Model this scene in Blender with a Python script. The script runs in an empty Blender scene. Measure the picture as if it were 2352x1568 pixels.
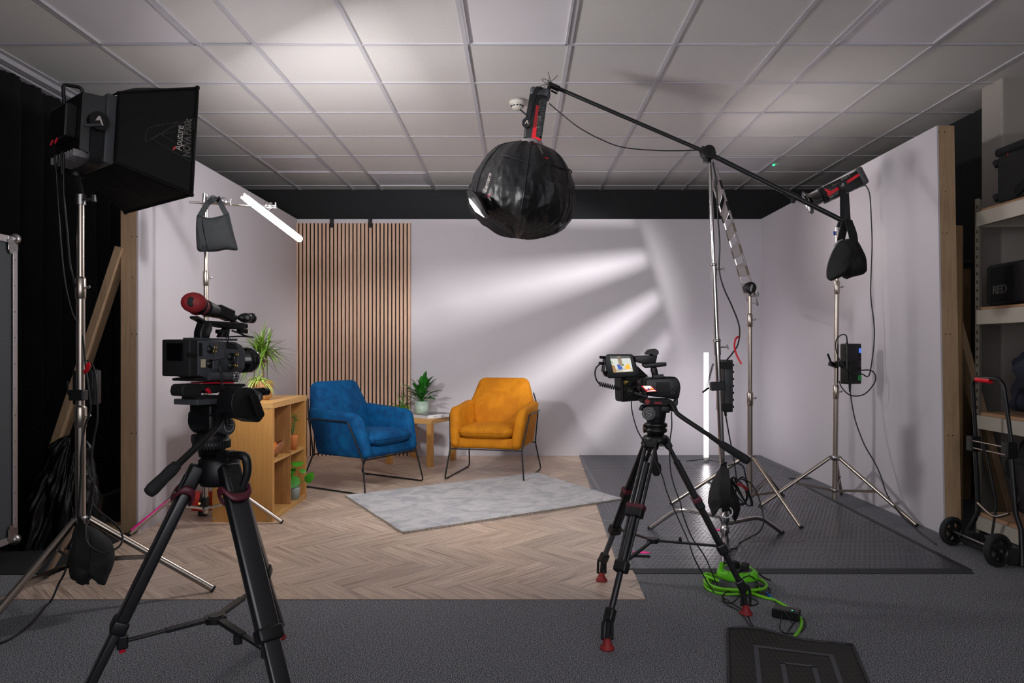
import bpy, bmesh, math, random
from mathutils import Vector, Matrix, noise
random.seed(7)
C = bpy.context.scene.collection
PI = math.pi
F = 1648.0; CX = 1193.0; CY = 798.0; H = 1.118      # focal length in pixels, principal point, camera height
V3 = Vector
def P(px, py, Y):                                    # point of the room seen at a pixel, Y metres away
    return V3(((px-CX)/F*Y, Y, H-(py-CY)/F*Y))
def G(px, py, z=0.0):                                # point on a level plane seen at a pixel
    Y = (H-z)*F/(py-CY)
    return P(px, py, Y)
def W(px, py, P0, n):                                # point on the plane (P0, n) seen at a pixel
    d = V3(((px-CX)/F, 1.0, -(py-CY)/F)); o = V3((0, 0, H)); n = V3(n)
    return o + d*((V3(P0)-o).dot(n)/d.dot(n))

# ---------------------------------------------------------------- materials
MATS = {}
def newmat(name):
    m = bpy.data.materials.new(name); m.use_nodes = True
    nt = m.node_tree; b = nt.nodes['Principled BSDF']
    MATS[name] = m
    return m, nt, b
def nd(nt, t, **kw):
    n = nt.nodes.new(t)
    for k, v in kw.items(): setattr(n, k, v)
    return n
def lk(nt, a, b): nt.links.new(a, b)
def srgb(h):
    if isinstance(h, str):
        h = h.lstrip('#'); c = [int(h[i:i+2], 16)/255 for i in (0, 2, 4)]
    else: c = h
    return tuple(((x/12.92) if x <= .04045 else ((x+.055)/1.055)**2.4) for x in c)+(1.0,)
def simple(name, col, rough=.5, metal=0.0, var=0.0, scale=30, bump=0.0, bscale=200, emis=None, estr=0, sheen=0, coat=0, spec=None, ani=0, detail=3):
    m, nt, b = newmat(name); c = srgb(col)
    b.inputs['Base Color'].default_value = c
    b.inputs['Roughness'].default_value = rough; b.inputs['Metallic'].default_value = metal
    if spec is not None: b.inputs['Specular IOR Level'].default_value = spec
    if sheen:
        b.inputs['Sheen Weight'].default_value = sheen; b.inputs['Sheen Roughness'].default_value = .35
    if coat: b.inputs['Coat Weight'].default_value = coat; b.inputs['Coat Roughness'].default_value = .15
    tc = nd(nt, 'ShaderNodeTexCoord')
    if var > 0:
        ns = nd(nt, 'ShaderNodeTexNoise'); ns.inputs['Scale'].default_value = scale; ns.inputs['Detail'].default_value = detail
        lk(nt, tc.outputs['Object'], ns.inputs['Vector'])
        r = nd(nt, 'ShaderNodeValToRGB')
        r.color_ramp.elements[0].position = .3; r.color_ramp.elements[1].position = .7
        r.color_ramp.elements[0].color = tuple(x*(1-var) for x in c[:3])+(1,)
        r.color_ramp.elements[1].color = tuple(min(1, x*(1+var)) for x in c[:3])+(1,)
        lk(nt, ns.outputs['Fac'], r.inputs['Fac']); lk(nt, r.outputs['Color'], b.inputs['Base Color'])
    if bump > 0:
        n2 = nd(nt, 'ShaderNodeTexNoise'); n2.inputs['Scale'].default_value = bscale; n2.inputs['Detail'].default_value = 2
        lk(nt, tc.outputs['Object'], n2.inputs['Vector'])
        bp = nd(nt, 'ShaderNodeBump'); bp.inputs['Strength'].default_value = bump; bp.inputs['Distance'].default_value = .002
        lk(nt, n2.outputs['Fac'], bp.inputs['Height']); lk(nt, bp.outputs['Normal'], b.inputs['Normal'])
    if emis is not None:
        b.inputs['Emission Color'].default_value = srgb(emis); b.inputs['Emission Strength'].default_value = estr
    return m
def wood(name, c1, c2, axis=2, scale=6, rough=.5, stretch=14):
    m, nt, b = newmat(name)
    tc = nd(nt, 'ShaderNodeTexCoord'); mp = nd(nt, 'ShaderNodeMapping')
    s = [stretch]*3; s[axis] = 1.0
    mp.inputs['Scale'].default_value = s
    ns = nd(nt, 'ShaderNodeTexNoise'); ns.inputs['Scale'].default_value = scale; ns.inputs['Detail'].default_value = 5; ns.inputs['Distortion'].default_value = .6
    lk(nt, tc.outputs['Object'], mp.inputs['Vector']); lk(nt, mp.outputs['Vector'], ns.inputs['Vector'])
    r = nd(nt, 'ShaderNodeValToRGB'); r.color_ramp.elements[0].position = .32; r.color_ramp.elements[1].position = .68
    r.color_ramp.elements[0].color = srgb(c1); r.color_ramp.elements[1].color = srgb(c2)
    lk(nt, ns.outputs['Fac'], r.inputs['Fac']); lk(nt, r.outputs['Color'], b.inputs['Base Color'])
    b.inputs['Roughness'].default_value = rough
    return m
wall_paint = simple('wall_paint', '#c4c0c6', .62, var=.02, scale=2, bump=.05, bscale=120)
ceiling_tile = simple('ceiling_tile_fibre', '#dcd9d7', .95, var=.07, scale=330, bump=.5, bscale=340)
grid_metal = simple('ceiling_grid_enamel', '#c6c4ca', .45)
panel_acrylic = simple('light_panel_acrylic', '#e9e5ea', .35, spec=.4)
black_paint = simple('black_wall_paint', '#1d1f22', .85, var=.05, scale=3)
cream_paint = simple('cream_wall_paint', '#a39d96', .8, var=.02, scale=2)
black_plastic = simple('black_plastic', '#0c0d0f', .42, var=.15, scale=40)
matte_black = simple('matte_black', '#0b0b0d', .7)
grey_plastic = simple('charcoal_magnesium', '#414347', .5, var=.1, scale=60)
gloss_black = simple('gloss_black', '#0a0a0c', .15, coat=.5)
rubber = simple('black_rubber', '#141416', .8)
carbon = simple('carbon_fibre', '#17181b', .35, var=.3, scale=300, coat=.4)
chrome = simple('chrome', '#d6d2d0', .12, metal=1)
steel = simple('satin_steel', '#b5aa9f', .27, metal=1)
cast_zinc = simple('cast_zinc', '#a8a5a5', .32, metal=1, var=.15, scale=60)
alu = simple('brushed_aluminium', '#b9b3b5', .42, metal=.85, var=.1, scale=80)
brass = simple('brass', '#b59a5a', .3, metal=1)
blackmetal = simple('black_powder_coat', '#141619', .38, metal=.2)
bag_nylon = simple('sandbag_nylon', '#121416', .8, spec=.2, var=.12, scale=25, bump=.3, bscale=60)
bag_black = simple('black_bag_cloth', '#101113', .78, var=.2, scale=20, bump=.3, bscale=70)
def mat_crumple(name, col, rough, sc, dist):
    m, nt, b = newmat(name); b.inputs['Base Color'].default_value = srgb(col); b.inputs['Roughness'].default_value = rough
    tc = nd(nt, 'ShaderNodeTexCoord'); n1 = nd(nt, 'ShaderNodeTexNoise'); n1.inputs['Scale'].default_value = sc*.5; lk(nt, tc.outputs['Object'], n1.inputs['Vector'])
    ad = nd(nt, 'ShaderNodeVectorMath', operation='MULTIPLY_ADD'); ad.inputs[1].default_value = (.22,)*3
    lk(nt, n1.outputs['Color'], ad.inputs[0]); lk(nt, tc.outputs['Object'], ad.inputs[2])
    vo = nd(nt, 'ShaderNodeTexVoronoi', feature='F1'); vo.inputs['Scale'].default_value = sc; lk(nt, ad.outputs[0], vo.inputs['Vector'])
    bp = nd(nt, 'ShaderNodeBump'); bp.inputs['Strength'].default_value = .75; bp.inputs['Distance'].default_value = dist
    lk(nt, vo.outputs['Distance'], bp.inputs['Height']); lk(nt, bp.outputs['Normal'], b.inputs['Normal']); return m
skirt_satin = mat_crumple('lantern_skirt_satin', '#111215', .48, 11, .011)
softbox_cloth = simple('softbox_cloth', '#060607', .7, var=.3, scale=12, bump=.6, bscale=30, spec=.3)
red_gloss = simple('red_anodised', '#c4102a', .35)
red_light = simple('red_stripe_film', '#e01024', .4)
red_rubber = simple('red_rubber', '#8e1f24', .6)
maroon = simple('maroon_collar', '#571b2a', .45)
pink_tape = simple('pink_tape', '#ff2b9c', .6)
white_text = simple('white_print', '#c9bfb8', .6)
grey_text = simple('grey_print', '#8a857f', .6)
cable_black = simple('black_cable', '#0d0d0f', .45)
clear_plastic = simple('clear_tie', '#c8c8cc', .25, spec=.6)
green_cable = simple('green_cable', '#74cc1e', .4)
green_plastic = simple('green_plastic', '#6ad21b', .4)
grey_reel = simple('grey_reel', '#5c6062', .5)
blue_tape = simple('blue_tape', '#1d62c8', .5)
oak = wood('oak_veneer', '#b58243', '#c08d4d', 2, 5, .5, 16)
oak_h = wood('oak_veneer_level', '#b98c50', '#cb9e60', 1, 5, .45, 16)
oak_dark = wood('oak_divider', '#8e6337', '#a97a47', 2, 6, .5, 10)
slat_wood = wood('slat_wood', '#c79f86', '#d8b59b', 2, 7, .55, 12)
pine = wood('pine_timber', '#9e8264', '#b09373', 2, 5, .7, 14)
cardboard = wood('cardboard_tube', '#7e6142', '#8d6f4c', 2, 8, .8, 6)
chipboard = simple('chipboard_edge', '#a07c5e', .85, var=.3, scale=160)
shelf_enamel = simple('shelf_enamel', '#aaa397', .5)
post_enamel = simple('post_enamel', '#6e675c', .5)
terracotta = simple('terracotta', '#c9783f', .7, var=.08, scale=40)
mint_glaze = simple('mint_glaze', '#b7cdbd', .3)
grey_glaze = simple('grey_glaze', '#98a5a6', .35)
stone_glaze = simple('speckled_stoneware', '#a87c48', .55, var=.3, scale=90)
soil = simple('soil', '#2a2018', .95, var=.4, scale=80)
plant_green = simple('peace_lily_leaf', '#2c7a24', .38, var=.3, scale=18)
spike_green = simple('aloe_leaf', '#4d7c3e', .45, var=.35, scale=60)
moss_green = simple('low_succulent_leaf', '#6b9a1c', .5, var=.3, scale=30)
drac_green = simple('dracaena_leaf', '#5f8024', .45, var=.35, scale=10)
spider_green = simple('spider_plant_leaf', '#b9cf6c', .45, var=.3, scale=40)
palm_green = simple('palm_leaf', '#3f7a38', .45, var=.3, scale=20)
pilea_green = simple('pilea_leaf', '#3f8f22', .35, var=.15, scale=10)
stem_brown = simple('woody_stem', '#6a5142', .8, var=.3, scale=60)
orange_peel = simple('orange_peel', '#f07818', .45, bump=.4, bscale=300)
bowl_wood = wood('carved_wood', '#7a4526', '#a2683c', 0, 9, .5, 3)
book_white = simple('book_cover', '#e2e2e5', .35)
book_photo = simple('book_cover_photo', '#6f7377', .3, var=.8, scale=14)
paper = simple('page_block', '#c9cacb', .8, var=.06, scale=200)
case_skin = simple('flight_case_laminate', '#3e4246', .55, var=.12, scale=90, bump=.6, bscale=150)
detector_white = simple('detector_white', '#d9d5cc', .45)
curtain_velvet = simple('curtain_velvet', '#050608', .95, var=.3, scale=5, sheen=.04)
denim = simple('navy_cloth', '#10182a', .85, var=.2, scale=20)
strip_film = simple('frosted_strip', '#c6c1c0', .5)
dark_cloth_mat = simple('black_floor_cloth', '#0e1012', .9, var=.3, scale=12)
edge_rubber = simple('mat_edge_rubber', '#2c2e32', .6)
grey_line = simple('grey_mat_line', '#4c4f54', .8)
screen_off = simple('dark_screen', '#050608', .12)
label_cream = simple('cream_label', '#b3a98c', .7)
red_box = simple('red_enamel', '#c2271f', .4)
thread_white = simple('reflective_thread', '#8f8b84', .5)
def tube_glow(name, s):
    return simple(name, '#ffffff', .4, emis='#fff8fb', estr=s)

def mat_carpet():
    m, nt, b = newmat('carpet_charcoal')
    tc = nd(nt, 'ShaderNodeTexCoord')
    mp = nd(nt, 'ShaderNodeMapping'); mp.inputs['Scale'].default_value = (1, 1.35, 1)
    lk(nt, tc.outputs['Object'], mp.inputs['Vector'])
    n1 = nd(nt, 'ShaderNodeTexNoise'); n1.inputs['Scale'].default_value = 235; n1.inputs['Detail'].default_value = 3; n1.inputs['Roughness'].default_value = .7
    lk(nt, mp.outputs['Vector'], n1.inputs['Vector'])
    r = nd(nt, 'ShaderNodeValToRGB'); e = r.color_ramp.elements
    e[0].position = .38; e[0].color = srgb('#1e2023'); e[1].position = .63; e[1].color = srgb('#c9cacf')
    x = e.new(.5); x.color = srgb('#53555a')
    lk(nt, n1.outputs['Fac'], r.inputs['Fac']); lk(nt, r.outputs['Color'], b.inputs['Base Color'])
    bp = nd(nt, 'ShaderNodeBump'); bp.inputs['Strength'].default_value = .3; bp.inputs['Distance'].default_value = .003
    lk(nt, n1.outputs['Fac'], bp.inputs['Height']); lk(nt, bp.outputs['Normal'], b.inputs['Normal'])
    b.inputs['Roughness'].default_value = .95; b.inputs['Specular IOR Level'].default_value = .15
    return m
carpet = mat_carpet()
def mat_vinyl():
    m, nt, b = newmat('herringbone_vinyl')
    uv = nd(nt, 'ShaderNodeUVMap', uv_map='UVMap'); at = nd(nt, 'ShaderNodeAttribute', attribute_name='tone')
    mp = nd(nt, 'ShaderNodeMapping'); mp.inputs['Scale'].default_value = (2.4, 11, 1)
    lk(nt, uv.outputs['UV'], mp.inputs['Vector'])
    n1 = nd(nt, 'ShaderNodeTexNoise'); n1.inputs['Scale'].default_value = 1.0; n1.inputs['Detail'].default_value = 6; n1.inputs['Roughness'].default_value = .6; n1.inputs['Distortion'].default_value = 1.6
    lk(nt, mp.outputs['Vector'], n1.inputs['Vector'])
    n2 = nd(nt, 'ShaderNodeTexNoise'); n2.inputs['Scale'].default_value = .22; n2.inputs['Detail'].default_value = 2
    lk(nt, mp.outputs['Vector'], n2.inputs['Vector'])
    r = nd(nt, 'ShaderNodeValToRGB'); e = r.color_ramp.elements
    e[0].position = .34; e[0].color = srgb('#8b7667'); e[1].position = .62; e[1].color = srgb('#cdb9a8')
    x = e.new(.47); x.color = srgb('#b6a190')
    lk(nt, n1.outputs['Fac'], r.inputs['Fac'])
    hs = nd(nt, 'ShaderNodeHueSaturation')
    mr = nd(nt, 'ShaderNodeMapRange'); mr.inputs['To Min'].default_value = .70; mr.inputs['To Max'].default_value = 1.22
    ad = nd(nt, 'ShaderNodeMath', operation='ADD'); ml = nd(nt, 'ShaderNodeMath', operation='MULTIPLY'); ml.inputs[1].default_value = .6
    lk(nt, n2.outputs['Fac'], ml.inputs[0]); lk(nt, ml.outputs[0], ad.inputs[0])
    m2 = nd(nt, 'ShaderNodeMath', operation='MULTIPLY'); m2.inputs[1].default_value = .5
    lk(nt, at.outputs['Fac'], m2.inputs[0]); lk(nt, m2.outputs[0], ad.inputs[1])
    lk(nt, ad.outputs[0], mr.inputs['Value']); lk(nt, mr.outputs[0], hs.inputs['Value'])
    lk(nt, r.outputs['Color'], hs.inputs['Color'])
    # thin dark joints from the v coordinate (0..1 across the plank)
    sx = nd(nt, 'ShaderNodeSeparateXYZ'); lk(nt, uv.outputs['UV'], sx.inputs[0])
    a1 = nd(nt, 'ShaderNodeMath', operation='SUBTRACT'); a1.inputs[1].default_value = .5; lk(nt, sx.outputs['Y'], a1.inputs[0])
    a2 = nd(nt, 'ShaderNodeMath', operation='ABSOLUTE'); lk(nt, a1.outputs[0], a2.inputs[0])
    a3 = nd(nt, 'ShaderNodeMath', operation='GREATER_THAN'); a3.inputs[1].default_value = .49; lk(nt, a2.outputs[0], a3.inputs[0])
    mx = nd(nt, 'ShaderNodeMix', data_type='RGBA'); mx.inputs['B'].default_value = srgb('#6e5c50')
    m4 = nd(nt, 'ShaderNodeMath', operation='MULTIPLY'); m4.inputs[1].default_value = .55; lk(nt, a3.outputs[0], m4.inputs[0])
    lk(nt, m4.outputs[0], mx.inputs['Factor']); lk(nt, hs.outputs['Color'], mx.inputs['A'])
    lk(nt, mx.outputs['Result'], b.inputs['Base Color'])
    b.inputs['Roughness'].default_value = .42
    bp = nd(nt, 'ShaderNodeBump'); bp.inputs['Strength'].default_value = .12; bp.inputs['Distance'].default_value = .001
    lk(nt, n1.outputs['Fac'], bp.inputs['Height']); lk(nt, bp.outputs['Normal'], b.inputs['Normal'])
    return m
vinyl = mat_vinyl()
def mth(nt, op, a, b=None, c=None):
    n = nd(nt, 'ShaderNodeMath', operation=op)
    for i, v in enumerate((a, b, c)):
        if v is None: continue
        if isinstance(v, (int, float)): n.inputs[i].default_value = v
        else: lk(nt, v, n.inputs[i])
    return n.outputs[0]
def mat_studded(name, col, pitch=.027, rough=.33):
    m, nt, b = newmat(name)
    tc = nd(nt, 'ShaderNodeTexCoord'); s = nd(nt, 'ShaderNodeSeparateXYZ'); lk(nt, tc.outputs['Object'], s.inputs[0])
    y = mth(nt, 'DIVIDE', s.outputs['Y'], pitch*.75); row = mth(nt, 'FLOOR', y)
    par = mth(nt, 'MULTIPLY', mth(nt, 'MODULO', mth(nt, 'ADD', row, 1000), 2), .5)
    x = mth(nt, 'ADD', mth(nt, 'DIVIDE', s.outputs['X'], pitch), par)
    fx = mth(nt, 'SUBTRACT', mth(nt, 'FRACT', mth(nt, 'ADD', x, 1000)), .5)
    fy = mth(nt, 'SUBTRACT', mth(nt, 'FRACT', mth(nt, 'ADD', y, 1000)), .35)
    d = mth(nt, 'SQRT', mth(nt, 'ADD', mth(nt, 'MULTIPLY', fx, fx), mth(nt, 'MULTIPLY', fy, mth(nt, 'MULTIPLY', fy, 1.6))))
    mr = nd(nt, 'ShaderNodeMapRange', interpolation_type='SMOOTHSTEP')
    mr.inputs['From Min'].default_value = .40; mr.inputs['From Max'].default_value = .28
    lk(nt, d, mr.inputs['Value'])
    h = mr.outputs[0]
    # seams every half metre
    sx = mth(nt, 'LESS_THAN', mth(nt, 'ABSOLUTE', mth(nt, 'SUBTRACT', mth(nt, 'FRACT', mth(nt, 'ADD', mth(nt, 'DIVIDE', s.outputs['X'], .5), 100.28)), .5)), .006)
    sy = mth(nt, 'LESS_THAN', mth(nt, 'ABSOLUTE', mth(nt, 'SUBTRACT', mth(nt, 'FRACT', mth(nt, 'ADD', mth(nt, 'DIVIDE', s.outputs['Y'], .5), 100.46)), .5)), .006)
    seam = mth(nt, 'MAXIMUM', sx, sy)
    hh = mth(nt, 'SUBTRACT', h, mth(nt, 'MULTIPLY', seam, 2))
    bp = nd(nt, 'ShaderNodeBump'); bp.inputs['Strength'].default_value = 1.0; bp.inputs['Distance'].default_value = .012
    lk(nt, hh, bp.inputs['Height']); lk(nt, bp.outputs['Normal'], b.inputs['Normal'])
    ns = nd(nt, 'ShaderNodeTexNoise'); ns.inputs['Scale'].default_value = 5; ns.inputs['Detail'].default_value = 4
    lk(nt, tc.outputs['Object'], ns.inputs['Vector'])
    r = nd(nt, 'ShaderNodeMapRange'); r.inputs['To Min'].default_value = rough-.06; r.inputs['To Max'].default_value = rough+.1
    lk(nt, ns.outputs['Fac'], r.inputs['Value']); lk(nt, r.outputs[0], b.inputs['Roughness'])
    b.inputs['Base Color'].default_value = srgb(col)
    return m
studded = simple('studded_plastic', '#42444b', .30, var=.12, scale=4)
def mat_rug():
    m, nt, b = newmat('rug_pile')
    tc = nd(nt, 'ShaderNodeTexCoord')
    n1 = nd(nt, 'ShaderNodeTexNoise'); n1.inputs['Scale'].default_value = 8; n1.inputs['Detail'].default_value = 6; n1.inputs['Distortion'].default_value = .9
    lk(nt, tc.outputs['Object'], n1.inputs['Vector'])
    r = nd(nt, 'ShaderNodeValToRGB'); e = r.color_ramp.elements
    e[0].position = .34; e[0].color = srgb('#93959a'); e[1].position = .60; e[1].color = srgb('#b6b4b6')
    lk(nt, n1.outputs['Fac'], r.inputs['Fac'])
    vo = nd(nt, 'ShaderNodeTexVoronoi', feature='DISTANCE_TO_EDGE'); vo.inputs['Scale'].default_value = 3.2
    wp = nd(nt, 'ShaderNodeMapping'); wp.inputs['Scale'].default_value = (1, .7, 1); wp.inputs['Rotation'].default_value = (0, 0, .5)
    lk(nt, tc.outputs['Object'], wp.inputs['Vector']); lk(nt, wp.outputs['Vector'], vo.inputs['Vector'])
    lt = mth(nt, 'LESS_THAN', vo.outputs['Distance'], .007)
    n3 = nd(nt, 'ShaderNodeTexNoise'); n3.inputs['Scale'].default_value = 6; lk(nt, tc.outputs['Object'], n3.inputs['Vector'])
    lt = mth(nt, 'MULTIPLY', lt, mth(nt, 'MULTIPLY', mth(nt, 'GREATER_THAN', n3.outputs['Fac'], .5), .45))
    mx = nd(nt, 'ShaderNodeMix', data_type='RGBA'); mx.inputs['B'].default_value = srgb('#6c6a68')
    lk(nt, lt, mx.inputs['Factor']); lk(nt, r.outputs['Color'], mx.inputs['A']); lk(nt, mx.outputs['Result'], b.inputs['Base Color'])
    n2 = nd(nt, 'ShaderNodeTexNoise'); n2.inputs['Scale'].default_value = 180
    lk(nt, tc.outputs['Object'], n2.inputs['Vector'])
    bp = nd(nt, 'ShaderNodeBump'); bp.inputs['Strength'].default_value = .5; bp.inputs['Distance'].default_value = .004
    lk(nt, n2.outputs['Fac'], bp.inputs['Height']); lk(nt, bp.outputs['Normal'], b.inputs['Normal'])
    b.inputs['Roughness'].default_value = .9; b.inputs['Sheen Weight'].default_value = .2
    return m
rug_mat = mat_rug()
rug_side = simple('rug_backing_yarn', '#938a80', .95, var=.5, scale=120, bump=1, bscale=160)
def mat_velvet(name, dark, mid, light):
    m, nt, b = newmat(name)
    tc = nd(nt, 'ShaderNodeTexCoord')
    n1 = nd(nt, 'ShaderNodeTexNoise'); n1.inputs['Scale'].default_value = 7; n1.inputs['Detail'].default_value = 4; n1.inputs['Distortion'].default_value = 1.4
    lk(nt, tc.outputs['Object'], n1.inputs['Vector'])
    r = nd(nt, 'ShaderNodeValToRGB'); e = r.color_ramp.elements
    e[0].position = .34; e[0].color = srgb(dark); e[1].position = .66; e[1].color = srgb(light)
    x = e.new(.48); x.color = srgb(mid)
    lk(nt, n1.outputs['Fac'], r.inputs['Fac']); lk(nt, r.outputs['Color'], b.inputs['Base Color'])
    b.inputs['Roughness'].default_value = .75; b.inputs['Sheen Weight'].default_value = .35; b.inputs['Sheen Roughness'].default_value = .3
    b.inputs['Sheen Tint'].default_value = srgb(light); b.inputs['Specular IOR Level'].default_value = .2
    n2 = nd(nt, 'ShaderNodeTexNoise'); n2.inputs['Scale'].default_value = 9; lk(nt, tc.outputs['Object'], n2.inputs['Vector'])
    bp = nd(nt, 'ShaderNodeBump'); bp.inputs['Strength'].default_value = .25; bp.inputs['Distance'].default_value = .01
    lk(nt, n2.outputs['Fac'], bp.inputs['Height']); lk(nt, bp.outputs['Normal'], b.inputs['Normal'])
    return m
velvet_blue = mat_velvet('blue_velvet', '#003a68', '#004575', '#015282')
velvet_gold = mat_velvet('mustard_velvet', '#ac680a', '#b4700b', '#bf7a10')
def mat_doormat():
    m, nt, b = newmat('doormat_loops')
    tc = nd(nt, 'ShaderNodeTexCoord'); s = nd(nt, 'ShaderNodeSeparateXYZ')
    lk(nt, tc.outputs['Object'], s.inputs[0])
    fx = mth(nt, 'ABSOLUTE', mth(nt, 'SUBTRACT', mth(nt, 'FRACT', mth(nt, 'ADD', mth(nt, 'DIVIDE', s.outputs['X'], .018), 50)), .5))
    fy = mth(nt, 'ABSOLUTE', mth(nt, 'SUBTRACT', mth(nt, 'FRACT', mth(nt, 'ADD', mth(nt, 'DIVIDE', s.outputs['Y'], .010), 50)), .5))
    g = mth(nt, 'MAXIMUM', mth(nt, 'GREATER_THAN', fx, .42), mth(nt, 'GREATER_THAN', fy, .34))
    mx = nd(nt, 'ShaderNodeMix', data_type='RGBA'); mx.inputs['A'].default_value = srgb('#35342f'); mx.inputs['B'].default_value = srgb('#0c0c0c')
    lk(nt, g, mx.inputs['Factor']); lk(nt, mx.outputs['Result'], b.inputs['Base Color'])
    bp = nd(nt, 'ShaderNodeBump'); bp.inputs['Strength'].default_value = .8; bp.inputs['Distance'].default_value = .003; bp.invert = True
    lk(nt, g, bp.inputs['Height']); lk(nt, bp.outputs['Normal'], b.inputs['Normal'])
    b.inputs['Roughness'].default_value = .75
    return m
doormat_mat = mat_doormat()
bin_film = simple('bin_liner_film', '#050506', .36, bump=.8, bscale=16, spec=.3)
tan_tape = simple('tan_tape', '#8c7f70', .5)

# ---------------------------------------------------------------- mesh builder
def basis(z, up=(0, 0, 1)):
    z = V3(z).normalized(); up = V3(up)
    if abs(z.dot(up.normalized())) > .999: up = V3((0, 1, 0)) if abs(z.y) < .9 else V3((1, 0, 0))
    x = up.cross(z).normalized(); y = z.cross(x)
    return x, y, z
def cr(pts, n=6, closed=False):                       # Catmull-Rom through the points
    pts = [V3(p) for p in pts]; N = len(pts); out = []
    rng = range(N) if closed else range(N-1)
    for i in rng:
        p1, p2 = pts[i], pts[(i+1) % N]
        p0 = pts[i-1] if (closed or i > 0) else p1*2-p2
        p3 = pts[(i+2) % N] if (closed or i+2 < N) else p2*2-p1
        for k in range(n):
            t = k/n
            out.append(.5*((2*p1)+(p2-p0)*t+(2*p0-5*p1+4*p2-p3)*t*t+(3*p1-p0-3*p2+p3)*t**3))
    if not closed: out.append(pts[-1])
    return out
def rounded(pts, r, n=4):                             # polyline with rounded corners
    pts = [V3(p) for p in pts]; out = [pts[0]]
    for i in range(1, len(pts)-1):
        a, b, c = pts[i-1], pts[i], pts[i+1]
        da = (a-b); dc = (c-b); rr = min(r, da.length*.45, dc.length*.45)
        s = b+da.normalized()*rr; e = b+dc.normalized()*rr
        for k in range(n+1):
            t = k/n; out.append(s*(1-t)**2+b*2*t*(1-t)+e*t*t)
    out.append(pts[-1]); return out
class MB:
    def __init__(s): s.v = []; s.f = []; s.m = []; s.sm = []
    def add(s, vs, fs, mi=0, sm=False):
        o = len(s.v); s.v += [V3(v) for v in vs]
        for f in fs: s.f.append([i+o for i in f]); s.m.append(mi); s.sm.append(sm)
        return s
    def from_bm(s, bm, mi=0, sm=False):
        bm.verts.ensure_lookup_table(); bm.verts.index_update()
        s.add([v.co.copy() for v in bm.verts], [[v.index for v in f.verts] for f in bm.faces], mi, sm); bm.free(); return s
    def box(s, c, sz, R=None, bev=0, seg=2, mi=0):
        bm = bmesh.new(); bmesh.ops.create_cube(bm, size=1)
        for v in bm.verts: v.co = V3((v.co.x*sz[0], v.co.y*sz[1], v.co.z*sz[2]))
        if bev: bmesh.ops.bevel(bm, geom=bm.edges[:], offset=bev, segments=seg, profile=.5, affect='EDGES')
        if R is not None:
            for v in bm.verts: v.co = R @ v.co
        for v in bm.verts: v.co += V3(c)
        return s.from_bm(bm, mi, bool(bev) and seg > 2)
    def bar(s, p0, p1, w, d, up=(0, 0, 1), bev=0, mi=0, seg=2):
        p0, p1 = V3(p0), V3(p1); x, y, z = basis(p1-p0, up)
        R = Matrix((x, y, z)).transposed()
        return s.box((p0+p1)/2, (w, d, (p1-p0).length), R, bev, seg, mi)
    def cyl(s, p0, p1, r0, r1=None, n=16, mi=0, cap=True, sm=True):
        p0, p1 = V3(p0), V3(p1); r1 = r0 if r1 is None else r1
        x, y, z = basis(p1-p0); vs = []
        for p, r in ((p0, r0), (p1, r1)):
            for k in range(n):
                a = 2*PI*k/n; vs.append(p+x*math.cos(a)*r+y*math.sin(a)*r)
        s.add(vs, [[k, (k+1) % n, n+(k+1) % n, n+k] for k in range(n)], mi, sm)
        if cap: s.add(vs[:n], [list(range(n))[::-1]], mi); s.add(vs[n:], [list(range(n))], mi)
        return s
    def tube(s, pts, r, n=8, mi=0, closed=False, cap=True):
        pts = [V3(p) for p in pts]; N = len(pts)
        rr = r if isinstance(r, (list, tuple)) else [r]*N
        T = []
        for i in range(N):
            a = pts[i-1] if (i > 0 or closed) else pts[i]; b = pts[(i+1) % N] if (i < N-1 or closed) else pts[i]
            t = (b-a); T.append(t.normalized() if t.length > 1e-9 else V3((0, 0, 1)))
        x, y, z = basis(T[0]); vs = []
        for i in range(N):
            x = (x-T[i]*x.dot(T[i])); x = x.normalized() if x.length > 1e-6 else basis(T[i])[0]; y = T[i].cross(x)
            for k in range(n):
                a = 2*PI*k/n; vs.append(pts[i]+(x*math.cos(a)+y*math.sin(a))*rr[i])
        fs = []
        for i in range(N if closed else N-1):
            j = (i+1) % N
            for k in range(n): fs.append([i*n+k, i*n+(k+1) % n, j*n+(k+1) % n, j*n+k])
        s.add(vs, fs, mi, True)
        if cap and not closed:
            s.add(vs[:n], [list(range(n))[::-1]], mi); s.add(vs[-n:], [list(range(n))], mi)
        return s
    def lathe(s, prof, o, axis=(0, 0, 1), n=32, mi=0, sm=True, disp=None, a0=0, a1=2*PI):
        x, y, z = basis(axis); o = V3(o); m = len(prof); vs = []; full = abs(a1-a0-2*PI) < 1e-6
        cnt = n if full else n+1
        for i, (r, h) in enumerate(prof):
            for k in range(cnt):
                a = a0+(a1-a0)*k/n; p = o+z*h+(x*math.cos(a)+y*math.sin(a))*r
                if disp: p = disp(p, a, i, r, h)
                vs.append(p)
        fs = []
        for i in range(m-1):
            for k in range(n):
                k2 = (k+1) % n if full else k+1
                fs.append([i*cnt+k, i*cnt+k2, (i+1)*cnt+k2, (i+1)*cnt+k])
        return s.add(vs, fs, mi, sm)
    def prism(s, pts, vec, bev=0, seg=2, mi=0, sm=None):
        pts = [V3(p) for p in pts]; vec = V3(vec)
        nrm = V3((0, 0, 0))
        for i in range(len(pts)): nrm += (pts[i]-pts[0]).cross(pts[(i+1) % len(pts)]-pts[0])
        if nrm.dot(vec) > 0: pts = pts[::-1]
        bm = bmesh.new(); a = [bm.verts.new(p) for p in pts]; b = [bm.verts.new(p+vec) for p in pts]
        bm.faces.new(a); bm.faces.new(b[::-1])
        for i in range(len(pts)): bm.faces.new([a[(i+1) % len(pts)], a[i], b[i], b[(i+1) % len(pts)]])
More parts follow.
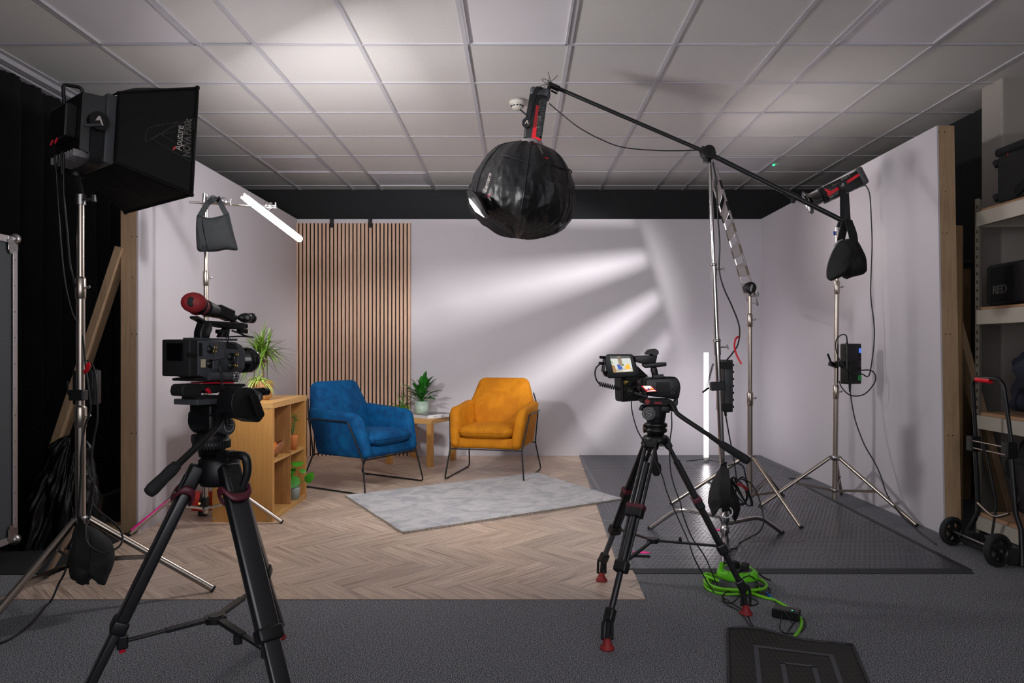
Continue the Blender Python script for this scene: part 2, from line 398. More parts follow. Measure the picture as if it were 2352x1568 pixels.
        if bev: bmesh.ops.bevel(bm, geom=bm.edges[:], offset=bev, segments=seg, profile=.5, affect='EDGES', clamp_overlap=True)
        return s.from_bm(bm, mi, (seg > 2 and bev > 0) if sm is None else sm)
    def sphere(s, c, r, R=None, n=20, m=12, mi=0):
        rs = (r, r, r) if isinstance(r, (int, float)) else r; vs = []; c = V3(c)
        for i in range(m+1):
            th = PI*i/m
            for k in range(n):
                a = 2*PI*k/n; v = V3((rs[0]*math.sin(th)*math.cos(a), rs[1]*math.sin(th)*math.sin(a), rs[2]*math.cos(th)))
                vs.append(c+(R @ v if R is not None else v))
        return s.add(vs, [[i*n+k, (i+1)*n+k, (i+1)*n+(k+1) % n, i*n+(k+1) % n] for i in range(m) for k in range(n)], mi, True)
    def grid(s, fn, nu, nv, mi=0, sm=True):
        vs = [fn(i/nu, j/nv) for j in range(nv+1) for i in range(nu+1)]
        return s.add(vs, [[j*(nu+1)+i, j*(nu+1)+i+1, (j+1)*(nu+1)+i+1, (j+1)*(nu+1)+i] for j in range(nv) for i in range(nu)], mi, sm)
    def build(s, name, mat, parent=None, bevel=0, solid=0, sub=0):
        me = bpy.data.meshes.new(name); me.from_pydata([tuple(v) for v in s.v], [], s.f)
        mats = mat if isinstance(mat, (list, tuple)) else [mat]
        for m in mats: me.materials.append(m)
        me.polygons.foreach_set('material_index', s.m); me.polygons.foreach_set('use_smooth', s.sm)
        me.update()
        if sub < 0:
            bm = bmesh.new(); bm.from_mesh(me); bmesh.ops.remove_doubles(bm, verts=bm.verts[:], dist=1e-5); bmesh.ops.recalc_face_normals(bm, faces=bm.faces[:]); bm.to_mesh(me); bm.free()
        o = bpy.data.objects.new(name, me); C.objects.link(o)
        if parent is not None:
            o.parent = parent; o.matrix_parent_inverse = worldm(parent).inverted()
        if solid:
            q = o.modifiers.new('thick', 'SOLIDIFY'); q.thickness = solid; q.offset = 0
        if sub > 0:
            q = o.modifiers.new('sub', 'SUBSURF'); q.levels = sub; q.render_levels = sub
        if bevel:
            q = o.modifiers.new('bev', 'BEVEL'); q.width = bevel; q.segments = 2; q.limit_method = 'ANGLE'
        return o
def worldm(o):
    m = Matrix.LocRotScale(o.location, o.rotation_euler, o.scale)
    if o.parent is not None: return worldm(o.parent) @ o.matrix_parent_inverse @ m
    return m
def tag(o, label=None, cat=None, group=None, kind=None):
    if label: o['label'] = label
    if cat: o['category'] = cat
    if group: o['group'] = group
    if kind: o['kind'] = kind
    return o
def thing(name, label, cat, loc, group=None):
    o = bpy.data.objects.new(name, None); C.objects.link(o); o.location = V3(loc); o.empty_display_size = .1
    return tag(o, label, cat, group)
def struct(o): o['kind'] = 'structure'; return o
def lettering(txt, o, xdir, ydir, size, mat, parent, name='lettering', depth=.0006, outline=False, shear=0, spacing=1, ys=1.0):
    cu = bpy.data.curves.new('txt', 'FONT'); cu.body = txt; cu.size = 1; cu.extrude = 0; cu.shear = shear; cu.space_character = spacing
    if outline: cu.fill_mode = 'NONE'; cu.bevel_depth = .012; cu.bevel_resolution = 0
    else: cu.extrude = .005
    ob = bpy.data.objects.new('txt', cu); C.objects.link(ob)
    bpy.context.view_layer.update()
    me = bpy.data.meshes.new_from_object(ob.evaluated_get(bpy.context.evaluated_depsgraph_get()))
    bpy.data.objects.remove(ob)
    x = V3(xdir).normalized(); y = V3(ydir).normalized(); z = x.cross(y)
    mm = Matrix((x*size, y*size*ys, z*size)).transposed().to_4x4(); mm.translation = V3(o)+z*depth
    me.transform(mm); me.materials.clear(); me.materials.append(mat)
    r = bpy.data.objects.new(name, me); C.objects.link(r)
    r.parent = parent; r.matrix_parent_inverse = worldm(parent).inverted()
    return r
def cable(name, label, pts, r=.0035, mat=None, parent=None, n=8, smooth=True, cat='cable'):
    pts = cr(pts, n) if smooth else pts
    o = MB().tube(pts, r, 8).build(name, mat or cable_black, parent)
    if parent is None: tag(o, label, cat)
    elif label: o['label'] = label
    return o
# ================================================================= the room shell
CEIL = H+1.74
# carpet floor
m = MB(); m.grid(lambda u, v: V3((-4.2+8.8*u, -1.0+9.2*v, 0)), 8, 8, sm=False)
struct(m.build('floor', carpet))
# suspended ceiling: fibre tiles in a white grid
LX = [-3.04, -2.42, -1.835, -1.52, -.92, -.31, .29, .89, 1.49, 1.80, 2.39, 2.99, 3.59]
LY = [4.125+.6*k for k in range(-8, 7)]
YB = 7.92
LIGHTS = [(-2.42, -1.835, 3.525, 4.125), (-.31, .29, 3.525, 4.125), (1.80, 2.39, 3.525, 4.125),
          (-2.42, -1.835, 6.525, 7.125), (1.80, 2.39, 6.525, 7.125), (-1.52, -.92, 7.125, 7.725),
          (-.31, .29, 1.125, 1.725)]
m = MB(); xs = [-3.25]+LX; ys = sorted([y for y in LY]+[YB])
for i in range(len(xs)-1):
    for j in range(len(ys)-1):
        x0, x1, y0, y1 = xs[i], xs[i+1], ys[j], ys[j+1]
        if any(abs(x0-a) < .01 and abs(y0-c) < .02 and abs(x1-b) < .01 for a, b, c, d in LIGHTS): continue
        zt = CEIL+.004+random.uniform(0, .0015)
        m.add([(x0, y0, zt), (x1, y0, zt), (x1, y1, zt), (x0, y1, zt)], [[3, 2, 1, 0]], 0)
for x in xs[1:-1]: m.box((x, (ys[0]+YB)/2, CEIL+.001), (.024, YB-ys[0], .008), mi=1)
for y in ys[1:-1]: m.box((.2, y, CEIL+.0015), (6.9, .024, .006), mi=1)
m.box((-3.10, 3.6, CEIL-.012), (.05, 8.6, .03), mi=1)
m.add([(-4.2, -1.0, CEIL+.12), (4.6, -1.0, CEIL+.12), (4.6, 8.2, CEIL+.12), (-4.2, 8.2, CEIL+.12)], [[3, 2, 1, 0]], 0)
struct(m.build('ceiling', [ceiling_tile, grid_metal]))
# recessed light panels (switched off)
LN = ['unlit square ceiling light panel above the black softbox lamp', 'unlit square ceiling light panel in front of the hanging lantern lamp',
      'unlit square ceiling light panel above the right set wall', 'small-looking unlit ceiling light panel behind the softbox, over the left set wall',
      'unlit ceiling light panel behind the boom pivot, near the black end wall', 'ceiling light tile against the black end wall, left of the lantern',
      'unlit ceiling light panel overhead']
for k, (a, b, c, d) in enumerate(LIGHTS[:6]):
    t = thing('ceiling_light', LN[k], 'ceiling light', ((a+b)/2, (c+d)/2, CEIL), 'ceiling light panels')
    f = MB()
    for q in (((a+b)/2, c+.022, .57, .02), ((a+b)/2, d-.022, .57, .02)): f.box((q[0], q[1], CEIL-.004), (b-a-.024, .012, .010))
    for xx in (a+.022, b-.022): f.box((xx, (c+d)/2, CEIL-.004), (.012, d-c-.024, .010))
    f.build('frame', grid_metal, t)
    MB().box(((a+b)/2, (c+d)/2, CEIL+.004), (b-a, d-c, .006)).build('diffuser', panel_acrylic, t)
m = MB()
# black end wall of the room, black side wall, cream pillar, far left wall behind the curtain
struct(MB().box((.2, YB+.06, 1.49), (7.6, .12, 2.98)).build('wall_back', black_paint))
struct(MB().box((3.43, 6.42, 1.49), (.12, 3.12, 2.98)).build('wall_right', black_paint))
w = MB().box((3.5, 4.745, 1.49), (.76, .21, 2.98), bev=.012); struct(w.build('pillar', cream_paint))
struct(MB().box((3.72, 2.0, 1.49), (.1, 5.3, 2.98)).build('wall_side', cream_paint))
struct(MB().box((-3.32, 3.6, 1.49), (.1, 8.9, 2.98)).build('wall_left', black_paint))
# ceiling curtain track + curtain
t = thing('curtain', 'long pleated black curtain hanging along the left side wall', 'curtain', (-3.14, 3.5, 0))
def cf(u, v):
    y = -.6+8.4*u; z = .02+2.80*v
    a = .035+.01*math.sin(y*3.1); ph = y*2*PI/.21+.8*math.sin(y*2.3)
    top = max(0, (v-.95)/.05)
    x = -3.17+a*math.sin(ph)*(1-.55*top)+.012*math.sin(y*2*PI/.05)*top+.006*math.sin(z*4+y*5)
    return V3((x, y, z))
MB().grid(cf, 620, 14).build('drape', curtain_velvet, t)
MB().box((-3.17, 3.6, 2.838), (.05, 8.6, .03)).build('track', grid_metal, t)

# ================================================================= set flats (painted boards on timber studs)
WT = 2.443
def stud(mb, x0, x1, y0, y1, z0, z1): mb.box(((x0+x1)/2, (y0+y1)/2, (z0+z1)/2), (abs(x1-x0), abs(y1-y0), abs(z1-z0)))
b = struct(MB().box((.09, 7.41, WT/2), (4.84, .02, WT)).build('wall_set_back', wall_paint))
# left flat
L = struct(MB().box((-2.297, 5.86, WT/2), (.010, 3.09, WT)).build('wall_set_left', wall_paint))
for yy in (4.335, 4.9, 5.5, 6.1, 6.7, 7.3):
    s_ = MB(); s_.box((-2.3495, yy, WT/2), (.095, .042, WT-.002)); s_.build('stud', pine, L)
MB().bar((-2.40, 4.34, 1.72), (-2.95, 4.34, .05), .042, .095, up=(0, 1, 0)).build('brace', pine, L)
MB().box((-2.70, 4.36, .025), (.62, .095, .045)).build('sole_plate', pine, L)
sc_ = MB()
for px, py in ((303, 543), (314, 543), (303, 767), (314, 767), (302, 995), (313, 995), (305, 637)):
    p = P(px, py, 4.313); sc_.cyl(p, p+V3((0, .002, 0)), .0035, n=8)
sc_.build('screw', rubber, L)
# right flat: leans very slightly outwards at its front foot
def rx(y, z): return 2.492+(.042*(1-z/WT))*max(0, (7.4-y)/3.1)
def slabm(x0, x1, y0, y1, z1=WT):
    v = [(rx(y, z)+x, y, z) for x in (x0, x1) for y in (y0, y1) for z in (0.0, z1)]
    return v, [[0, 1, 3, 2], [4, 6, 7, 5], [0, 4, 5, 1], [2, 3, 7, 6], [0, 2, 6, 4], [1, 5, 7, 3]]
m = MB(); v, f = slabm(0, .010, 4.285, 7.4); m.add(v, f); Rr = struct(m.build('wall_set_right', wall_paint))
for yy in (4.285, 4.9, 5.5, 6.1, 6.7, 7.3):
    m = MB(); v, f = slabm(.010 if yy < 4.3 else .022, .105, yy, yy+.042); m.add(v, f); m.build('stud', pine, Rr)
MB().bar((2.64, 4.55, 1.74), (3.10, 4.55, .02), .042, .095, up=(0, 1, 0)).build('brace', pine, Rr)
MB().bar((2.70, 4.88, 1.45), (2.98, 4.88, .9), .042, .12, up=(0, 1, 0)).build('brace', pine, Rr)
sc_ = MB()
for px, py in ((2157, 303), (2170, 303), (2165, 535), (2175, 535), (2172, 767), (2182, 767), (2178, 1000), (2188, 1000), (2172, 440)):
    p = P(px, py, 4.284); sc_.cyl(p, p+V3((0, .002, 0)), .0035, n=8)
sc_.build('screw', rubber, Rr)

# ================================================================= slatted oak panels on the back flat
xA = P(676, 0, 7.375).x; xB = P(943, 0, 7.375).x; wdt = (xB-xA)/2
zt = P(0, 512, 7.375).z
for k in range(2):
    x0 = xA+k*wdt
    t = thing('slat_panel', ('tall oak slat wall panel with black gaps in the left set corner', 'tall oak slat wall panel with black gaps, its edge beside the plants')[k], 'wall panel', (x0+wdt/2, 7.39, 0), 'oak slat wall panels')
    MB().box((x0+wdt/2, 7.394, zt/2+.002), (wdt-.002, .010, zt-.004)).build('backing', simple('black_felt%d' % k, '#101012', .95), t)
    n = 15; pt = wdt/n
    s_ = MB()
    for i in range(n): s_.box((x0+pt*(i+.62), 7.383, zt/2+.002), (.0262, .012, zt-.004))
    s_.build('slat', slat_wood, t)
for px, lb in ((762, 'black clip hooked over the top of the slatted panel nearer the left corner'), (850, 'black clip hooked over the slatted panel top, nearer the hanging lantern')):
    p = P(px, 513, 7.37)
    tag(MB().box(p+V3((0, 0, .0)), (.036, .012, .085), bev=.003).box(p+V3((0, .03, .045)), (.036, .07, .006)).build('wall_clip', matte_black), lb, 'clip')

# ================================================================= floor coverings
# herringbone vinyl sheet
wP = .155; nP = 3; Lp = wP*nP
def clip(poly, a, b):                                  # keep the side left of a->b
    out = []
    for i in range(len(poly)):
        p, q = poly[i], poly[(i+1) % len(poly)]
        sp = (b[0]-a[0])*(p[1]-a[1])-(b[1]-a[1])*(p[0]-a[0]); sq = (b[0]-a[0])*(q[1]-a[1])-(b[1]-a[1])*(q[0]-a[0])
        if sp >= 0: out.append(p)
        if sp*sq < 0:
            t = sp/(sp-sq); out.append(tuple(p[k]+(q[k]-p[k])*t for k in range(4)))
    return out
area = [(-2.31, 3.18), (.558, 3.18), (.682, 7.40), (-2.285, 7.40)]
cs, sn = math.cos(-PI/4), math.sin(-PI/4)
verts = []; faces = []; uvs = []; tones = []
for k in range(-60, 90):
    for j in range(-12, 12):
        for t_ in range(2):
            ox = (k+2*nP*j)*wP; oy = k*wP
            if t_ == 0: q = [(ox, oy, 0, 0), (ox+Lp, oy, Lp, 0), (ox+Lp, oy+wP, Lp, 1), (ox, oy+wP, 0, 1)]
            else: q = [(ox, oy+wP, 0, 1), (ox+wP, oy+wP, 0, 0), (ox+wP, oy+wP+Lp, Lp, 0), (ox, oy+wP+Lp, Lp, 1)]
            cx_ = sum(a[0] for a in q)/4; cy_ = sum(a[1] for a in q)/4
            X = cx_*cs-cy_*sn-1.0; Yw = cx_*sn+cy_*cs+5.3-.02
            if not (-3 < X < 1.3 and 2.6 < Yw < 8): continue
            poly = [(a[0]*cs-a[1]*sn-1.0, a[0]*sn+a[1]*cs+5.28, a[2], a[3]) for a in q]
            for e in range(4):
                poly = clip(poly, area[e], area[(e+1) % 4])
                if len(poly) < 3: break
            if len(poly) < 3: continue
            o = len(verts); off = random.uniform(0, 40)
            verts += [(p[0], p[1], .0032) for p in poly]; faces.append(list(range(o, o+len(poly))))
            uvs += [(p[2]+off, p[3]) for p in poly]; tones += [random.random()]*len(poly)
for e in range(4):
    a, b = area[e], area[(e+1) % 4]; o = len(verts)
    verts += [(a[0], a[1], 0), (b[0], b[1], 0), (b[0], b[1], .0032), (a[0], a[1], .0032)]; faces.append([o, o+1, o+2, o+3])
    uvs += [(0, .5)]*4; tones += [.5]*4
me = bpy.data.meshes.new('vinyl_flooring'); me.from_pydata(verts, [], faces)
vi = [i for f_ in faces for i in f_]
me.uv_layers.new(name='UVMap').data.foreach_set('uv', [c_ for i in vi for c_ in uvs[i]])
me.attributes.new('tone', 'FLOAT', 'CORNER').data.foreach_set('value', [tones[i] for i in vi])
me.materials.append(vinyl)
o = bpy.data.objects.new('vinyl_flooring', me); C.objects.link(o)
tag(o, 'pale herringbone wood-look vinyl sheet laid between the set walls', 'flooring')
# black studded plastic floor
A = [G(1465, 1306), V3((2.22, 3.60, 0)), V3((2.27, 6.1, 0)), V3((2.48, 6.1, 0)), V3((2.48, 7.4, 0)), V3((.66, 7.4, 0))]
A[0] = V3((.50, 3.60, 0)); A[5] = V3((.62, 7.4, 0))
t = thing('studded_floor_mat', 'large black studded plastic tile floor under the lighting stands', 'flooring', (1.4, 5.4, 0))
MB().prism([p+V3((0, 0, 0.0022)) for p in A], (0, 0, .0085)).build('tile_surface', studded, t)
sv, sf = [], []; oct_ = [(math.cos(PI*k/4+.39), math.sin(PI*k/4+.39)) for k in range(8)]
for j in range(138):
    yy = 3.615+j*.0275
    for i in range(72):
        xx_ = .52+i*.027+(j % 2)*.0135
        if xx_ < .51+.12*(yy-3.6)/3.8 or xx_ > (2.205+.02*(yy-3.6) if yy < 6.1 else 2.45): continue
        if abs(((xx_-.12) % .5)-.25) > .238 or abs(((yy-.10) % .5)-.25) > .238: continue
        o = len(sv); sv += [(xx_+c*.0100, yy+s_*.0100, .0106) for c, s_ in oct_]+[(xx_+c*.0070, yy+s_*.0060-.0030, .0120) for c, s_ in oct_]
        sf += [[o+k, o+(k+1) % 8, o+8+(k+1) % 8, o+8+k] for k in range(8)]+[[o+8+k for k in range(8)]]
sm_me = bpy.data.meshes.new('stud_pattern'); sm_me.from_pydata(sv, [], sf); sm_me.materials.append(studded)
so_ = bpy.data.objects.new('stud_pattern', sm_me); C.objects.link(so_); so_.parent = t; so_.matrix_parent_inverse = worldm(t).inverted(); so_['kind'] = 'stuff'
sl_ = MB()
for k in range(1, 5):
    if .12+.5*k < 2.2: sl_.box((.12+.5*k, 5.45 if .12+.5*k > .62 else 4.7, .0107), (.003, 3.68 if .12+.5*k > .62 else 1.5, .0006))
for k in range(1, 8): sl_.box((1.42, 3.6+.5*k, .0107), (1.56, .003, .0006))
sl_.build('seam_line', matte_black, t)
m = MB()
def ramp(mb, a, b, out, h=.0105, w=.055):
    a, b, out = V3(a), V3(b), V3(out); n = max(1, round((b-a).length/.5))
    for i in range(n):
        p = a+(b-a)*(i/n)+(b-a).normalized()*.002; q = a+(b-a)*((i+1)/n)-(b-a).normalized()*.002
        mb.add([p+V3((0, 0, h)), q+V3((0, 0, h)), q+out*w+V3((0, 0, .003)), p+out*w+V3((0, 0, .003)), p, q, q+out*w, p+out*w],
               [[0, 3, 2, 1], [2, 3, 7, 6], [1, 2, 6, 5], [0, 4, 7, 3], [4, 5, 6, 7], [0, 1, 5, 4]])
ramp(m, (.565, 3.60, 0), (2.25, 3.60, 0), (0, -1, 0)); ramp(m, (2.22, 3.60, 0), (2.27, 6.1, 0), (1, 0, 0))
m.build('edge_ramp', edge_rubber, t)
tag(MB().prism([(-3.1, 3.53, .0015), (-2.31, 3.53, .0015), (-2.31, 7.3, .0015), (-3.1, 7.3, .0015)], (0, 0, .004)).build('floor_cloth', dark_cloth_mat), 'black cloth on the floor between curtain and left set wall', 'floor cloth')
# rug
rp = [G(925, 1228, .0), G(1430, 1150, 0), G(1235, 1090), G(793, 1142)]
cn = (rp[0]+rp[1]+rp[2]+rp[3])/4
t = thing('rug', 'light grey distressed-pattern rug lying diagonally before the armchairs', 'rug', cn)
def rugf(u, v, z):
    p = (rp[0]*(1-u)+rp[1]*u)*(1-v)+(rp[3]*(1-u)+rp[2]*u)*v
    e = min(u*1.73, (1-u)*1.73, v*1.23, (1-v)*1.23)
    w = .005*noise.noise(V3((p.x*9, p.y*9, 0)))
    if e < 1e-6: p = p+V3((w, w, 0))
    return V3((p.x, p.y, z-(.006 if e < 1e-6 else 0)+.0015*noise.noise(p*14)))
MB().grid(lambda u, v: rugf(u, v, .024), 80, 60).build('pile', rug_mat, t)
m = MB(); N = 90
ring = [rugf(i/N, 0, .0246) for i in range(N)]+[rugf(1, i/N, .0246) for i in range(N)]+[rugf(1-i/N, 1, .0246) for i in range(N)]+[rugf(0, 1-i/N, .0246) for i in range(N)]
vs = []; n = len(ring)
for p in ring: vs += [p, V3((p.x, p.y, 0))+(p-cn).normalized()*random.uniform(.001, .006)+V3((0, 0, .0035)), ]
m.add(vs, [[2*i, 2*i+1, 2*((i+1) % n)+1, 2*((i+1) % n)] for i in range(n)]); m.build('binding', rug_side, t)
# pink tape marks
for a, lb in ((G(1648, 1217, .011), 'pink tape mark on the studded floor beside the chrome stand leg'), (G(1472, 1269, .011), 'pink tape mark on the studded floor beside the vinyl edge')):
    pts = [a+V3((dx, dy, 0.0005)) for dx, dy in ((-.05, .01), (-.01, .035), (.03, .02), (.055, .0), (.02, -.02), (-.02, -.005))]
    tag(MB().prism(pts, (0, 0, .001)).build('tape_mark', pink_tape), lb, 'tape')
# smoke detector, LED
p = P(1188, 238, 5.05); p.z = CEIL-.004
t = thing('smoke_detector', 'round white smoke detector on the ceiling beside the lantern', 'smoke detector', p)
MB().lathe([(0.0, -.0), (.054, 0), (.056, -.022), (.05, -.03), (0, -.03)], p, n=32).build('base', detector_white, t)
MB().lathe([(.043, -.028), (.041, -.048), (.028, -.060), (0, -.062)], p, n=32).build('sensor', detector_white, t)
m = MB()
for k in range(12):
    a = k*PI/6; m.box(p+V3((.0415*math.cos(a), .0415*math.sin(a), -.041)), (.008, .013, .008), Matrix.Rotation(a, 3, 'Z'))
m.build('vent_slot', matte_black, t)
p = P(1777, 380, 6.84); p.z = CEIL-.002
tag(MB().sphere(p, (.012, .012, .006), n=10, m=6).build('indicator_lamp', simple('green_led', '#30ff90', .4, emis='#20ff80', estr=4)), 'tiny green indicator light on the ceiling tile', 'indicator light')
# ================================================================= armchairs
def armchair(name, label, c, fwd, mat):
    f = V3((fwd[0], fwd[1], 0)).normalized(); r = V3((f.y, -f.x, 0)); c = V3(c)   # r: chair's own right hand when looking along f
    L_ = lambda x, y, z: c+r*x+f*y+V3((0, 0, z))
    t = thing(name, label, 'armchair', c, 'velvet armchairs')
    # seat base (hull) with bevelled edges
    hull = MB(); hull.prism([L_(-.242, -.20, .264), L_(-.242, .300, .264), L_(-.242, .315, .290), L_(-.242, .305, .352), L_(-.242, -.2, .37)], r*.484, bev=.014, seg=4)
    hull.build('seat_base', mat, t)
    # arms
    prof = [(-.235, .27), (.20, .27), (.232, .30), (.205, .44), (.165, .545), (.135, .585), (.09, .607), (.03, .613), (-.12, .617), (-.20, .63), (-.27, .64)]
    for s in (-1, 1):
        a = MB(); N = 9; P0 = []
        pr = rounded([V3((0, y, z)) for y, z in [(-.24, .45), (-.225, .262), (-.1, .262), (.305, .262), (.333, .295), (.315, .40), (.255, .605), (.06, .612), (-.28, .64), (-.24, .45)]], .075, 6)[:-1]
        pr = [(p.y, p.z) for p in pr]
        # loft across the thickness so that the arm is plump and slightly flared outwards at the top
        n = len(pr); rows = []
        for k in range(N+1):
            q = k/N; ang = PI*q; ins = .030*(1-math.sin(ang)**.5)
            cy = sum(p[0] for p in pr)/n; cz = sum(p[1] for p in pr)/n
            row = []
            for (y, z) in pr:
                d = V3((0, y-cy, z-cz)); dl = d.length; d2 = d*(1-ins/dl)
                xo = s*(.217+.088*q+.036*((z-.27)/.34))
                row.append(L_(xo, cy+d2.y, cz+d2.z))
            rows.append(row)
        vs = [p for row in rows for p in row]
        fs = [[k*n+i, k*n+(i+1) % n, (k+1)*n+(i+1) % n, (k+1)*n+i] for k in range(N) for i in range(n)]
        fs += [list(range(n))[::-1], list(range(N*n, N*n+n))]
        a.add(vs, fs, 0, True); o = a.build('armrest', mat, t)
    # backrest: tapering slab leaning back
    def bk(u, v, side):
        return None
    out = rounded([V3((-.05, .30, 0))]+[V3(p) for p in ((-.305, .30, 0), (-.315, .60, 0), (-.285, .66, 0), (-.225, .845, 0), (.225, .845, 0), (.285, .66, 0), (.315, .60, 0), (.305, .30, 0))]+[V3((.05, .30, 0))], .055, 6)
    n = len(out); N = 9; rows = []
    cx0, cz0 = 0, .57
    for k in range(N+1):
        q = k/N; ins = .026*(1-math.sin(PI*q)**.5); row = []
        for p in out:
            dx, dz = p.x-cx0, p.y-cz0; dl = math.hypot(dx, dz); fct = 1-ins/dl
            X = cx0+dx*fct; Z = cz0+dz*fct
            yb = -.115-.33*(Z-.33)-.03*(1-(X/.32)**2)*0
            row.append(L_(X, yb-.105*q, Z-.02*q))
        rows.append(row)
    vs = [p for row in rows for p in row]
    fs = [[k*n+i, k*n+(i+1) % n, (k+1)*n+(i+1) % n, (k+1)*n+i] for k in range(N) for i in range(n)]
    b = MB(); b.add(vs, fs, 0, True)
    for row in (rows[0], rows[-1]):                    # gently domed cushion face
        m_ = sum((p for p in row), V3((0, 0, 0)))/n; K = 8; vv = []; bulge = f*(.034 if row is rows[0] else -.012)
        for j in range(K+1):
            for p in row:
                tt = 1-j/K; vv.append(m_+(p-m_)*tt+bulge*(1-tt*tt))
        b.add(vv, [[j*n+i, j*n+(i+1) % n, (j+1)*n+(i+1) % n, (j+1)*n+i] for j in range(K) for i in range(n)], 0, True)
    b.build('backrest', mat, t, sub=-1)
    # seat cushion: puffed
    def cu(u, v):                                      # superellipse wrap
        a = 2*PI*u; e = .27
        sx = math.copysign(abs(math.cos(a))**e, math.cos(a)); sy = math.copysign(abs(math.sin(a))**e, math.sin(a))
        w = PI*(v-.5); rr = max(0, math.cos(w))**.42; z = math.copysign(abs(math.sin(w))**.8, math.sin(w))
        x = .240*sx*rr; y = .108+.236*sy*rr
        z = .402+.052*z+.012*z*(1-(x/.25)**2)+.004*noise.noise(V3((x*12, y*12, 3)))-.018*max(0, -(y-.05)*2)
        return L_(x, y, z)
    MB().grid(cu, 64, 24).build('seat_cushion', mat, t)
    # welt piping round the cushion
    MB().tube([cu(k/64, .5) for k in range(64)], .004, 6, closed=True).build('piping', mat, t)
    # rod frame: one loop each side + cross rods
    for s in (-1, 1):
        X = .342; xb = .312
        pts = [L_(s*.275, -.335, .70), L_(s*.315, -.29, .60), L_(s*(xb+.02), -.262, .53), L_(s*xb, -.235, .265), L_(s*X, -.345, .008), L_(s*X, .355, .006), L_(s*xb, .300, .260), L_(s*(xb+.042), .185, .548), L_(s*(xb+.036), -.262, .548)]
        m = MB().tube(rounded(pts, .035, 5), .0065, 8)
        m.build('side_frame', blackmetal, t)
        for yy in (-.27, .28): MB().cyl(L_(s*X, yy, 0), L_(s*X, yy, .012), .009, n=10).build('foot', rubber, t)
    MB().tube([L_(-.312, .298, .256), L_(.312, .298, .256)], .006, 8).build('cross_rod', blackmetal, t)
    MB().tube([L_(-.312, -.235, .262), L_(.312, -.235, .262)], .006, 8).build('cross_rod', blackmetal, t)
    return t
armchair('armchair', 'deep blue velvet armchair on a black wire frame', (-1.28, 5.865, .004), (.851, -.525), velvet_blue)
armchair('armchair', 'mustard yellow velvet armchair on a black wire frame', (-.215, 6.315, .004), (-.229, -.973), velvet_gold)

# ================================================================= side table, book, pots
Fc = V3((-.82, 6.67, 0)); u_ = V3((-.92, .39, 0)).normalized(); v_ = V3((.39, .92, 0)).normalized(); S = .5
t = thing('side_table', 'square oak side table between the two armchairs', 'side table', Fc+(u_+v_)*S/2)
Rt = Matrix((v_, -u_*-1, V3((0, 0, 1)))).transposed()
Rt = Matrix((u_*-1, v_*-1, V3((0, 0, 1)))).transposed()
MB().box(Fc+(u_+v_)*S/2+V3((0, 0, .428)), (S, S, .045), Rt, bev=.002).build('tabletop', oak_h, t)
for a in (.026, S-.026):
    for b_ in (.026, S-.026):
        MB().box(Fc+u_*a+v_*b_+V3((0, 0, .2045)), (.05, .05, .402), Rt, bev=.0015).build('leg', oak, t)
# book
TZ = .4505
b0 = V3((-.857, 6.715, TZ)); bu = V3((.693, .72, 0)).normalized(); bv = V3((-.72, .693, 0)).normalized()
t = thing('coffee_table_book', 'thick white-spined photo book lying on the oak side table', 'book', b0+bu*.15+bv*.12)
Rb = Matrix((bu, bv, V3((0, 0, 1)))).transposed()
cb = MB(); cb.box(b0+bu*.15+bv*.12+V3((0, 0, .002)), (.30, .24, .003), Rb)
cb.box(b0+bu*.15+bv*.0015+V3((0, 0, .017)), (.30, .003, .033), Rb); cb.build('cover', book_white, t)
MB().box(b0+bu*.15+bv*.12+V3((0, 0, .0335)), (.30, .24, .003), Rb).build('front_cover', book_photo, t)
MB().box(b0+bu*.15+bv*.118+V3((0, 0, .0175)), (.29, .228, .028), Rb).build('page_block', paper, t)
lettering("TERRY O'NEILL", b0+bu*.065-bv*.0006+V3((0, 0, .008)), bu, (0, 0, 1), .021, grey_text, t)

def leaf(mb, base, d, L, w, droop=.3, n=8, fold=.25, twist=0, tip=.0, mi=0, prof=None):
    base = V3(base); d = V3(d).normalized(); pts = []
    for i in range(n+1):
        s = i/n; pts.append(base+d*L*s+V3((0, 0, -droop*L*s*s)))
    vs = []
    side = d.cross(V3((0, 0, 1)));
    side = side.normalized() if side.length > 1e-3 else V3((1, 0, 0))
    side = Matrix.Rotation(twist, 3, d) @ side
    for i, p in enumerate(pts):
        s = i/n; ww = w*(prof(s) if prof else math.sin(PI*min(1, s*.93+.07))**.75)*.5
        tg = (pts[min(n, i+1)]-pts[max(0, i-1)]).normalized(); up = side.cross(tg).normalized()
        vs += [p+side*ww+up*fold*ww, p, p-side*ww+up*fold*ww]
    fs = []
    for i in range(n): fs += [[3*i, 3*i+1, 3*i+4, 3*i+3], [3*i+1, 3*i+2, 3*i+5, 3*i+4]]
    mb.add(vs, fs, mi, True)
    return pts[-1]
blade = lambda s: (1-s)**.55*(.45+.55*min(1, s*6)) if s < 1 else 0
ribbon = lambda s: max(0, 1-s**3)*(.6+.4*min(1, s*4))
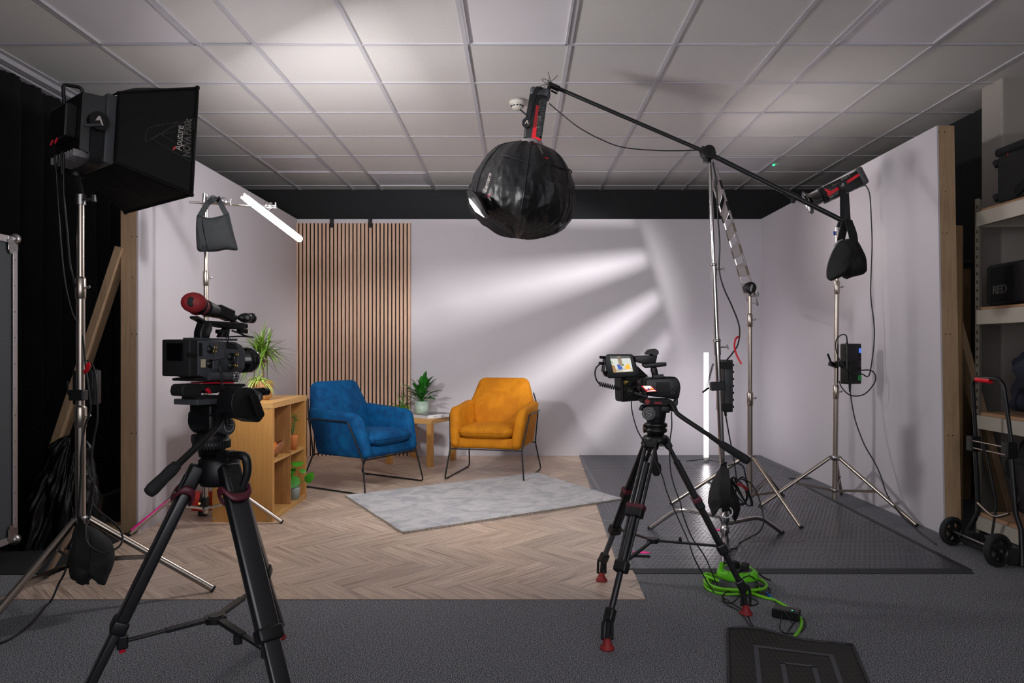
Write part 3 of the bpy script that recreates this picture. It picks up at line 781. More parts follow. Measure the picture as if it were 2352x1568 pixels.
# peace lily in mint pot
pc = V3((-.975, 7.155, TZ))
t = thing('peace_lily', 'leafy peace lily in a pale mint cylinder pot on the side table', 'potted plant', pc)
MB().lathe([(0, 0), (.064, 0), (.069, .004), (.069, .135), (.065, .135), (.064, .118), (0, .118)], pc, n=36).build('pot', mint_glaze, t)
MB().lathe([(.0645, .0), (.0697, .0005), (.0697, .014)], pc, n=36).build('pot_foot', simple('bare_clay', '#c9b39c', .8), t)
MB().lathe([(.0635, .119), (0, .124)], pc, n=24).build('soil', soil, t)
rnd = random.Random(3); m = MB(); st = MB()
tips = [(-.20, .00, .20), (-.11, -.02, .27), (-.15, -.03, .12), (-.22, -.02, .06), (-.05, 0, .26), (.0, 0, .30), (.05, -.02, .36), (.13, -.02, .30), (.16, 0, .27), (.20, -.03, .13),
        (.15, -.05, .06), (.09, -.06, .04), (.02, -.07, .09), (-.05, -.07, .07), (-.1, .05, .2), (.1, .07, .2), (.03, .06, .25), (-.06, .07, .1), (.08, -.04, .17), (-.09, -.06, .14), (-.02, -.04, .2), (.04, .0, .14)]
tips += [(x*.75+rnd.uniform(-.03, .03), y-.03, z*.8+rnd.uniform(-.02, .02)) for x, y, z in tips]
for x, y, z in tips:
    a = pc+V3((rnd.uniform(-.02, .02), rnd.uniform(-.02, .02), .12)); e = pc+V3((x, y, z+.11))
    d = e-a; k = a+d*.45+V3((0, 0, .03)); st.tube(cr([a, a+(k-a)*.6, k], 4), .002, 5)
    leaf(m, k, (e-k)+V3((0, 0, .04)), (e-k).length*1.0+.035, rnd.uniform(.058, .078), .35, 9, .22, prof=lambda s: (math.sin(PI*min(1, s*.98+.02)**.85))**.9)
m.build('leaf', plant_green, t); st.build('stem', plant_green, t)
MB().sphere(pc+V3((-.20, .0, .30)), (.006, .006, .02), n=8, m=6).tube(cr([pc+V3((0, 0, .12)), pc+V3((-.1, 0, .24)), pc+V3((-.20, 0, .29))], 5), .0016, 5).build('flower', simple('cream_spathe', '#d9d8b8', .5), t)
# striped aloe + low succulent in a planter behind the blue armrest
pc = V3((-1.14, 7.00, TZ))
t = thing('striped_aloe', 'spiky striped aloe with low green plants behind the blue armchair', 'potted plant', pc)
MB().lathe([(0, 0), (.07, 0), (.085, .07), (.082, .07), (.07, .06), (0, .06)], pc, n=30).build('pot', simple('cream_bowl_pot', '#b6b29c', .5), t)
MB().lathe([(.08, .061), (0, .066)], pc, n=20).build('soil', soil, t)
m = MB()
for x, y, z in ((-.15, 0, .13), (-.21, -.01, .10), (-.02, 0, .28), (.03, .0, .25), (.08, 0, .16), (.13, -.01, .15), (-.06, .02, .2), (.02, -.03, .18), (.1, .03, .2)):
    leaf(m, pc+V3((0, 0, .065)), V3((x, y, z-.03)), math.sqrt(x*x+y*y+z*z), .028, .12, 7, .6, prof=lambda s: (1-s)**.7)
m.build('leaf', spike_green, t)
m = MB()
for i in range(150):
    a = rnd.uniform(0, 2*PI); q = rnd.uniform(.0, .085); x, y = q*math.cos(a)-.01, q*math.sin(a)*.8
    leaf(m, pc+V3((x, y, .06)), V3((x*6+rnd.uniform(-.4, .4), y*6, 1)), rnd.uniform(.03, .075), .010, .15, 4, .4, prof=lambda s: (1-s)**.6)
m.build('small_leaf', moss_green, t)

# ================================================================= cube bookcase
X0, X1, Y0, Y1, Z1 = -1.963, -1.577, 4.583, 5.315, .766
t = thing('cube_bookcase', 'oak-effect bookcase of four open cubes left of the blue armchair', 'bookcase', ((X0+X1)/2, (Y0+Y1)/2, 0))
xm = (X0+X1)/2; xw = X1-X0; T = .038
MB().box((xm, Y0+T/2, Z1/2-T/2), (xw, T, Z1-T), bev=.001).build('side_panel', oak, t)
MB().box((xm, Y1-T/2, Z1/2-T/2), (xw, T, Z1-T), bev=.001).build('side_panel', oak, t)
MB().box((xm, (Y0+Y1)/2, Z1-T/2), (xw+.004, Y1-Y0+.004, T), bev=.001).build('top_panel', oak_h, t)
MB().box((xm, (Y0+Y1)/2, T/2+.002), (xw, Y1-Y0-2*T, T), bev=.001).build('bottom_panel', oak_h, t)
MB().box((xm, (Y0+Y1)/2, Z1/2), (xw-.004, .016, Z1-2*T)).build('divider', oak_dark, t)
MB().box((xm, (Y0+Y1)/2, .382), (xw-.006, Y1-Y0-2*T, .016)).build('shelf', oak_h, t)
m = MB()
for px, py in ((616, 937), (616, 1191), (492, 1191)):
    p = P(px, py, Y0-.0005); m.cyl(p+V3((0, .001, 0)), p-V3((0, .003, 0)), .0065, .005, n=10)
m.build('screw', alu, t)
# stoneware pot with dracaena and spider plant
pc = V3((-1.738, 4.85, Z1+.001))
t = thing('potted_dracaena', 'spiky dracaena in a speckled brown stoneware pot on the bookcase', 'potted plant', pc)
MB().lathe([(0, 0), (.045, 0), (.049, .004), (.058, .015), (.066, .035), (.069, .07), (.0675, .115), (.063, .128), (.058, .128), (.058, .11), (0, .11)], pc, n=40).build('pot', stone_glaze, t)
MB().lathe([(.0565, .111), (0, .116)], pc, n=20).build('soil', soil, t)
rnd = random.Random(11)
crowns = [pc+V3((-.01, .02, .345)), pc+V3((.035, -.01, .315)), pc+V3((-.03, -.01, .30))]
st = MB()
for c_ in crowns: st.tube(cr([pc+V3((.0, .0, .10)), pc+V3((.008, .0, .2)), c_], 5), .0065, 7)
st.build('trunk', stem_brown, t)
m = MB()
for ci, c_ in enumerate(crowns):
    for k in range(64):
        a = rnd.uniform(0, 2*PI); el = rnd.uniform(-.7, 1.5); L = rnd.uniform(.15, .26)
        d = V3((math.cos(a)*math.cos(el), math.sin(a)*math.cos(el)*.9, math.sin(el)))
        leaf(m, c_+V3((0, 0, rnd.uniform(-.03, .03))), d, L, rnd.uniform(.008, .013), rnd.uniform(.12, .55), 7, .35, prof=blade)
m.build('leaf', drac_green, t)
t2 = thing('spider_plant', 'pale striped spider plant at the rim of the stoneware pot', 'plant', pc+V3((-.01, -.03, .115)))
m = MB(); c_ = pc+V3((-.014, -.036, .122))
for k in range(120):
    a = rnd.uniform(0, 2*PI); el = rnd.uniform(.2, 1.3); L = rnd.uniform(.08, .17)
    leaf(m, c_, V3((math.cos(a)*math.cos(el), math.sin(a)*math.cos(el), math.sin(el))), L, .008, rnd.uniform(.5, 1.15), 7, .3, prof=ribbon)
m.build('leaf', spider_green, t2)
# wooden bowl with oranges
bc = V3((-1.672, 4.765, .392))
t = thing('wooden_bowl', 'rough carved wooden bowl holding oranges in the upper cube', 'bowl', bc)
def bd(p, a, i, r, h):
    k = 1+.18*math.sin(a*2+.6)+.07*math.sin(a*5); dz = (.012*math.sin(a*2+1)+.008*math.sin(a*3))*(h/.085)
    return V3((bc.x+(p.x-bc.x)*k*.82, bc.y+(p.y-bc.y)*k, p.z+dz))
MB().lathe([(0, 0), (.05, 0), (.085, .028), (.098, .06), (.10, .085), (.088, .087), (.082, .06), (.06, .028), (0, .022)], bc, n=40, disp=bd).build('bowl', bowl_wood, t)
for k, (dx, dy, dz, lb) in enumerate(((.035, -.035, .070, 'bright orange fruit at the near edge of the wooden bowl'), (.02, .045, .062, 'bright orange fruit at the bowl centre, half behind the rim'), (-.03, .0, .065, 'bright orange fruit at the back of the wooden bowl'))):
    tag(MB().sphere(bc+V3((dx, dy, dz)), .032).build('orange', orange_peel), lb, 'fruit', 'oranges in the wooden bowl')
# palm
pc = V3((-1.622, 5.13, .3925))
t = thing('potted_palm', 'little palm in an orange terracotta pot in the upper far cube', 'potted plant', pc)
MB().lathe([(0, 0), (.030, 0), (.036, .09), (.038, .10), (.034, .10), (.033, .09), (0, .088)], pc, n=28).build('pot', terracotta, t)
MB().lathe([(.0325, .0885), (0, .092)], pc, n=16).build('soil', soil, t)
m = MB(); st = MB()
for k in range(7):
    a = rnd.uniform(0, 2*PI); top = pc+V3((.03*math.cos(a), .03*math.sin(a), rnd.uniform(.17, .27)))
    st.tube(cr([pc+V3((0, 0, .088)), (pc+top)/2+V3((0, 0, .05)), top], 4), .0016, 5)
    for j in range(9):
        b_ = rnd.uniform(0, 2*PI); leaf(m, top-V3((0, 0, .01*j*.5)), V3((math.cos(b_), math.sin(b_), .35)), rnd.uniform(.03, .06), .007, .45, 5, .3, prof=ribbon)
m.build('leaf', palm_green, t); st.build('stem', palm_green, t)
# pilea
pc = V3((-1.605, 5.11, .0405))
t = thing('potted_pilea', 'round-leaved plant in a grey pot in the lower far cube', 'potted plant', pc)
MB().lathe([(0, 0), (.034, 0), (.042, .075), (.045, .082), (.040, .082), (.038, .07), (0, .068)], pc, n=28).build('pot', grey_glaze, t)
MB().lathe([(.0385, .0695), (0, .072)], pc, n=16).build('soil', soil, t)
m = MB(); st = MB()
for (x, y, z, r_, nx, ny, nz) in ((.005, -.04, .13, .043, .25, -.9, .35), (.10, .035, .145, .040, -.5, -.8, .5), (.03, -.02, .255, .036, .1, -.35, .93), (-.03, .03, .20, .03, 0, -.5, .8), (.06, .0, .20, .022, .4, -.4, .8), (-.01, -.05, .19, .026, -.2, -.7, .6)):
    c_ = pc+V3((x, y, z)); nn = V3((nx, ny, nz)).normalized(); bx, by, bz = basis(nn)
    pts = [c_+(bx*math.cos(a)*r_*1.15+by*math.sin(a)*r_)+nn*(.004*math.cos(2*a)) for a in [2*PI*i/24 for i in range(24)]]
    m.add([c_+nn*.004]+pts, [[0, 1+i, 1+(i+1) % 24] for i in range(24)], 0, True)
    m.add([c_+nn*.0025]+[p-nn*.0015 for p in pts], [[0, 1+(i+1) % 24, 1+i] for i in range(24)], 0, True)
    st.tube(cr([pc+V3((0, 0, .07)), pc+V3((x*.4, y*.4, z*.75)), c_], 5), .0018, 5)
m.build('leaf', pilea_green, t); st.build('stem', pilea_green, t)
# ================================================================= lighting stands
def light_stand(name, label, c, feet, hub_z, brace_z, top, secs, mat=steel, leg_r=.0125, brace_at=.52, rot=0):
    """c: pole foot, feet: floor points, secs: (z0, z1, radius), collars between them; top may lean."""
    t = thing(name, label, 'light stand', (c[0], c[1], 0), 'lighting stands'); c = V3((c[0], c[1], 0)); top = V3(top)
    ax = (top-c); pz = lambda z: c+ax*(z/top.z)
    for (z0, z1, r) in secs:
        MB().cyl(pz(z0), pz(z1), r, n=24).build('pole', mat, t)
    for i in range(len(secs)):
        z0, z1, r = secs[i]
        if i+1 < len(secs):
            z = z1; m = MB(); m.lathe([(r+.0005, -.078), (r+.003, -.074), (r+.0042, -.035), (r+.0036, .008), (r+.001, .014), (secs[i+1][2]+.002, .016), (secs[i+1][2], .018)], pz(z), ax, 24)
            o = m.build('collar', mat, t)
            MB().cyl(pz(z-.03)+V3((r, 0, 0)), pz(z-.03)+V3((r+.018, -.003, .002)), .0035, n=8).box(pz(z-.03)+V3((r+.020, -.004, .004)), (.014, .006, .012), Matrix.Rotation(-.5, 3, 'Y'), bev=.002).build('locking_knob', cast_zinc, o)
    hub = MB().lathe([(.017, -.018), (.026, -.018), (.028, .012), (.017, .018)], pz(hub_z), ax, 20)
    lo = MB().lathe([(.016, -.012), (.023, -.012), (.023, .010), (.016, .012)], pz(brace_z), ax, 20)
    hub = hub.build('leg_hub', cast_zinc, t); lo.build('brace_hub', cast_zinc, t)
    for f in feet:
        f = V3((f[0], f[1], leg_r)); d = V3((f.x-c.x, f.y-c.y, 0)).normalized(); a = pz(hub_z)+d*.034
        s = V3((-d.y, d.x, 0))
        MB().box(pz(hub_z)+d*.028, (.03, .026, .026), Matrix((d, s, V3((0, 0, 1)))).transposed(), bev=.003).build('leg_bracket', cast_zinc, hub)
        l = MB().tube([a, f], leg_r, 12).build('leg', mat, t)
        MB().cyl(f-(f-a).normalized()*.007, f+(f-a).normalized()*.004, leg_r+.0005, n=12).build('end_cap', rubber, l)
        q = a+(f-a)*brace_at; p0 = pz(brace_z)+d*.022
        br = MB()
        for k in (-1, 1): br.bar(p0+s*k*.012, q+s*k*.012, .003, .014, up=(0, 0, 1))
        br.cyl(q-s*.017, q+s*.017, .004, n=8); br.build('brace', mat, t)
    return t, pz
# ---- 1: left, carries the softbox lamp
g1 = G(490, 1360); g2 = G(105, 1329); c1 = V3((-1.896, 3.10, 0))
z = lambda py, Y: H-(py-CY)/F*Y
t1, pz1 = light_stand('light_stand', 'tall steel light stand carrying the black softbox lamp by the curtain', c1, [g1, g2, (-2.0, 2.57)], .375, .20, (-1.896, 3.10, 1.75),
    [(.14, z(940, 3.1), .0205), (z(940, 3.1), z(645, 3.1), .0175), (z(645, 3.1), 1.75, .0145)], leg_r=.0155)
MB().cyl((-1.896, 3.10, 1.735), (-1.896, 3.10, 1.78), .021, n=20).cyl((-1.88, 3.09, 1.755), (-1.835, 3.085, 1.757), .006, n=8).box((-1.828, 3.084, 1.76), (.02, .012, .034), bev=.004).build('top_receiver', cast_zinc, t1)
# ---- 2: in front of the left set wall
c2 = V3((-1.944, 4.45, 0)); A2 = G(648, 1203); B2 = G(297, 1232)
t2, pz2 = light_stand('light_stand', 'steel light stand before the left set wall with pink tape on one leg', c2, [A2, B2, (-2.15, 4.86)], .343, .125, (-1.944, 4.45, 2.03),
    [(.09, z(700, 4.45), .0160), (z(700, 4.45), z(628, 4.45), .0145), (z(628, 4.45), 2.03, .012)], leg_r=.0125, brace_at=.5)
a = pz2(.343); b_ = V3((B2.x, B2.y, .012)); nrm = V3((-.3, -.6, .5)).normalized()
tag(MB().tube([a+(b_-a)*.06+V3((-.008, -.010, .008)), a+(b_-a)*.95+V3((-.008, -.010, .008))], .0075, 8).build('pink_tape', pink_tape, t2), 'bright pink tape along the leg')
# grip heads + arm on stand 2
gh = P(480, 461, 4.44)
m = MB(); m.cyl(gh+V3((-.03, 0, -.03)), gh+V3((-.025, 0, .045)), .014, n=16); m.build('spigot', cast_zinc, t2)
bar0 = P(434, 464, 4.38); bar1 = P(636, 476, 4.64)
arm = tag(MB().tube([bar0, bar1], .0075, 12).build('grip_arm', chrome), 'chrome grip arm clamped level across the pink-taped stand', 'grip arm')
tag(arm, group=None)
def griphead(c, d, r=.026, name='grip_head', parent=None, knob=(1, 0, .1)):
    c = V3(c); d = V3(d).normalized(); k = V3(knob).normalized(); x, y, zz = basis(k)
    o = MB().lathe([(0, -.024), (r*.86, -.024), (r, -.018), (r, -.003), (r*.92, -.001), (r*.92, .001), (r, .003), (r, .018), (r*.86, .024), (0, .024)], c, d, 24).build(name, cast_zinc, parent)
    kb = MB().cyl(c+k*r*.4, c+k*(r+.02), .006, n=10); kb.bar(c+k*(r+.024)-y*.022, c+k*(r+.024)+y*.022, .014, .010, up=k, bev=.004); kb.build('clamp_knob', cast_zinc, o)
    return o
griphead(P(492, 459, 4.445), (.1, -1, 0), .026, parent=t2, knob=(-1, 0, .35))
griphead(P(513, 462, 4.48), (.6, -.8, .1), .022, parent=t2, knob=(1, .1, -.1))
hc = P(617, 473, 4.63)
o = griphead(hc, (1, .15, 0), .024, name='end_grip_head', parent=arm, knob=(1, -.1, .05))
MB().cyl(hc+V3((.0, -.0, -.012)), P(621, 497, 4.62), .008, n=10).build('tube_clamp_pin', cast_zinc, arm)
# tube lamp A
def tube_lamp(name, label, a, b, r, s):
    a, b = V3(a), V3(b); t = thing(name, label, 'tube light', (a+b)/2, 'glowing tube lights'); d = (b-a).normalized()
    MB().tube([a+d*.02, b-d*.008], r, 24).lathe([(r, 0), (r*.8, .012), (r*.4, .018), (0, .02)], b-d*.008, d, 24).build('tube', tube_glow('tube_glow_'+str(s).replace('.', '_'), s), t)
    cap = MB().cyl(a, a+d*.022, r*1.03, n=24).build('end_cap', detector_white, t)
    m = MB(); x, y, zz = basis(-d)
    for k, (u, v) in enumerate(((0, 0), (.35, .3), (-.3, .35))): m.cyl(a+(x*u+y*v)*r, a+(x*u+y*v)*r-d*.0015, r*(.28 if k == 0 else .12), n=10)
    m.build('socket', rubber, cap)
    return t
tA = tube_lamp('tube_light', 'glowing white tube light tilted on the grip arm by the left wall', P(557, 449, 4.44), P(690, 550, 4.70), .0215, 10)
# ---- 5: right, carries the spot lamp
c5 = V3((2.175, 4.95, 0))
t5, pz5 = light_stand('light_stand', 'steel light stand against the right set wall carrying the red-striped spot lamp', c5, [G(1745, 1166), G(2106, 1211), (2.44, 5.44)], .36, .135, (2.195, 4.95, 1.93),
    [(.075, z(890, 4.95), .0175), (z(890, 4.95), z(650, 4.95), .0155), (z(650, 4.95), 1.90, .0125)], leg_r=.0125)
MB().cyl((2.195, 4.95, 1.88), (2.195, 4.95, 1.945), .016, n=16).box((2.172, 4.945, 1.905), (.02, .014, .028), bev=.002).build('top_receiver', cast_zinc, t5)
tag(MB().box((2.166, 4.936, 1.905), (.012, .004, .024)).build('blue_knob', simple('blue_knob_cap', '#2450c0', .4), t5), 'small blue knob cap')
# ---- 4: middle-right, carries the strip frame
c4 = V3((1.588, 4.94, 0))
t4, pz4 = light_stand('light_stand', 'steel light stand holding the tilted strip frame at the back', c4, [G(1840, 1216), G(1541, 1161), (1.97, 5.36)], .365, .105, (1.588, 4.94, 1.50),
    [(.09, z(905, 4.94), .0175), (z(905, 4.94), z(725, 4.94), .0145), (z(725, 4.94), 1.50, .012)], leg_r=.0125)
gk = P(1722, 661, 4.93)
o = MB().lathe([(0, -.028), (.034, -.028), (.040, -.022), (.040, -.003), (.036, 0), (.040, .003), (.040, .022), (.034, .028), (0, .028)], gk, (.05, -1, .05), 28).build('clamp_disc', black_plastic, t4)
MB().cyl(gk+V3((0, -.03, 0)), gk+V3((0, -.036, 0)), .009, n=12).bar(gk+V3((-.004, -.034, -.03)), gk+V3((.006, -.034, .02)), .012, .008, up=(0, 1, 0), bev=.002).build('disc_bolt', cast_zinc, o)
MB().cyl(V3((1.588, 4.94, 1.48)), gk-V3((0, 0, .03)), .015, n=14).cyl(gk+V3((0, 0, -.055)), gk+V3((.05, -.01, -.05)), .006, n=8).box(gk+V3((.052, -.01, -.045)), (.014, .01, .03), bev=.003).build('top_receiver', cast_zinc, t4)
# strip frame
fl = P(1741, 702, 4.99); fu = P(1643, 378, 5.05); wv = P(1716, 692, 5.86)-fl
fl2, fu2 = fl+wv, P(1637, 425, 5.86)
fr = thing('strip_frame', 'tilted silver frame strung with frosted strips above its stand', 'light modifier', (fl+fu+fl2+fu2)/4)
loop = rounded([fl+(fu-fl)*.5, fl, fl2, fu2, fu, fl+(fu-fl)*.5], .05, 5)[:-1]
m = MB().tube(loop, .0080, 12, closed=True); m.build('frame_rod', alu, fr)
m = MB(); st_ = MB()
nS = 6
for k in range(nS):
    a0 = .06+.152*k; a1 = a0+.098
    p = fl+(fu-fl)*a0; q = fl+(fu-fl)*a1; p2 = fl2+(fu2-fl2)*a0; q2 = fl2+(fu2-fl2)*a1
    m2 = MB(); NN = 8
    m2.grid(lambda u, v: (p*(1-v)+q*v)*(1-u)+(p2*(1-v)+q2*v)*u+V3((.003*math.sin(PI*u), 0, -.003*math.sin(PI*u))), NN, 2)
    m2.build('strip', strip_film, fr, solid=.0012)
    for (x_, y_) in ((p, q), (p2, q2)): MB().tube([x_+(y_-x_)*.05, x_+(y_-x_)*.70], .0086, 10).build('tape_band', black_plastic if k > 3 else tan_tape, fr)
# ---- 3: chrome C-stand in the middle with the boom
c3 = V3((1.165, 4.12, 0)); f3a = V3((.795, 4.385, .012)); f3b = V3((1.57, 4.285, .012)); f3c = V3((1.045, 3.66, .012))
t3 = thing('century_stand', 'chrome stand with bent turtle legs holding up the black boom', 'light stand', c3, 'lighting stands')
topp = P(1628, 352, 4.12)
px3 = lambda py: P(1665+(1628-1665)*(1200-py)/(1200-352), py, 4.12)
secs = [(1212, 800, .0165), (800, 618, .0150), (618, 362, .0125)]
for i, (y0, y1, r) in enumerate(secs): MB().cyl(px3(y0), px3(y1), r, n=24).build('pole', (chrome if i < 9 else chrome), t3)
for (y0, y1, r) in ((815, 778, .0205), (632, 604, .0185)):
    o = MB().cyl(px3(y0), px3(y1), r, n=24).lathe([(r, 0), (r+.003, .004), (r+.003, .012), (r, .016)], px3(y1)-V3((0, 0, .018)), (0, 0, 1), 24).build('collar', chrome, t3)
    p = px3((y0+y1)/2); MB().cyl(p+V3((r, 0, 0)), p+V3((r+.03, -.01, 0)), .005, n=8).bar(p+V3((r+.032, -.01, .014)), p+V3((r+.04, -.01, -.014)), .010, .008, bev=.003).build('locking_knob', cast_zinc, o)
hub = px3(1190)
for k, ff in enumerate((f3a, f3b, f3c)):
    d = V3((ff.x-hub.x, ff.y-hub.y, 0)); L_ = d.length; d.normalize()
    hz = hub.z-.03+.035*(1-k)
    if k == 2: hz = hub.z-.10
    bend = V3((hub.x, hub.y, hz))+d*(L_*.60); bend.z = hz+.015
    l = MB().tube(rounded([V3((hub.x, hub.y, hz))+d*.015, bend, ff], .06, 6), .0125, 14).build('leg', chrome, t3)
    MB().cyl(ff+V3((0, 0, .012))-d*.004, ff-V3((0, 0, .010)), .0145, n=12).build('rubber_foot', rubber, l)
m = MB().lathe([(.0, -.16), (.014, -.16), (.022, -.14), (.024, -.12), (.019, -.10), (.019, -.085), (.026, -.08), (.026, -.05), (.02, -.045), (.02, -.02), (.027, -.015), (.027, .02), (.018, .03), (.018, .05)], hub, (0, 0, 1), 20)
m.build('leg_hub', cast_zinc, t3)
# boom: swivel, long rod, weight
bl = P(1266, 196, 4.30); bp_ = P(1625, 351, 4.10); br_ = P(1946, 512, 3.92)
boom = thing('lighting_boom', 'long black boom arm reaching diagonally across the ceiling', 'lighting boom', bp_)
dirb = (br_-bl).normalized()
MB().tube([bl, bp_], .0115, 14).build('rod', blackmetal, boom); MB().tube([bp_, br_], .0135, 14).build('rear_rod', blackmetal, boom)
m = MB().cyl(bp_+V3((0, -.038, 0)), bp_+V3((0, .03, 0)), .036, n=28).cyl(bp_+V3((-.005, .0, -.055)), bp_+V3((0, 0, 0)), .021, n=16)
m.bar(bp_-dirb*.045, bp_+dirb*.045, .04, .045, bev=.006); m.build('swivel', black_plastic, boom)
MB().cyl(bp_+V3((0, -.04, 0)), bp_+V3((0, -.05, 0)), .028, n=24).bar(bp_+V3((0, -.054, -.022)), bp_+V3((0, -.054, .024)), .014, .012, bev=.003).build('swivel_knob', gloss_black, boom)
for py_, sz in ((.36, .0145), (.52, .0145)):
    q = bl+(bp_-bl)*py_; MB().cyl(q-dirb*.004, q+dirb*.004, sz, n=12)
q = bp_+(br_-bp_)*.62
o = MB().cyl(q-dirb*.03, q+dirb*.03, .019, n=16).box(q+V3((.0, -.005, -.028)), (.022, .02, .03), bev=.004).build('boom_clamp', black_plastic, boom)
MB().cyl(br_-dirb*.012, br_+dirb*.004, .016, n=14).build('end_cap', rubber, boom)
ep = MB().cyl(bl-dirb*.015, bl+dirb*.055, .0175, n=16).cyl(bl+V3((-.004, -.002, .016)), bl+V3((-.03, -.005, -.085)), .012, n=14).cyl(bl+V3((0, -.01, -.035)), bl+V3((.035, -.015, -.055)), .006, n=8).build('end_joint', black_plastic, boom)
# cable ties at the tip
m = MB()
for pts in (((1256, 190), (1262, 180), (1259, 165)), ((1258, 190), (1268, 185), (1281, 173)), ((1256, 192), (1245, 184), (1250, 181), (1262, 186), (1266, 180)), ((1258, 192), (1246, 196), (1240, 199)), ((1259, 192), (1240, 212), (1246, 225), (1258, 232), (1264, 215), (1254, 203))):
    m.tube(cr([P(x, y, 4.27) for x, y in pts], 5), .0018, 5)
m.build('cable_tie', simple('black_nylon_tie', '#24241f', .5), boom)

# ================================================================= sandbags
def bagmesh(pts, P0, n, depth, mat, name, parent, nz=.008, seed=0, bulge=.5):
    """A soft bag: outline on a plane, swollen to both sides and wrinkled."""
    n = V3(n).normalized(); o2 = [W(x, y, P0, n) for x, y in pts]; c = sum(o2, V3((0, 0, 0)))/len(o2)
    ring = cr(o2, 5, closed=True); K = 9; m = MB()
    for s in (-1, 1):
        vs = []
        for j in range(K+1):
            q = 1-j/K
            for p in ring:
                b = c+(p-c)*q; h = (1-q**2.4)**bulge*depth/2 if q < 1 else 0
                w = noise.noise(b*14+V3((seed, s*3, 0)))*nz+noise.noise(b*38+V3((seed, 0, 0)))*nz*.4
                w *= (1-q**6)
                vs.append(b+n*s*(h+w))
        N = len(ring); fs = []
        for j in range(K):
            for i in range(N):
                f = [j*N+i, j*N+(i+1) % N, (j+1)*N+(i+1) % N, (j+1)*N+i]; fs.append(f if s > 0 else f[::-1])
        m.add(vs, fs, 0, True)
    return m.build(name, mat, parent, sub=-1)
def strap(pts, n, w, th, mat, name, parent):
    pts = cr(pts, 5); n = V3(n).normalized(); m = MB(); vs = []
    for i, p in enumerate(pts):
        tg = (pts[min(i+1, len(pts)-1)]-pts[max(0, i-1)]).normalized(); s = tg.cross(n).normalized()
        ww = w if not callable(w) else w(i/(len(pts)-1))
        for a, b in ((-1, -1), (1, -1), (1, 1), (-1, 1)): vs.append(p+s*a*ww/2+n*b*th/2)
    N = len(pts); fs = [[i*4+k, i*4+(k+1) % 4, (i+1)*4+(k+1) % 4, (i+1)*4+k] for i in range(N-1) for k in range(4)]+[[3, 2, 1, 0], [4*N-4, 4*N-3, 4*N-2, 4*N-1]]
    m.add(vs, fs, 0, False); return m.build(name, mat, parent)
n0 = (.12, -1, 0)
q0 = P(498, 530, 4.34)
t = thing('sandbag', 'dark grey sandbag hanging from the grip arm beside the left wall', 'sandbag', q0, 'sandbags on the stands')
bagmesh([(453, 494), (465, 497), (481, 500), (496, 498), (512, 494), (525, 491), (531, 510), (538, 540), (546, 571), (538, 575), (520, 573), (500, 577), (478, 578), (455, 576), (451, 555), (450, 520)], q0, n0, .06, bag_nylon, 'bag_body', t, .006, 1)
strap([W(459, 497, q0, n0), W(470, 478, q0, n0), W(478, 466, q0+V3((0, .0, 0)), n0), W(491, 457, q0+V3((0, -.03, 0)), n0), W(499, 453, q0+V3((0, .02, 0)), n0)], n0, .032, .006, bag_nylon, 'handle', t)
strap([W(522, 495, q0, n0), W(513, 480, q0, n0), W(507, 467, q0, n0), W(499, 453, q0+V3((0, .02, 0)), n0)], n0, .032, .006, bag_nylon, 'handle', t)
strap([W(458, 500, q0+V3((0, -.035, 0)), n0), W(461, 530, q0+V3((0, -.04, 0)), n0), W(468, 560, q0+V3((0, -.035, 0)), n0), W(470, 578, q0+V3((0, -.01, 0)), n0)], n0, .026, .004, bag_nylon, 'side_webbing', t)
# bag on the boom's tail
q1 = P(1944, 575, 3.86); n1 = (.1, -1, 0)
t = thing('hanging_sandbag', 'black sandbag hanging from the low end of the boom arm', 'sandbag', q1, 'sandbags on the stands')
bagmesh([(1926, 556), (1940, 550), (1952, 548), (1964, 551), (1973, 566), (1984, 590), (1987, 615), (1984, 629), (1966, 634), (1952, 638), (1945, 641), (1940, 634), (1920, 641), (1909, 645), (1902, 638), (1903, 610), (1912, 583)], q1, n1, .15, bag_black, 'bag_body', t, .010, 5, .5)
strap([W(1930, 558, q1+V3((0, .03, 0)), n1), W(1936, 532, q1+V3((0, .03, 0)), n1), W(1941, 515, q1+V3((0, .02, 0)), n1), W(1948, 504, q1+V3((0, 0, 0)), n1)], n1, .040, .008, bag_black, 'handle', t)
strap([W(1948, 504, q1, n1), W(1953, 520, q1+V3((0, -.03, 0)), n1), W(1959, 540, q1+V3((0, -.04, 0)), n1), W(1961, 556, q1+V3((0, -.045, 0)), n1)], n1, .045, .008, bag_black, 'handle', t)
strap([W(1917, 566, q1+V3((0, .02, 0)), n1), W(1925, 556, q1+V3((0, .02, 0)), n1), W(1936, 552, q1+V3((0, .02, 0)), n1)], n1, .014, .004, clear_plastic, 'cable_tie', t)
# bag on the left stand's foot
q2 = P(208, 1275, 3.03)
t = thing('sandbag', 'limp black sandbag slung under the hub of the softbox stand', 'sandbag', q2, 'sandbags on the stands')
bagmesh([(172, 1208), (190, 1203), (215, 1210), (238, 1225), (256, 1245), (262, 1282), (258, 1305), (250, 1322), (240, 1344), (226, 1334), (214, 1327), (200, 1338), (190, 1344), (180, 1336), (164, 1326), (159, 1290), (163, 1250)], q2, (.15, -1, .1), .13, bag_black, 'bag_body', t, .012, 9, .5)
strap([P(180, 1195, 3.06), P(184, 1212, 3.0), P(190, 1250, 2.965), P(188, 1300, 2.965), P(190, 1340, 3.0)], n0, .05, .006, bag_black, 'handle', t)
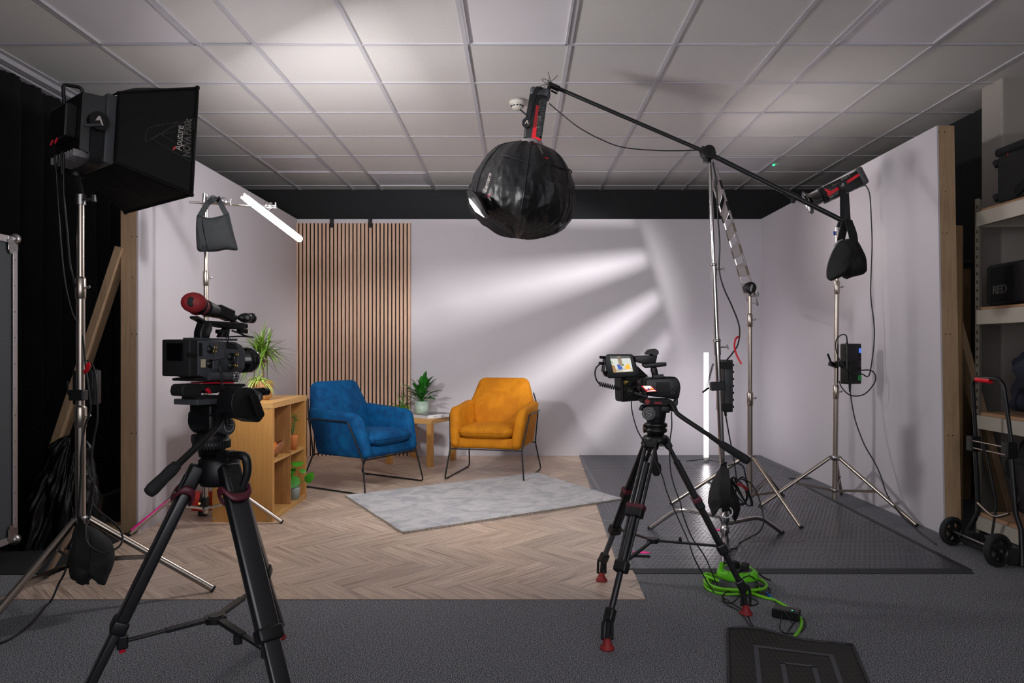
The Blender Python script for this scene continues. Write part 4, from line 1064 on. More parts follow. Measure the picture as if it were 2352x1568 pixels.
# bag on the C-stand legs
q3 = P(1662, 1140, 4.02)
t = thing('sandbag', 'black sandbag draped over the base of the chrome stand', 'sandbag', q3, 'sandbags on the stands')
bagmesh([(1656, 1072), (1668, 1070), (1672, 1085), (1680, 1105), (1690, 1130), (1699, 1152), (1700, 1172), (1690, 1196), (1683, 1190), (1670, 1168), (1655, 1166), (1645, 1176), (1637, 1186), (1631, 1170), (1626, 1150), (1632, 1115), (1642, 1092)], q3, (-.2, -1, .05), .12, bag_black, 'bag_body', t, .010, 13, .5)
strap([P(1665, 1068, 4.09), P(1664, 1075, 3.99), P(1667, 1110, 3.93), P(1667, 1150, 3.93), P(1669, 1174, 3.97)], (-.2, -1, 0), .048, .007, bag_black, 'handle', t)
MB().tube([P(1667+16*math.cos(a), 1176+13*math.sin(a), 3.94) for a in [-.9+k*4.6/20 for k in range(21)]], .004, 6).build('cable_tie', clear_plastic, t)
# ================================================================= softbox lamp on the left stand
nf = V3((.626, .78, -.055)).normalized(); rt = V3((.78, -.626, 0)).normalized(); upv = rt.cross(nf).normalized()
BN = V3((-1.416, 3.10, 1.778)); BFr = V3((-1.927, 3.51, 1.778)); cm = (BN+BFr)/2+upv*.235   # centre of the open face
SW, SH, DP = .328, .235, .262
sb = thing('softbox_lamp', 'large black softbox panel lamp on the tall stand by the curtain', 'studio light', (-1.896, 3.1, 1.78))
E = lambda a, b, c_: cm+rt*a+upv*b+nf*c_            # a right, b up, c forwards from the open face
w0, h0 = .172, .132
def panel(c0, c1, c2, c3, bul, seed):               # small-end edge c0-c1, large-end edge c3-c2
    def fn(u, v):
        p = (c0*(1-u)+c1*u)*(1-v)+(c3*(1-u)+c2*u)*v
        o_ = (p-(cm-nf*DP*.5)); o_ -= nf*o_.dot(nf); o_.normalize()
        return p+o_*(bul*math.sin(PI*u)**.8*math.sin(PI*v)**.9+.004*noise.noise(p*20+V3((seed, 0, 0)))*(math.sin(PI*u)*math.sin(PI*v)))
    return fn
sm_ = [E(-w0, -h0, -DP), E(w0, -h0, -DP), E(w0, h0+.03, -DP), E(-w0, h0+.03, -DP)]
lg = [E(-SW, -SH, 0), E(SW, -SH, 0), E(SW, SH, 0), E(-SW, SH, 0)]
for k in range(4):
    k2 = (k+1) % 4
    o = MB().grid(panel(sm_[k], sm_[k2], lg[k2], lg[k], (.052 if k == 2 else .012), k*9), 24, 18).build('cloth_panel', softbox_cloth, sb, solid=.003)
    if k == 1: side = o
m = MB().tube([lg[0], lg[1], lg[2], lg[3]], .008, 8, closed=True)
for k in range(4): m.tube([sm_[k], lg[k]], .005, 8); m.sphere(lg[k], .010, n=10, m=6)
m.build('rim', softbox_cloth, sb)
silver = simple('silver_lining', '#e6e6e8', .55)
lin = MB()
for k in range(4):
    k2 = (k+1) % 4; q = [sm_[k]*.94+E(0, 0, -DP)*.06, sm_[k2]*.94+E(0, 0, -DP)*.06, lg[k2]*.965+E(0, 0, 0)*.035-nf*.012, lg[k]*.965+E(0, 0, 0)*.035-nf*.012]
    lin.add(q, [[0, 1, 2, 3]])
lin.build('silver_lining', silver, sb)
MB().box(E(0, 0, -DP+.004), (.33, .26, .006), Matrix((rt, upv, nf)).transposed()).build('led_panel', simple('led_panel_glow', '#f4f2f4', .8, emis='#fff6f2', estr=2), sb)
# lettering on the side panel that faces us
pn = (lg[1]-sm_[1]).cross(sm_[2]-sm_[1]).normalized()
if pn.y > 0: pn = -pn
ux = (sm_[2]-sm_[1]).normalized()                    # up the panel
def onp(px, py, off=.013): return W(px, py, (sm_[1]+lg[2])/2+pn*off, pn)
p0, p1 = onp(413, 348), onp(418, 290)
ydir = (onp(400, 320)-onp(430, 322)).normalized(); xdir = (p1-p0).normalized(); ydir = (ydir-xdir*ydir.dot(xdir)).normalized()
zz_ = xdir.cross(ydir)
if zz_.dot(pn) < 0: ydir = -ydir
lt = lettering('Aputure', onp(417, 347), xdir, ydir, .034, white_text, side, shear=.1, spacing=.95, ys=1.25)
x2 = (onp(434, 296)-onp(431, 360)).normalized(); y2 = (ydir-x2*ydir.dot(x2)).normalized()
lettering('NOVA', onp(436, 361), x2, y2, .031, white_text, side, outline=True, ys=1.3)
lettering('P300c', onp(438, 311), x2, y2, .029, white_text, side, outline=True, ys=1.4)
m = MB()
def dots(mb, pts):
    for i in range(len(pts)-1):
        a, b = onp(*pts[i]), onp(*pts[i+1]); n = max(1, int((b-a).length/.0052))
        for k in range(n): mb.sphere(a+(b-a)*k/n, .0011, n=5, m=3)
Z3 = lambda x, y: (x/4.9+110, y/4.9+180)             # from the enlarged crop
dots(m, [Z3(*p) for p in ((1095, 712), (1105, 600), (1125, 565), (1200, 535), (1478, 487), (1150, 690), (1095, 712))])
dots(m, [Z3(*p) for p in ((1645, 565), (1645, 455), (1560, 470), (1170, 680), (1605, 935), (1612, 830))])
dots(m, [Z3(*p) for p in ((1435, 600), (1270, 630), (1430, 718))])
m.build('dotted_logo', thread_white, side)
a_, b_, c_ = onp(396.5, 346), onp(402, 341), onp(402, 336)
m = MB(); m.add([onp(397, 346, .0145), onp(404, 341, .0145), onp(404, 335, .0145), onp(397, 339, .0145)], [[0, 1, 2, 3]]); m.build('logo_mark', red_gloss, side)
# lamp body
bx_ = lambda a0, a1, b0, b1, c0, c1: [E(a, b, c_) for c_ in (c0, c1) for a, b in ((a0, b0), (a1, b0), (a1, b1), (a0, b1))]
Rs = Matrix((rt, upv, nf)).transposed()
cb_ = -DP-.035
MB().box(E(0, 0, -DP-.02), (.36, .29, .04), Rs, bev=.006, seg=3).build('front_bezel', grey_plastic, sb)
bd_ = MB(); r0 = [E(*p, -DP-.04) for p in ((-.165, -.13), (.165, -.13), (.165, .13), (-.165, .13))]; r1 = [E(*p, -DP-.115) for p in ((-.13, -.10), (.13, -.10), (.13, .135), (-.13, .135))]
bd_.add(r0+r1, [[0, 1, 2, 3], [7, 6, 5, 4], [0, 4, 5, 1], [1, 5, 6, 2], [2, 6, 7, 3], [3, 7, 4, 0]])
bd_.box(E(0, .02, -DP-.135), (.17, .14, .05), Rs, bev=.008)
body = bd_.build('lamp_housing', black_plastic, sb)
fn_ = MB()
for k in range(9): fn_.box(E(-.12+.03*k, -.118, -DP-.09), (.004, .028, .09), Rs)
fn_.build('heatsink_fin', alu, body)
m = MB()
for a in (-.05, .06): m.tube(rounded([E(a, .10, -DP-.22), E(a, .175, -DP-.215), E(a, .175, -DP-.14)], .015, 3), .008, 8)
h_ = MB().tube(rounded([E(.06, .08, -DP-.155), E(.06, .165, -DP-.165), E(.06, .175, -DP-.095), E(.06, .13, -DP-.085)], .016, 4), .0075, 8).build('carry_handle', black_plastic, sb)
# yoke
yk = MB(); yz = [E(.185, .01, -DP-.075), E(.185, -.17, -DP-.075), E(-.185, -.17, -DP-.075), E(-.185, .01, -DP-.075)]
def flat(mb, pts, w, th, wdir):
    wdir = V3(wdir).normalized(); vs = []
    for i, p in enumerate(pts):
        tg = (pts[min(i+1, len(pts)-1)]-pts[max(0, i-1)]).normalized(); s = tg.cross(wdir).normalized()
        for a, b in ((-1, -1), (1, -1), (1, 1), (-1, 1)): vs.append(p+wdir*a*w/2+s*b*th/2)
    N = len(pts); mb.add(vs, [[i*4+k, i*4+(k+1) % 4, (i+1)*4+(k+1) % 4, (i+1)*4+k] for i in range(N-1) for k in range(4)]+[[3, 2, 1, 0], [4*N-4, 4*N-3, 4*N-2, 4*N-1]])
flat(yk, rounded(yz, .05, 6), .045, .010, nf); yk.build('yoke', blackmetal, sb)
pv = MB().cyl(E(.18, .01, -DP-.075), E(.212, .01, -DP-.075), .038, n=32).build('pivot_disc', black_plastic, sb)
m = MB(); q = E(.2125, .01, -DP-.075); uu = -nf
m.add([q+upv*.018+uu*.006, q+upv*.018-uu*.002, q-upv*.016-uu*.016, q-upv*.016-uu*.008, q+upv*.004+uu*.0, q-upv*.016+uu*.014, q-upv*.016+uu*.020], [[0, 1, 2, 3, 4]]); m.add([q+upv*.018+uu*.006, q+upv*.002+uu*.000, q-upv*.004+uu*.016, ], [[0, 1, 2]])
m.build('logo_mark', white_text, pv)
MB().bar(E(.216, -.006, -DP-.070), E(.222, -.03, -DP-.135), .014, .012, bev=.004).build('tilt_lever', grey_plastic, sb)
MB().cyl(E(0, -.175, -DP-.075), V3((-1.896, 3.10, 1.775)), .016, n=16).cyl(E(0, -.168, -DP-.075), E(0, -.19, -DP-.075), .03, n=20).build('stand_spigot', black_plastic, sb)
MB().cyl(E(.02, -.05, -DP-.160), E(.02, -.075, -DP-.168), .004, n=10).build('connector', red_gloss, sb)
MB().cyl(E(-.03, -.05, -DP-.160), E(-.03, -.075, -DP-.168), .004, n=10).build('connector', red_gloss, sb)
# ================================================================= lantern on the boom
lc = P(1203, 436, 4.30); neck = P(1222, 327, 4.28); tip = P(1247, 216, 4.27)
ax = (tip-P(1200, 545, 4.31)).normalized()
ln = thing('lantern_lamp', 'round black skirted lantern lamp hanging from the boom tip', 'studio light', bl)
# skirt: a wrinkled globe, open on the far side
def skirt(p, a, i, r, h):
    d = p-lc; rad = d.length
    pleat = .010*abs(math.sin(a*6))**.5 if r > .05 else 0
    rg = lambda v: (1-min(1, abs(noise.noise(v))*3.2))**2
    low = min(1, max(0, (.16-h)/.12))
    w = .012*noise.noise(V3((math.cos(a)*3.2, math.sin(a)*3.2, h*4)))+low*(.012*rg(V3((math.cos(a)*3.5+3, math.sin(a)*3.5, h*3+2)))+.008*rg(V3((math.cos(a)*7, math.sin(a)*7+5, h*9)))+.004*rg(V3((math.cos(a)*15, math.sin(a)*15+5, h*22))))-.008*low
    s = min(1, r/.12)
    return lc+d*(1-pleat*1.2/rad*.35+w*s/rad)
hand = [(.055, .284), (.085, .270), (.19, .224), (.271, .114), (.311, .003), (.320, -.095), (.296, -.165), (.248, -.215), (.17, -.256), (.08, -.284), (0, -.290)]
prof = [(max(0, p.x), p.y) for p in cr([V3((r_, h_, 0)) for r_, h_ in hand], 6)]
sk_ = MB().lathe(prof, lc, ax, 160, disp=skirt); skirt_o = sk_.build('fabric_skirt', skirt_satin, ln, sub=-1)
from mathutils.bvhtree import BVHTree
bvh = BVHTree.FromPolygons([tuple(v) for v in sk_.v], sk_.f)
def drape(o, off=.0016):                             # lay printed marks onto the cloth
    M_ = worldm(o); I_ = M_.inverted(); eye = V3((0, 0, H))
    for v in o.data.vertices:
        w_ = M_ @ v.co; d = (w_-eye).normalized(); h = bvh.ray_cast(eye, d)
        if h[0] is not None: v.co = I_ @ (h[0]-(lc-h[0]).normalized()*off)
    return o
m = MB(); x, y, zz = basis(ax)
for k in range(6):
    a = k*PI/3+.35; pts = []
    for (r, h) in prof[2:40:2]:
        p = lc+zz*h+(x*math.cos(a)+y*math.sin(a))*(r+.003); pts.append(skirt(p, a, 0, r+.003, h))
    m.tube(cr(pts, 2), .0032, 6)
m.build('panel_seam', skirt_satin, ln)
# the hem of the rolled-up skirt
pts = []
for k in range(41):
    a = 2*PI*k/60+2.9; r, h = .262, .128; pts.append(skirt(lc+zz*(h+.012*math.sin(a*3))+(x*math.cos(a)+y*math.sin(a))*(r+.004), a, 9, r, h))
MB().tube(pts, .0045, 6).build('skirt_hem', skirt_satin, ln)
q = P(1075, 440, 4.22)
fl_ = [P(p[0], p[1], p[2]-.16) for p in ((1070, 438, 4.26), (1080, 434, 4.22), (1092, 446, 4.14), (1104, 466, 4.12), (1118, 492, 4.12), (1110, 500, 4.2), (1096, 490, 4.24), (1078, 468, 4.27))]
flap = MB().prism(fl_, V3((.02, .05, .0)), bev=.008, seg=3).build('loose_flap', skirt_satin, ln)
m = MB(); m.add([P(p[0], p[1], p[2]-.17) for p in ((1077, 455, 4.255), (1081, 458, 4.22), (1111, 494, 4.19), (1112, 499, 4.19), (1092, 486, 4.235), (1079, 466, 4.262))], [[0, 1, 2, 3, 4, 5]]); m.build('diffuser', simple('lantern_diffuser', '#f3efee', .6, emis='#fff8f5', estr=1.6), ln, solid=.002)
def on_sph(px, py, off=.006):
    d = V3(((px-CX)/F, 1, -(py-CY)/F)); o_ = V3((0, 0, H))-lc; R = .32+off
    a = d.dot(d); b = 2*o_.dot(d); c_ = o_.dot(o_)-R*R; D = b*b-4*a*c_
    return V3((0, 0, H))+d*((-b-math.sqrt(max(0, D)))/(2*a))
p0 = on_sph(1119, 442); xd = on_sph(1131, 403)-p0; nn_ = (p0-lc).normalized(); yd = nn_.cross(xd).normalized(); yd = yd if yd.x < 0 else -yd
drape(lettering('Lantern', p0, xd, yd, .034, white_text, ln, depth=.008, shear=.25, ys=1.15))
p0 = on_sph(1241, 352); xd = on_sph(1246, 340)-p0; nn_ = (p0-lc).normalized(); yd = nn_.cross(xd).normalized(); yd = -yd if yd.x > 0 else yd
drape(lettering('Lantern', on_sph(1247, 356), on_sph(1240, 338)-on_sph(1248, 356), nn_.cross((on_sph(1240, 338)-on_sph(1248, 356)).normalized()), .020, white_text, ln, depth=.008))
m = MB()
def poly_s(mb, pts, mi, off=.016): mb.add([on_sph(x_, y_, off) for x_, y_ in pts], [list(range(len(pts)))], mi)
poly_s(m, [(1116, 452), (1128, 443), (1129, 447), (1120, 453)], 0); poly_s(m, [(1120, 453), (1124, 450), (1129, 460), (1126, 461)], 1)
poly_s(m, [(1248, 361), (1259, 362), (1259, 366), (1254, 365)], 0, .004)
drape(m.build('logo_mark', [red_gloss, white_text], ln))
# lamp head above the lantern
MB().lathe([(.0, 0), (.062, 0), (.068, .008), (.066, .03), (.058, .042)], neck-ax*.03, ax, 32).build('mount_ring', alu, ln)
hx = V3((1, 0, 0)); hx = (hx-ax*hx.dot(ax)).normalized(); hy = ax.cross(hx)
RH = Matrix((hx, hy, ax)).transposed()
def head_body(parent, base, axv, R, L, nm, flip=1):
    """monobloc lamp body: rounded box with red stripe, vents, rear cap"""
    hx, hy = R.col[0], R.col[1]
    b = MB().bar(base, base+axv*L, .115, .10, up=hy, bev=.014, seg=3)
    return b
hb0 = neck+ax*.005; Lh = .27
hd = MB().box(hb0+ax*Lh/2, (.108, .105, Lh), RH, bev=.014, seg=3).build('lamp_head', black_plastic, ln)
MB().box(hb0+ax*(Lh+.012)+hx*.006, (.118, .112, .05), RH, bev=.014, seg=3).build('rear_cap', grey_plastic, hd)
fy = -1 if hy.y > 0 else 1                           # the face of the head that looks at us
fc = lambda a, h, off=.0: hb0+hx*a+ax*h+hy*fy*(.0535+off)
m = MB(); m.add([fc(-.006, .0, .0), fc(.052, .0, .0), fc(.052, .010, .0), fc(.018, .020), fc(.010, .20), fc(-.006, .20)], [[0, 1, 2, 3, 4, 5]]); m.build('red_stripe', red_light, hd, solid=.0015)
m = MB()
for k in range(26): m.box(fc(.038, .03+.0085*k, .0), (.026, .004, .004), RH)
m.build('vent_slot', grey_plastic, hd)
lettering('300d II', fc(.024, .14, .0008), -ax, hx*(1), .030, white_text, hd) if False else None
tx = lettering('300d II', fc(.012, .145, .001), -ax*1, hx, .028, grey_text, hd, depth=.001)
tx2 = lettering('Aputure', fc(.012, .235, .001), -ax*1, hx, .020, grey_text, hd, depth=.001)
# yoke of the lantern head
yk = MB(); pv0 = fc(-.045, .09, .02)
flat(yk, rounded([fc(-.045, .09, .022), fc(-.040, .20, .03), fc(-.005, .315, .02), bl+V3((-.03, -.02, -.09))], .04, 5), .026, .008, hx); yk.build('yoke', blackmetal, ln)
pd = MB().cyl(fc(-.045, .085, .005), fc(-.045, .085, .032), .028, n=28).build('pivot_disc', black_plastic, ln)
q = fc(-.045, .085, .0335); m = MB(); m.add([q+ax*.012-hx*.002, q+ax*.012+hx*.003, q-ax*.010+hx*.012, q-ax*.010+hx*.006], [[0, 1, 2, 3]]); m.add([q+ax*.012-hx*.002, q+ax*.004+hx*.001, q-ax*.010-hx*.008, q-ax*.010-hx*.013], [[0, 1, 2, 3]]); m.build('logo_mark', white_text, pd)
MB().bar(fc(-.045, .12, .04), P(1194, 251, 4.18), .012, .008, bev=.003).build('tilt_lever', black_plastic, ln)
# ================================================================= spot lamp on the right stand
sp0 = P(1972, 411, 4.95); sp1 = P(1846, 470, 5.03)
sd = (sp1-sp0).normalized(); sl = thing('spot_lamp', 'black spot lamp with a red stripe on the right-hand stand', 'studio light', (2.195, 4.95, 1.95))
su = V3((0, 0, 1)); su = (su-sd*su.dot(sd)).normalized(); sr = sd.cross(su)      # sr points along +y or -y
if sr.y > 0: sr = -sr
RS = Matrix((sr, su, sd if Matrix((sr, su, sd)).determinant() > 0 else -sd)).transposed()
K = lambda a, h, off=0: sp0+sd*a+su*h+sr*(.053+off)      # near face of the head
hd = MB().box(sp0+sd*.115, (.105, .108, .25), RS, bev=.012, seg=3).build('lamp_head', black_plastic, sl)
MB().box(sp0-sd*.018+su*.006, (.112, .125, .045), RS, bev=.014, seg=3).build('rear_cap', grey_plastic, hd)
m = MB(); m.add([K(.0, .030), K(.0, .012), K(.235, -.028), K(.245, -.010), K(.238, .030), K(.225, .028), K(.205, .0)], [[0, 1, 2, 3, 4, 5, 6]]); m.build('red_stripe', red_light, hd, solid=.003)
m = MB()
for k in range(16): m.box(sp0+sd*(.02+.012*k)-su*.054+sr*.02, (.05, .006, .005), RS)
m.build('vent_slot', grey_plastic, hd)
lettering('300d II', K(.12, .034, .001), -sd, su, .024, grey_text, hd, depth=.001)
lettering('Aputure', K(.185, .024, .001), -sd, su, .017, grey_text, hd, depth=.001)
lettering('PRC', K(.232, -.045, .001), -sd, su, .013, white_text, hd, depth=.001)
MB().cyl(sp0+sd*.235, sp0+sd*.262, .058, n=32).build('mount_ring', matte_black, sl)
# reflector dish: wide mouth pointing along sd
ro = sp0+sd*.262
MB().lathe([(.045, 0), (.048, .05), (.058, .075), (.078, .095), (.086, .098), (.086, .104), (.078, .103), (.054, .078), (.043, .05), (.04, .0)], ro, sd, 40).build('reflector', gloss_black, sl)
MB().lathe([(.040, .01), (.044, .05), (.054, .077), (.076, .099)], ro, sd, 40).build('reflector_lining', alu, sl)
MB().cyl(ro+sd*.012, ro+sd*.016, .028, n=24).build('led_chip', simple('led_chip_glow', '#ffffff', .4, emis='#fff8f5', estr=12), sl)
lb = P(1860, 500, 4.99)
pv = sp0+sd*.128
yk = MB(); Kp = lambda s, dz: pv+sr*s*.072+V3((0, 0, dz))
flat(yk, rounded([Kp(1, .0), V3((Kp(1, 0).x, Kp(1, 0).y, 2.00)), V3((Kp(-1, 0).x+.07, Kp(-1, 0).y, 2.00)), Kp(-1, .0)+V3((.055, 0, 0))], .02, 4), .034, .009, V3((1, 0, 0))); yk.build('yoke', blackmetal, sl)
pd = MB().cyl(Kp(1, 0)-sr*.012, Kp(1, 0)+sr*.012, .030, n=30).cyl(Kp(-1, 0)-sr*.008, Kp(-1, 0)+sr*.012, .030, n=30).build('pivot_disc', black_plastic, sl)
q = Kp(1, 0)+sr*.0135; m = MB(); X_ = V3((1, 0, 0)); Z_ = V3((0, 0, 1)); m.add([q+Z_*.012-X_*.003, q+Z_*.012+X_*.002, q-Z_*.012+X_*.011, q-Z_*.012+X_*.005], [[0, 1, 2, 3]]); m.add([q+Z_*.012-X_*.003, q+Z_*.005-X_*.001, q-Z_*.012-X_*.008, q-Z_*.012-X_*.014], [[0, 1, 2, 3]]); m.build('logo_mark', white_text, pd)
MB().cyl((pv.x, pv.y, 2.0), (2.195, 4.95, 1.93), .013, n=14).build('stand_spigot', black_plastic, sl)
# ================================================================= tube light B on its little tripod
bb = G(1622, 1061, .011)
tb = thing('tube_light', 'upright glowing white tube light standing on the studded floor', 'tube light', bb, 'glowing tube lights')
x0 = bb.x; y0 = bb.y
MB().tube([(x0, y0, .055), (x0, y0, z(810, y0))], .0225, 24).build('tube', tube_glow('tube_glow_floor', 10), tb)
MB().cyl((x0, y0, .035), (x0, y0, .06), .0235, n=20).cyl((x0, y0, z(810, y0)), (x0, y0, z(808, y0)), .023, n=20).build('end_cap', detector_white, tb)
for a in (2.95, 5.6, 1.2):
    d = V3((math.cos(a), math.sin(a), 0)); MB().tube([V3((x0, y0, .040)), V3((x0, y0, .016))+d*.19], .0045, 6).build('leg', blackmetal, tb)
MB().cyl((x0, y0, .014), (x0, y0, .037), .008, n=10).build('spigot', chrome, tb)
# ================================================================= control boxes on the stands
def clampbox(name, label, c, sz, R=None): 
    pass
bc5 = P(1954, 835, 4.90)
t = thing('power_box', 'black lamp power box with green sticker clamped to the right stand', 'power supply', bc5, 'lamp power boxes')
b_ = MB().box(bc5, (.118, .07, .275), Matrix.Rotation(.25, 3, 'Z'), bev=.008, seg=3).build('casing', black_plastic, t)
Rz = Matrix.Rotation(.25, 3, 'Z'); bo = lambda x_, y_, z_: bc5+Rz @ V3((x_, y_, z_))
MB().box(bo(-.012, -.04, -.045), (.06, .016, .13), Rz, bev=.003).build('battery_plate', matte_black, b_)
MB().box(bo(.045, -.0365, .09), (.018, .002, .03), Rz).build('display', simple('tiny_display', '#4a72b0', .3, emis='#5c8cff', estr=.5), b_)
for k, zz2 in enumerate((.055, .03, -.03)): MB().cyl(bo(.045, -.035, zz2), bo(.045, -.041, zz2), .007, n=12).build('control_knob', matte_black, b_)
MB().box(bo(.042, -.0365, -.095), (.028, .002, .035), Rz).build('green_sticker', simple('green_sticker', '#2aa04a', .5), b_)
MB().box(bo(-.085, 0, 0.0), (.05, .04, .04), Rz, bev=.004).bar(V3((2.185, 4.93, .99)), V3((2.12, 4.90, 1.01)), .03, .03, bev=.004).build('clamp', black_plastic, t)
MB().bar(P(1911, 838, 4.88), P(1901, 812, 4.86), .012, .010, bev=.003).build('clamp_handle', black_plastic, t)
MB().cyl(P(1946, 800, 4.9), P(1945, 786, 4.9), .008, n=10).cyl(P(1952, 880, 4.88), P(1952, 900, 4.88), .010, .006, n=10).build('plug', black_plastic, t)
# on the chrome stand
bc3 = P(1664, 885, 4.18)
t = thing('power_box', 'black lamp power box clamped to the chrome boom stand', 'power supply', bc3, 'lamp power boxes')
cs_ = MB().box(bc3, (.05, .13, .30), Matrix.Rotation(.12, 3, 'Z'), bev=.006, seg=3)
cs_ = cs_.build('casing', grey_plastic, t)
m = MB()
for k in range(7): m.box(bc3+V3((.034, -.04, -.12+.04*k)), (.012, .03, .012))
m.build('vent_rib', matte_black, cs_)
for s_ in (-.12, .12): MB().box(bc3+V3((-.01, -.07, s_)), (.06, .02, .04), bev=.004).build('corner_bumper', rubber, cs_)
MB().bar(P(1632, 887, 4.08), P(1664, 885, 4.08), .04, .05, bev=.004).build('clamp', black_plastic, t)
MB().bar(P(1628, 890, 4.05), P(1614, 901, 4.03), .012, .01, bev=.003).build('clamp_handle', black_plastic, t)
MB().tube([P(1638, 835, 4.1)+V3((.006*math.cos(k*1.3), .006*math.sin(k*1.3), 0))+(P(1622, 893, 4.06)-P(1638, 835, 4.1))*k/70 for k in range(71)], .0022, 5).build('coiled_lead', cable_black, t)
MB().cyl(P(1664, 930, 4.12), P(1667, 955, 4.12), .010, .007, n=10).build('plug', black_plastic, t)
# on the softbox stand
bc1 = P(187, 890, 3.14)
t = thing('power_box', 'black lamp power box behind the softbox stand pole', 'power supply', bc1, 'lamp power boxes')
cs_ = MB().box(bc1+V3((.0, .04, 0)), (.095, .06, .15), bev=.006, seg=3).cyl(bc1+V3((.048, .02, -.07)), bc1+V3((.048, .02, .08)), .008, n=12).build('casing', black_plastic, t)
MB().box(P(180, 907, 3.06), (.062, .04, .045), bev=.004).build('clamp', black_plastic, t)
MB().tube(rounded([P(163, 908, 3.04), P(156, 905, 3.03), P(155, 875, 3.02)], .01, 3), .004, 6).build('clamp_handle', black_plastic, t)
strap([P(192, 855, 3.06), P(199, 850, 3.04), P(203, 838, 3.03), P(208, 836, 3.03)], (0, -1, 0), .018, .002, red_light, 'red_strap', t)
# red bracket block + clamp at the foot of the left-wall stand
c_ = P(464, 1150, 4.75)
t = thing('red_box', 'small red metal box with a cream label beside the bookcase', 'box', V3((c_.x, c_.y, .02)))
m = MB().box(c_, (.118, .05, .125), bev=.002)
q = lambda x_, z_, d_: c_+V3((x_, -.025-d_, z_))
m.add([q(-.059, .062, 0), q(.059, .062, 0), q(.059, -.062, 0), q(-.059, -.062, 0), q(-.02, .02, .03), q(.02, .02, .03), q(.02, -.02, .03), q(-.02, -.02, .03)], [[0, 1, 5, 4], [1, 2, 6, 5], [2, 3, 7, 6], [3, 0, 4, 7], [4, 5, 6, 7]])
m.build('casing', red_box, t)
MB().box(q(.046, .0, .006), (.016, .002, .075)).build('label', label_cream, t)
MB().box((c_.x, c_.y+.01, .04), (.05, .03, .07)).build('bracket', black_plastic, t)
o = MB().box(V3((-1.943, 4.428, z(1152, 4.43))), (.05, .045, .058), bev=.005).bar(P(458, 1158, 4.39), P(463, 1133, 4.39), .012, .01, bev=.002).build('clamp_block', black_plastic, t2)
MB().cyl(P(458, 1156, 4.395), P(458, 1156, 4.38), .007, n=10).build('clamp_bolt', brass, o)
# ================================================================= video camera on the left tripod
C1 = V3((-.92, 2.20, 0)); f1 = V3((.41, .91, 0)).normalized(); r1 = V3((f1.y, -f1.x, 0))
def q1_(u, v, b=.055): return W(300+u/4.48, 650+v/4.48, C1+r1*b, r1)
def sidepr(pts, b0, b1, bev=.003, seg=2, mb=None, at=None):
    """outline read on the plane b0 to the right of the lens axis, extruded to b1"""
    mb = mb or MB(); P_ = [q1_(x_, y_, b0 if at is None else at) for x_, y_ in pts]
    if at is not None: P_ = [p+r1*(b0-at) for p in P_]
    return mb.prism(P_, r1*(b1-b0), bev=bev, seg=seg)
cam = thing('video_camera', 'large black video camera with a red eyecup on the left tripod', 'video camera', C1+V3((0, 0, .95)))
body = sidepr([(690, 585), (1085, 603), (1150, 640), (1182, 700), (1178, 885), (1125, 900), (1125, 1000), (800, 1003), (790, 965), (690, 955)], .050, -.055, .004, 3).build('camera_body', grey_plastic, cam)
# battery block, its rear faces the room's front
bt = sidepr([(607, 577), (695, 585), (690, 960), (607, 962)], .056, -.056, .004, 3).build('battery', matte_black, cam)
m = MB(); bb_ = q1_(607, 760, .056)
m.box(bb_-r1*.056-f1*.002+V3((0, 0, .014)), (.062, .004, .05), Matrix((r1, f1, V3((0, 0, 1)))).transposed(), bev=.001); m.build('display', screen_off, bt)
sidepr([(605, 712), (690, 722), (690, 765), (605, 760)], .058, .05, .001).build('latch', black_plastic, bt)
# side relief
sidepr([(820, 607), (900, 620), (960, 670), (972, 775), (872, 790), (865, 690), (830, 640)], .058, .045, .002).build('side_cover', grey_plastic, body); sidepr([(850, 800), (925, 790), (935, 880), (850, 890)], .058, .045, .002).build('side_cover', grey_plastic, body)
sidepr([(1100, 715), (1172, 705), (1172, 865), (1105, 880)], .056, .045, .002).build('side_cover', grey_plastic, body)
m = MB(); sidepr([(1000, 610), (1080, 625), (1112, 680), (990, 672)], .0535, .045, .001, mb=m)
for k in range(5): sidepr([(985+k*2, 612+k*13), (1035, 612+k*13), (1035, 617+k*13), (985+k*2, 617+k*13)], .0545, .05, .0, mb=m)
for k in range(4): sidepr([(706+k*9, 615), (710+k*9, 615), (710+k*9, 750), (706+k*9, 750)], .052, .045, 0, mb=m)
m.build('cooling_vent', matte_black, body)
m = MB()
for (u, v) in ((820, 680), (815, 830), (1030, 760), (1035, 850)): MB().lathe([(.0, .004), (.008, .004), (.0085, .0), (.011, .0), (.0115, .006), (.0125, .006), (.0125, -.004)], q1_(u, v, .051), r1, 18).build('connector_port', black_plastic, body)
for (u, v) in ((855, 700), (1085, 735), (1075, 845), (862, 660)): MB().lathe([(.0055, 0), (.0055, .006), (.004, .0065), (.004, 0)], q1_(u, v, .053), r1, 12).build('gold_socket', brass, body)
MB().box(q1_(748, 825, .052), (.004, .014, .024), Matrix((r1, f1, V3((0, 0, 1)))).transposed()).build('terminal_label', label_cream, body)
# grip rod / rosette block low on the side
MB().cyl(q1_(805, 955, .052), q1_(1060, 955, .052), .0125, n=20).build('side_roller', grey_plastic, cam)
o = MB().lathe([(0, .006), (.012, .006), (.014, .003), (.0145, -.004)], q1_(1083, 958, .060), r1, 24).build('rosette', alu, cam)
m = MB(); c_ = q1_(1083, 958, .0665); m.cyl(c_, c_+r1*.001, .004, n=12)
for k in range(6): a = k*PI/3; m.cyl(c_+(f1*math.cos(a)+V3((0, 0, 1))*math.sin(a))*.009, c_+(f1*math.cos(a)+V3((0, 0, 1))*math.sin(a))*.009+r1*.001, .0022, n=8)
m.build('rosette_hole', rubber, o)
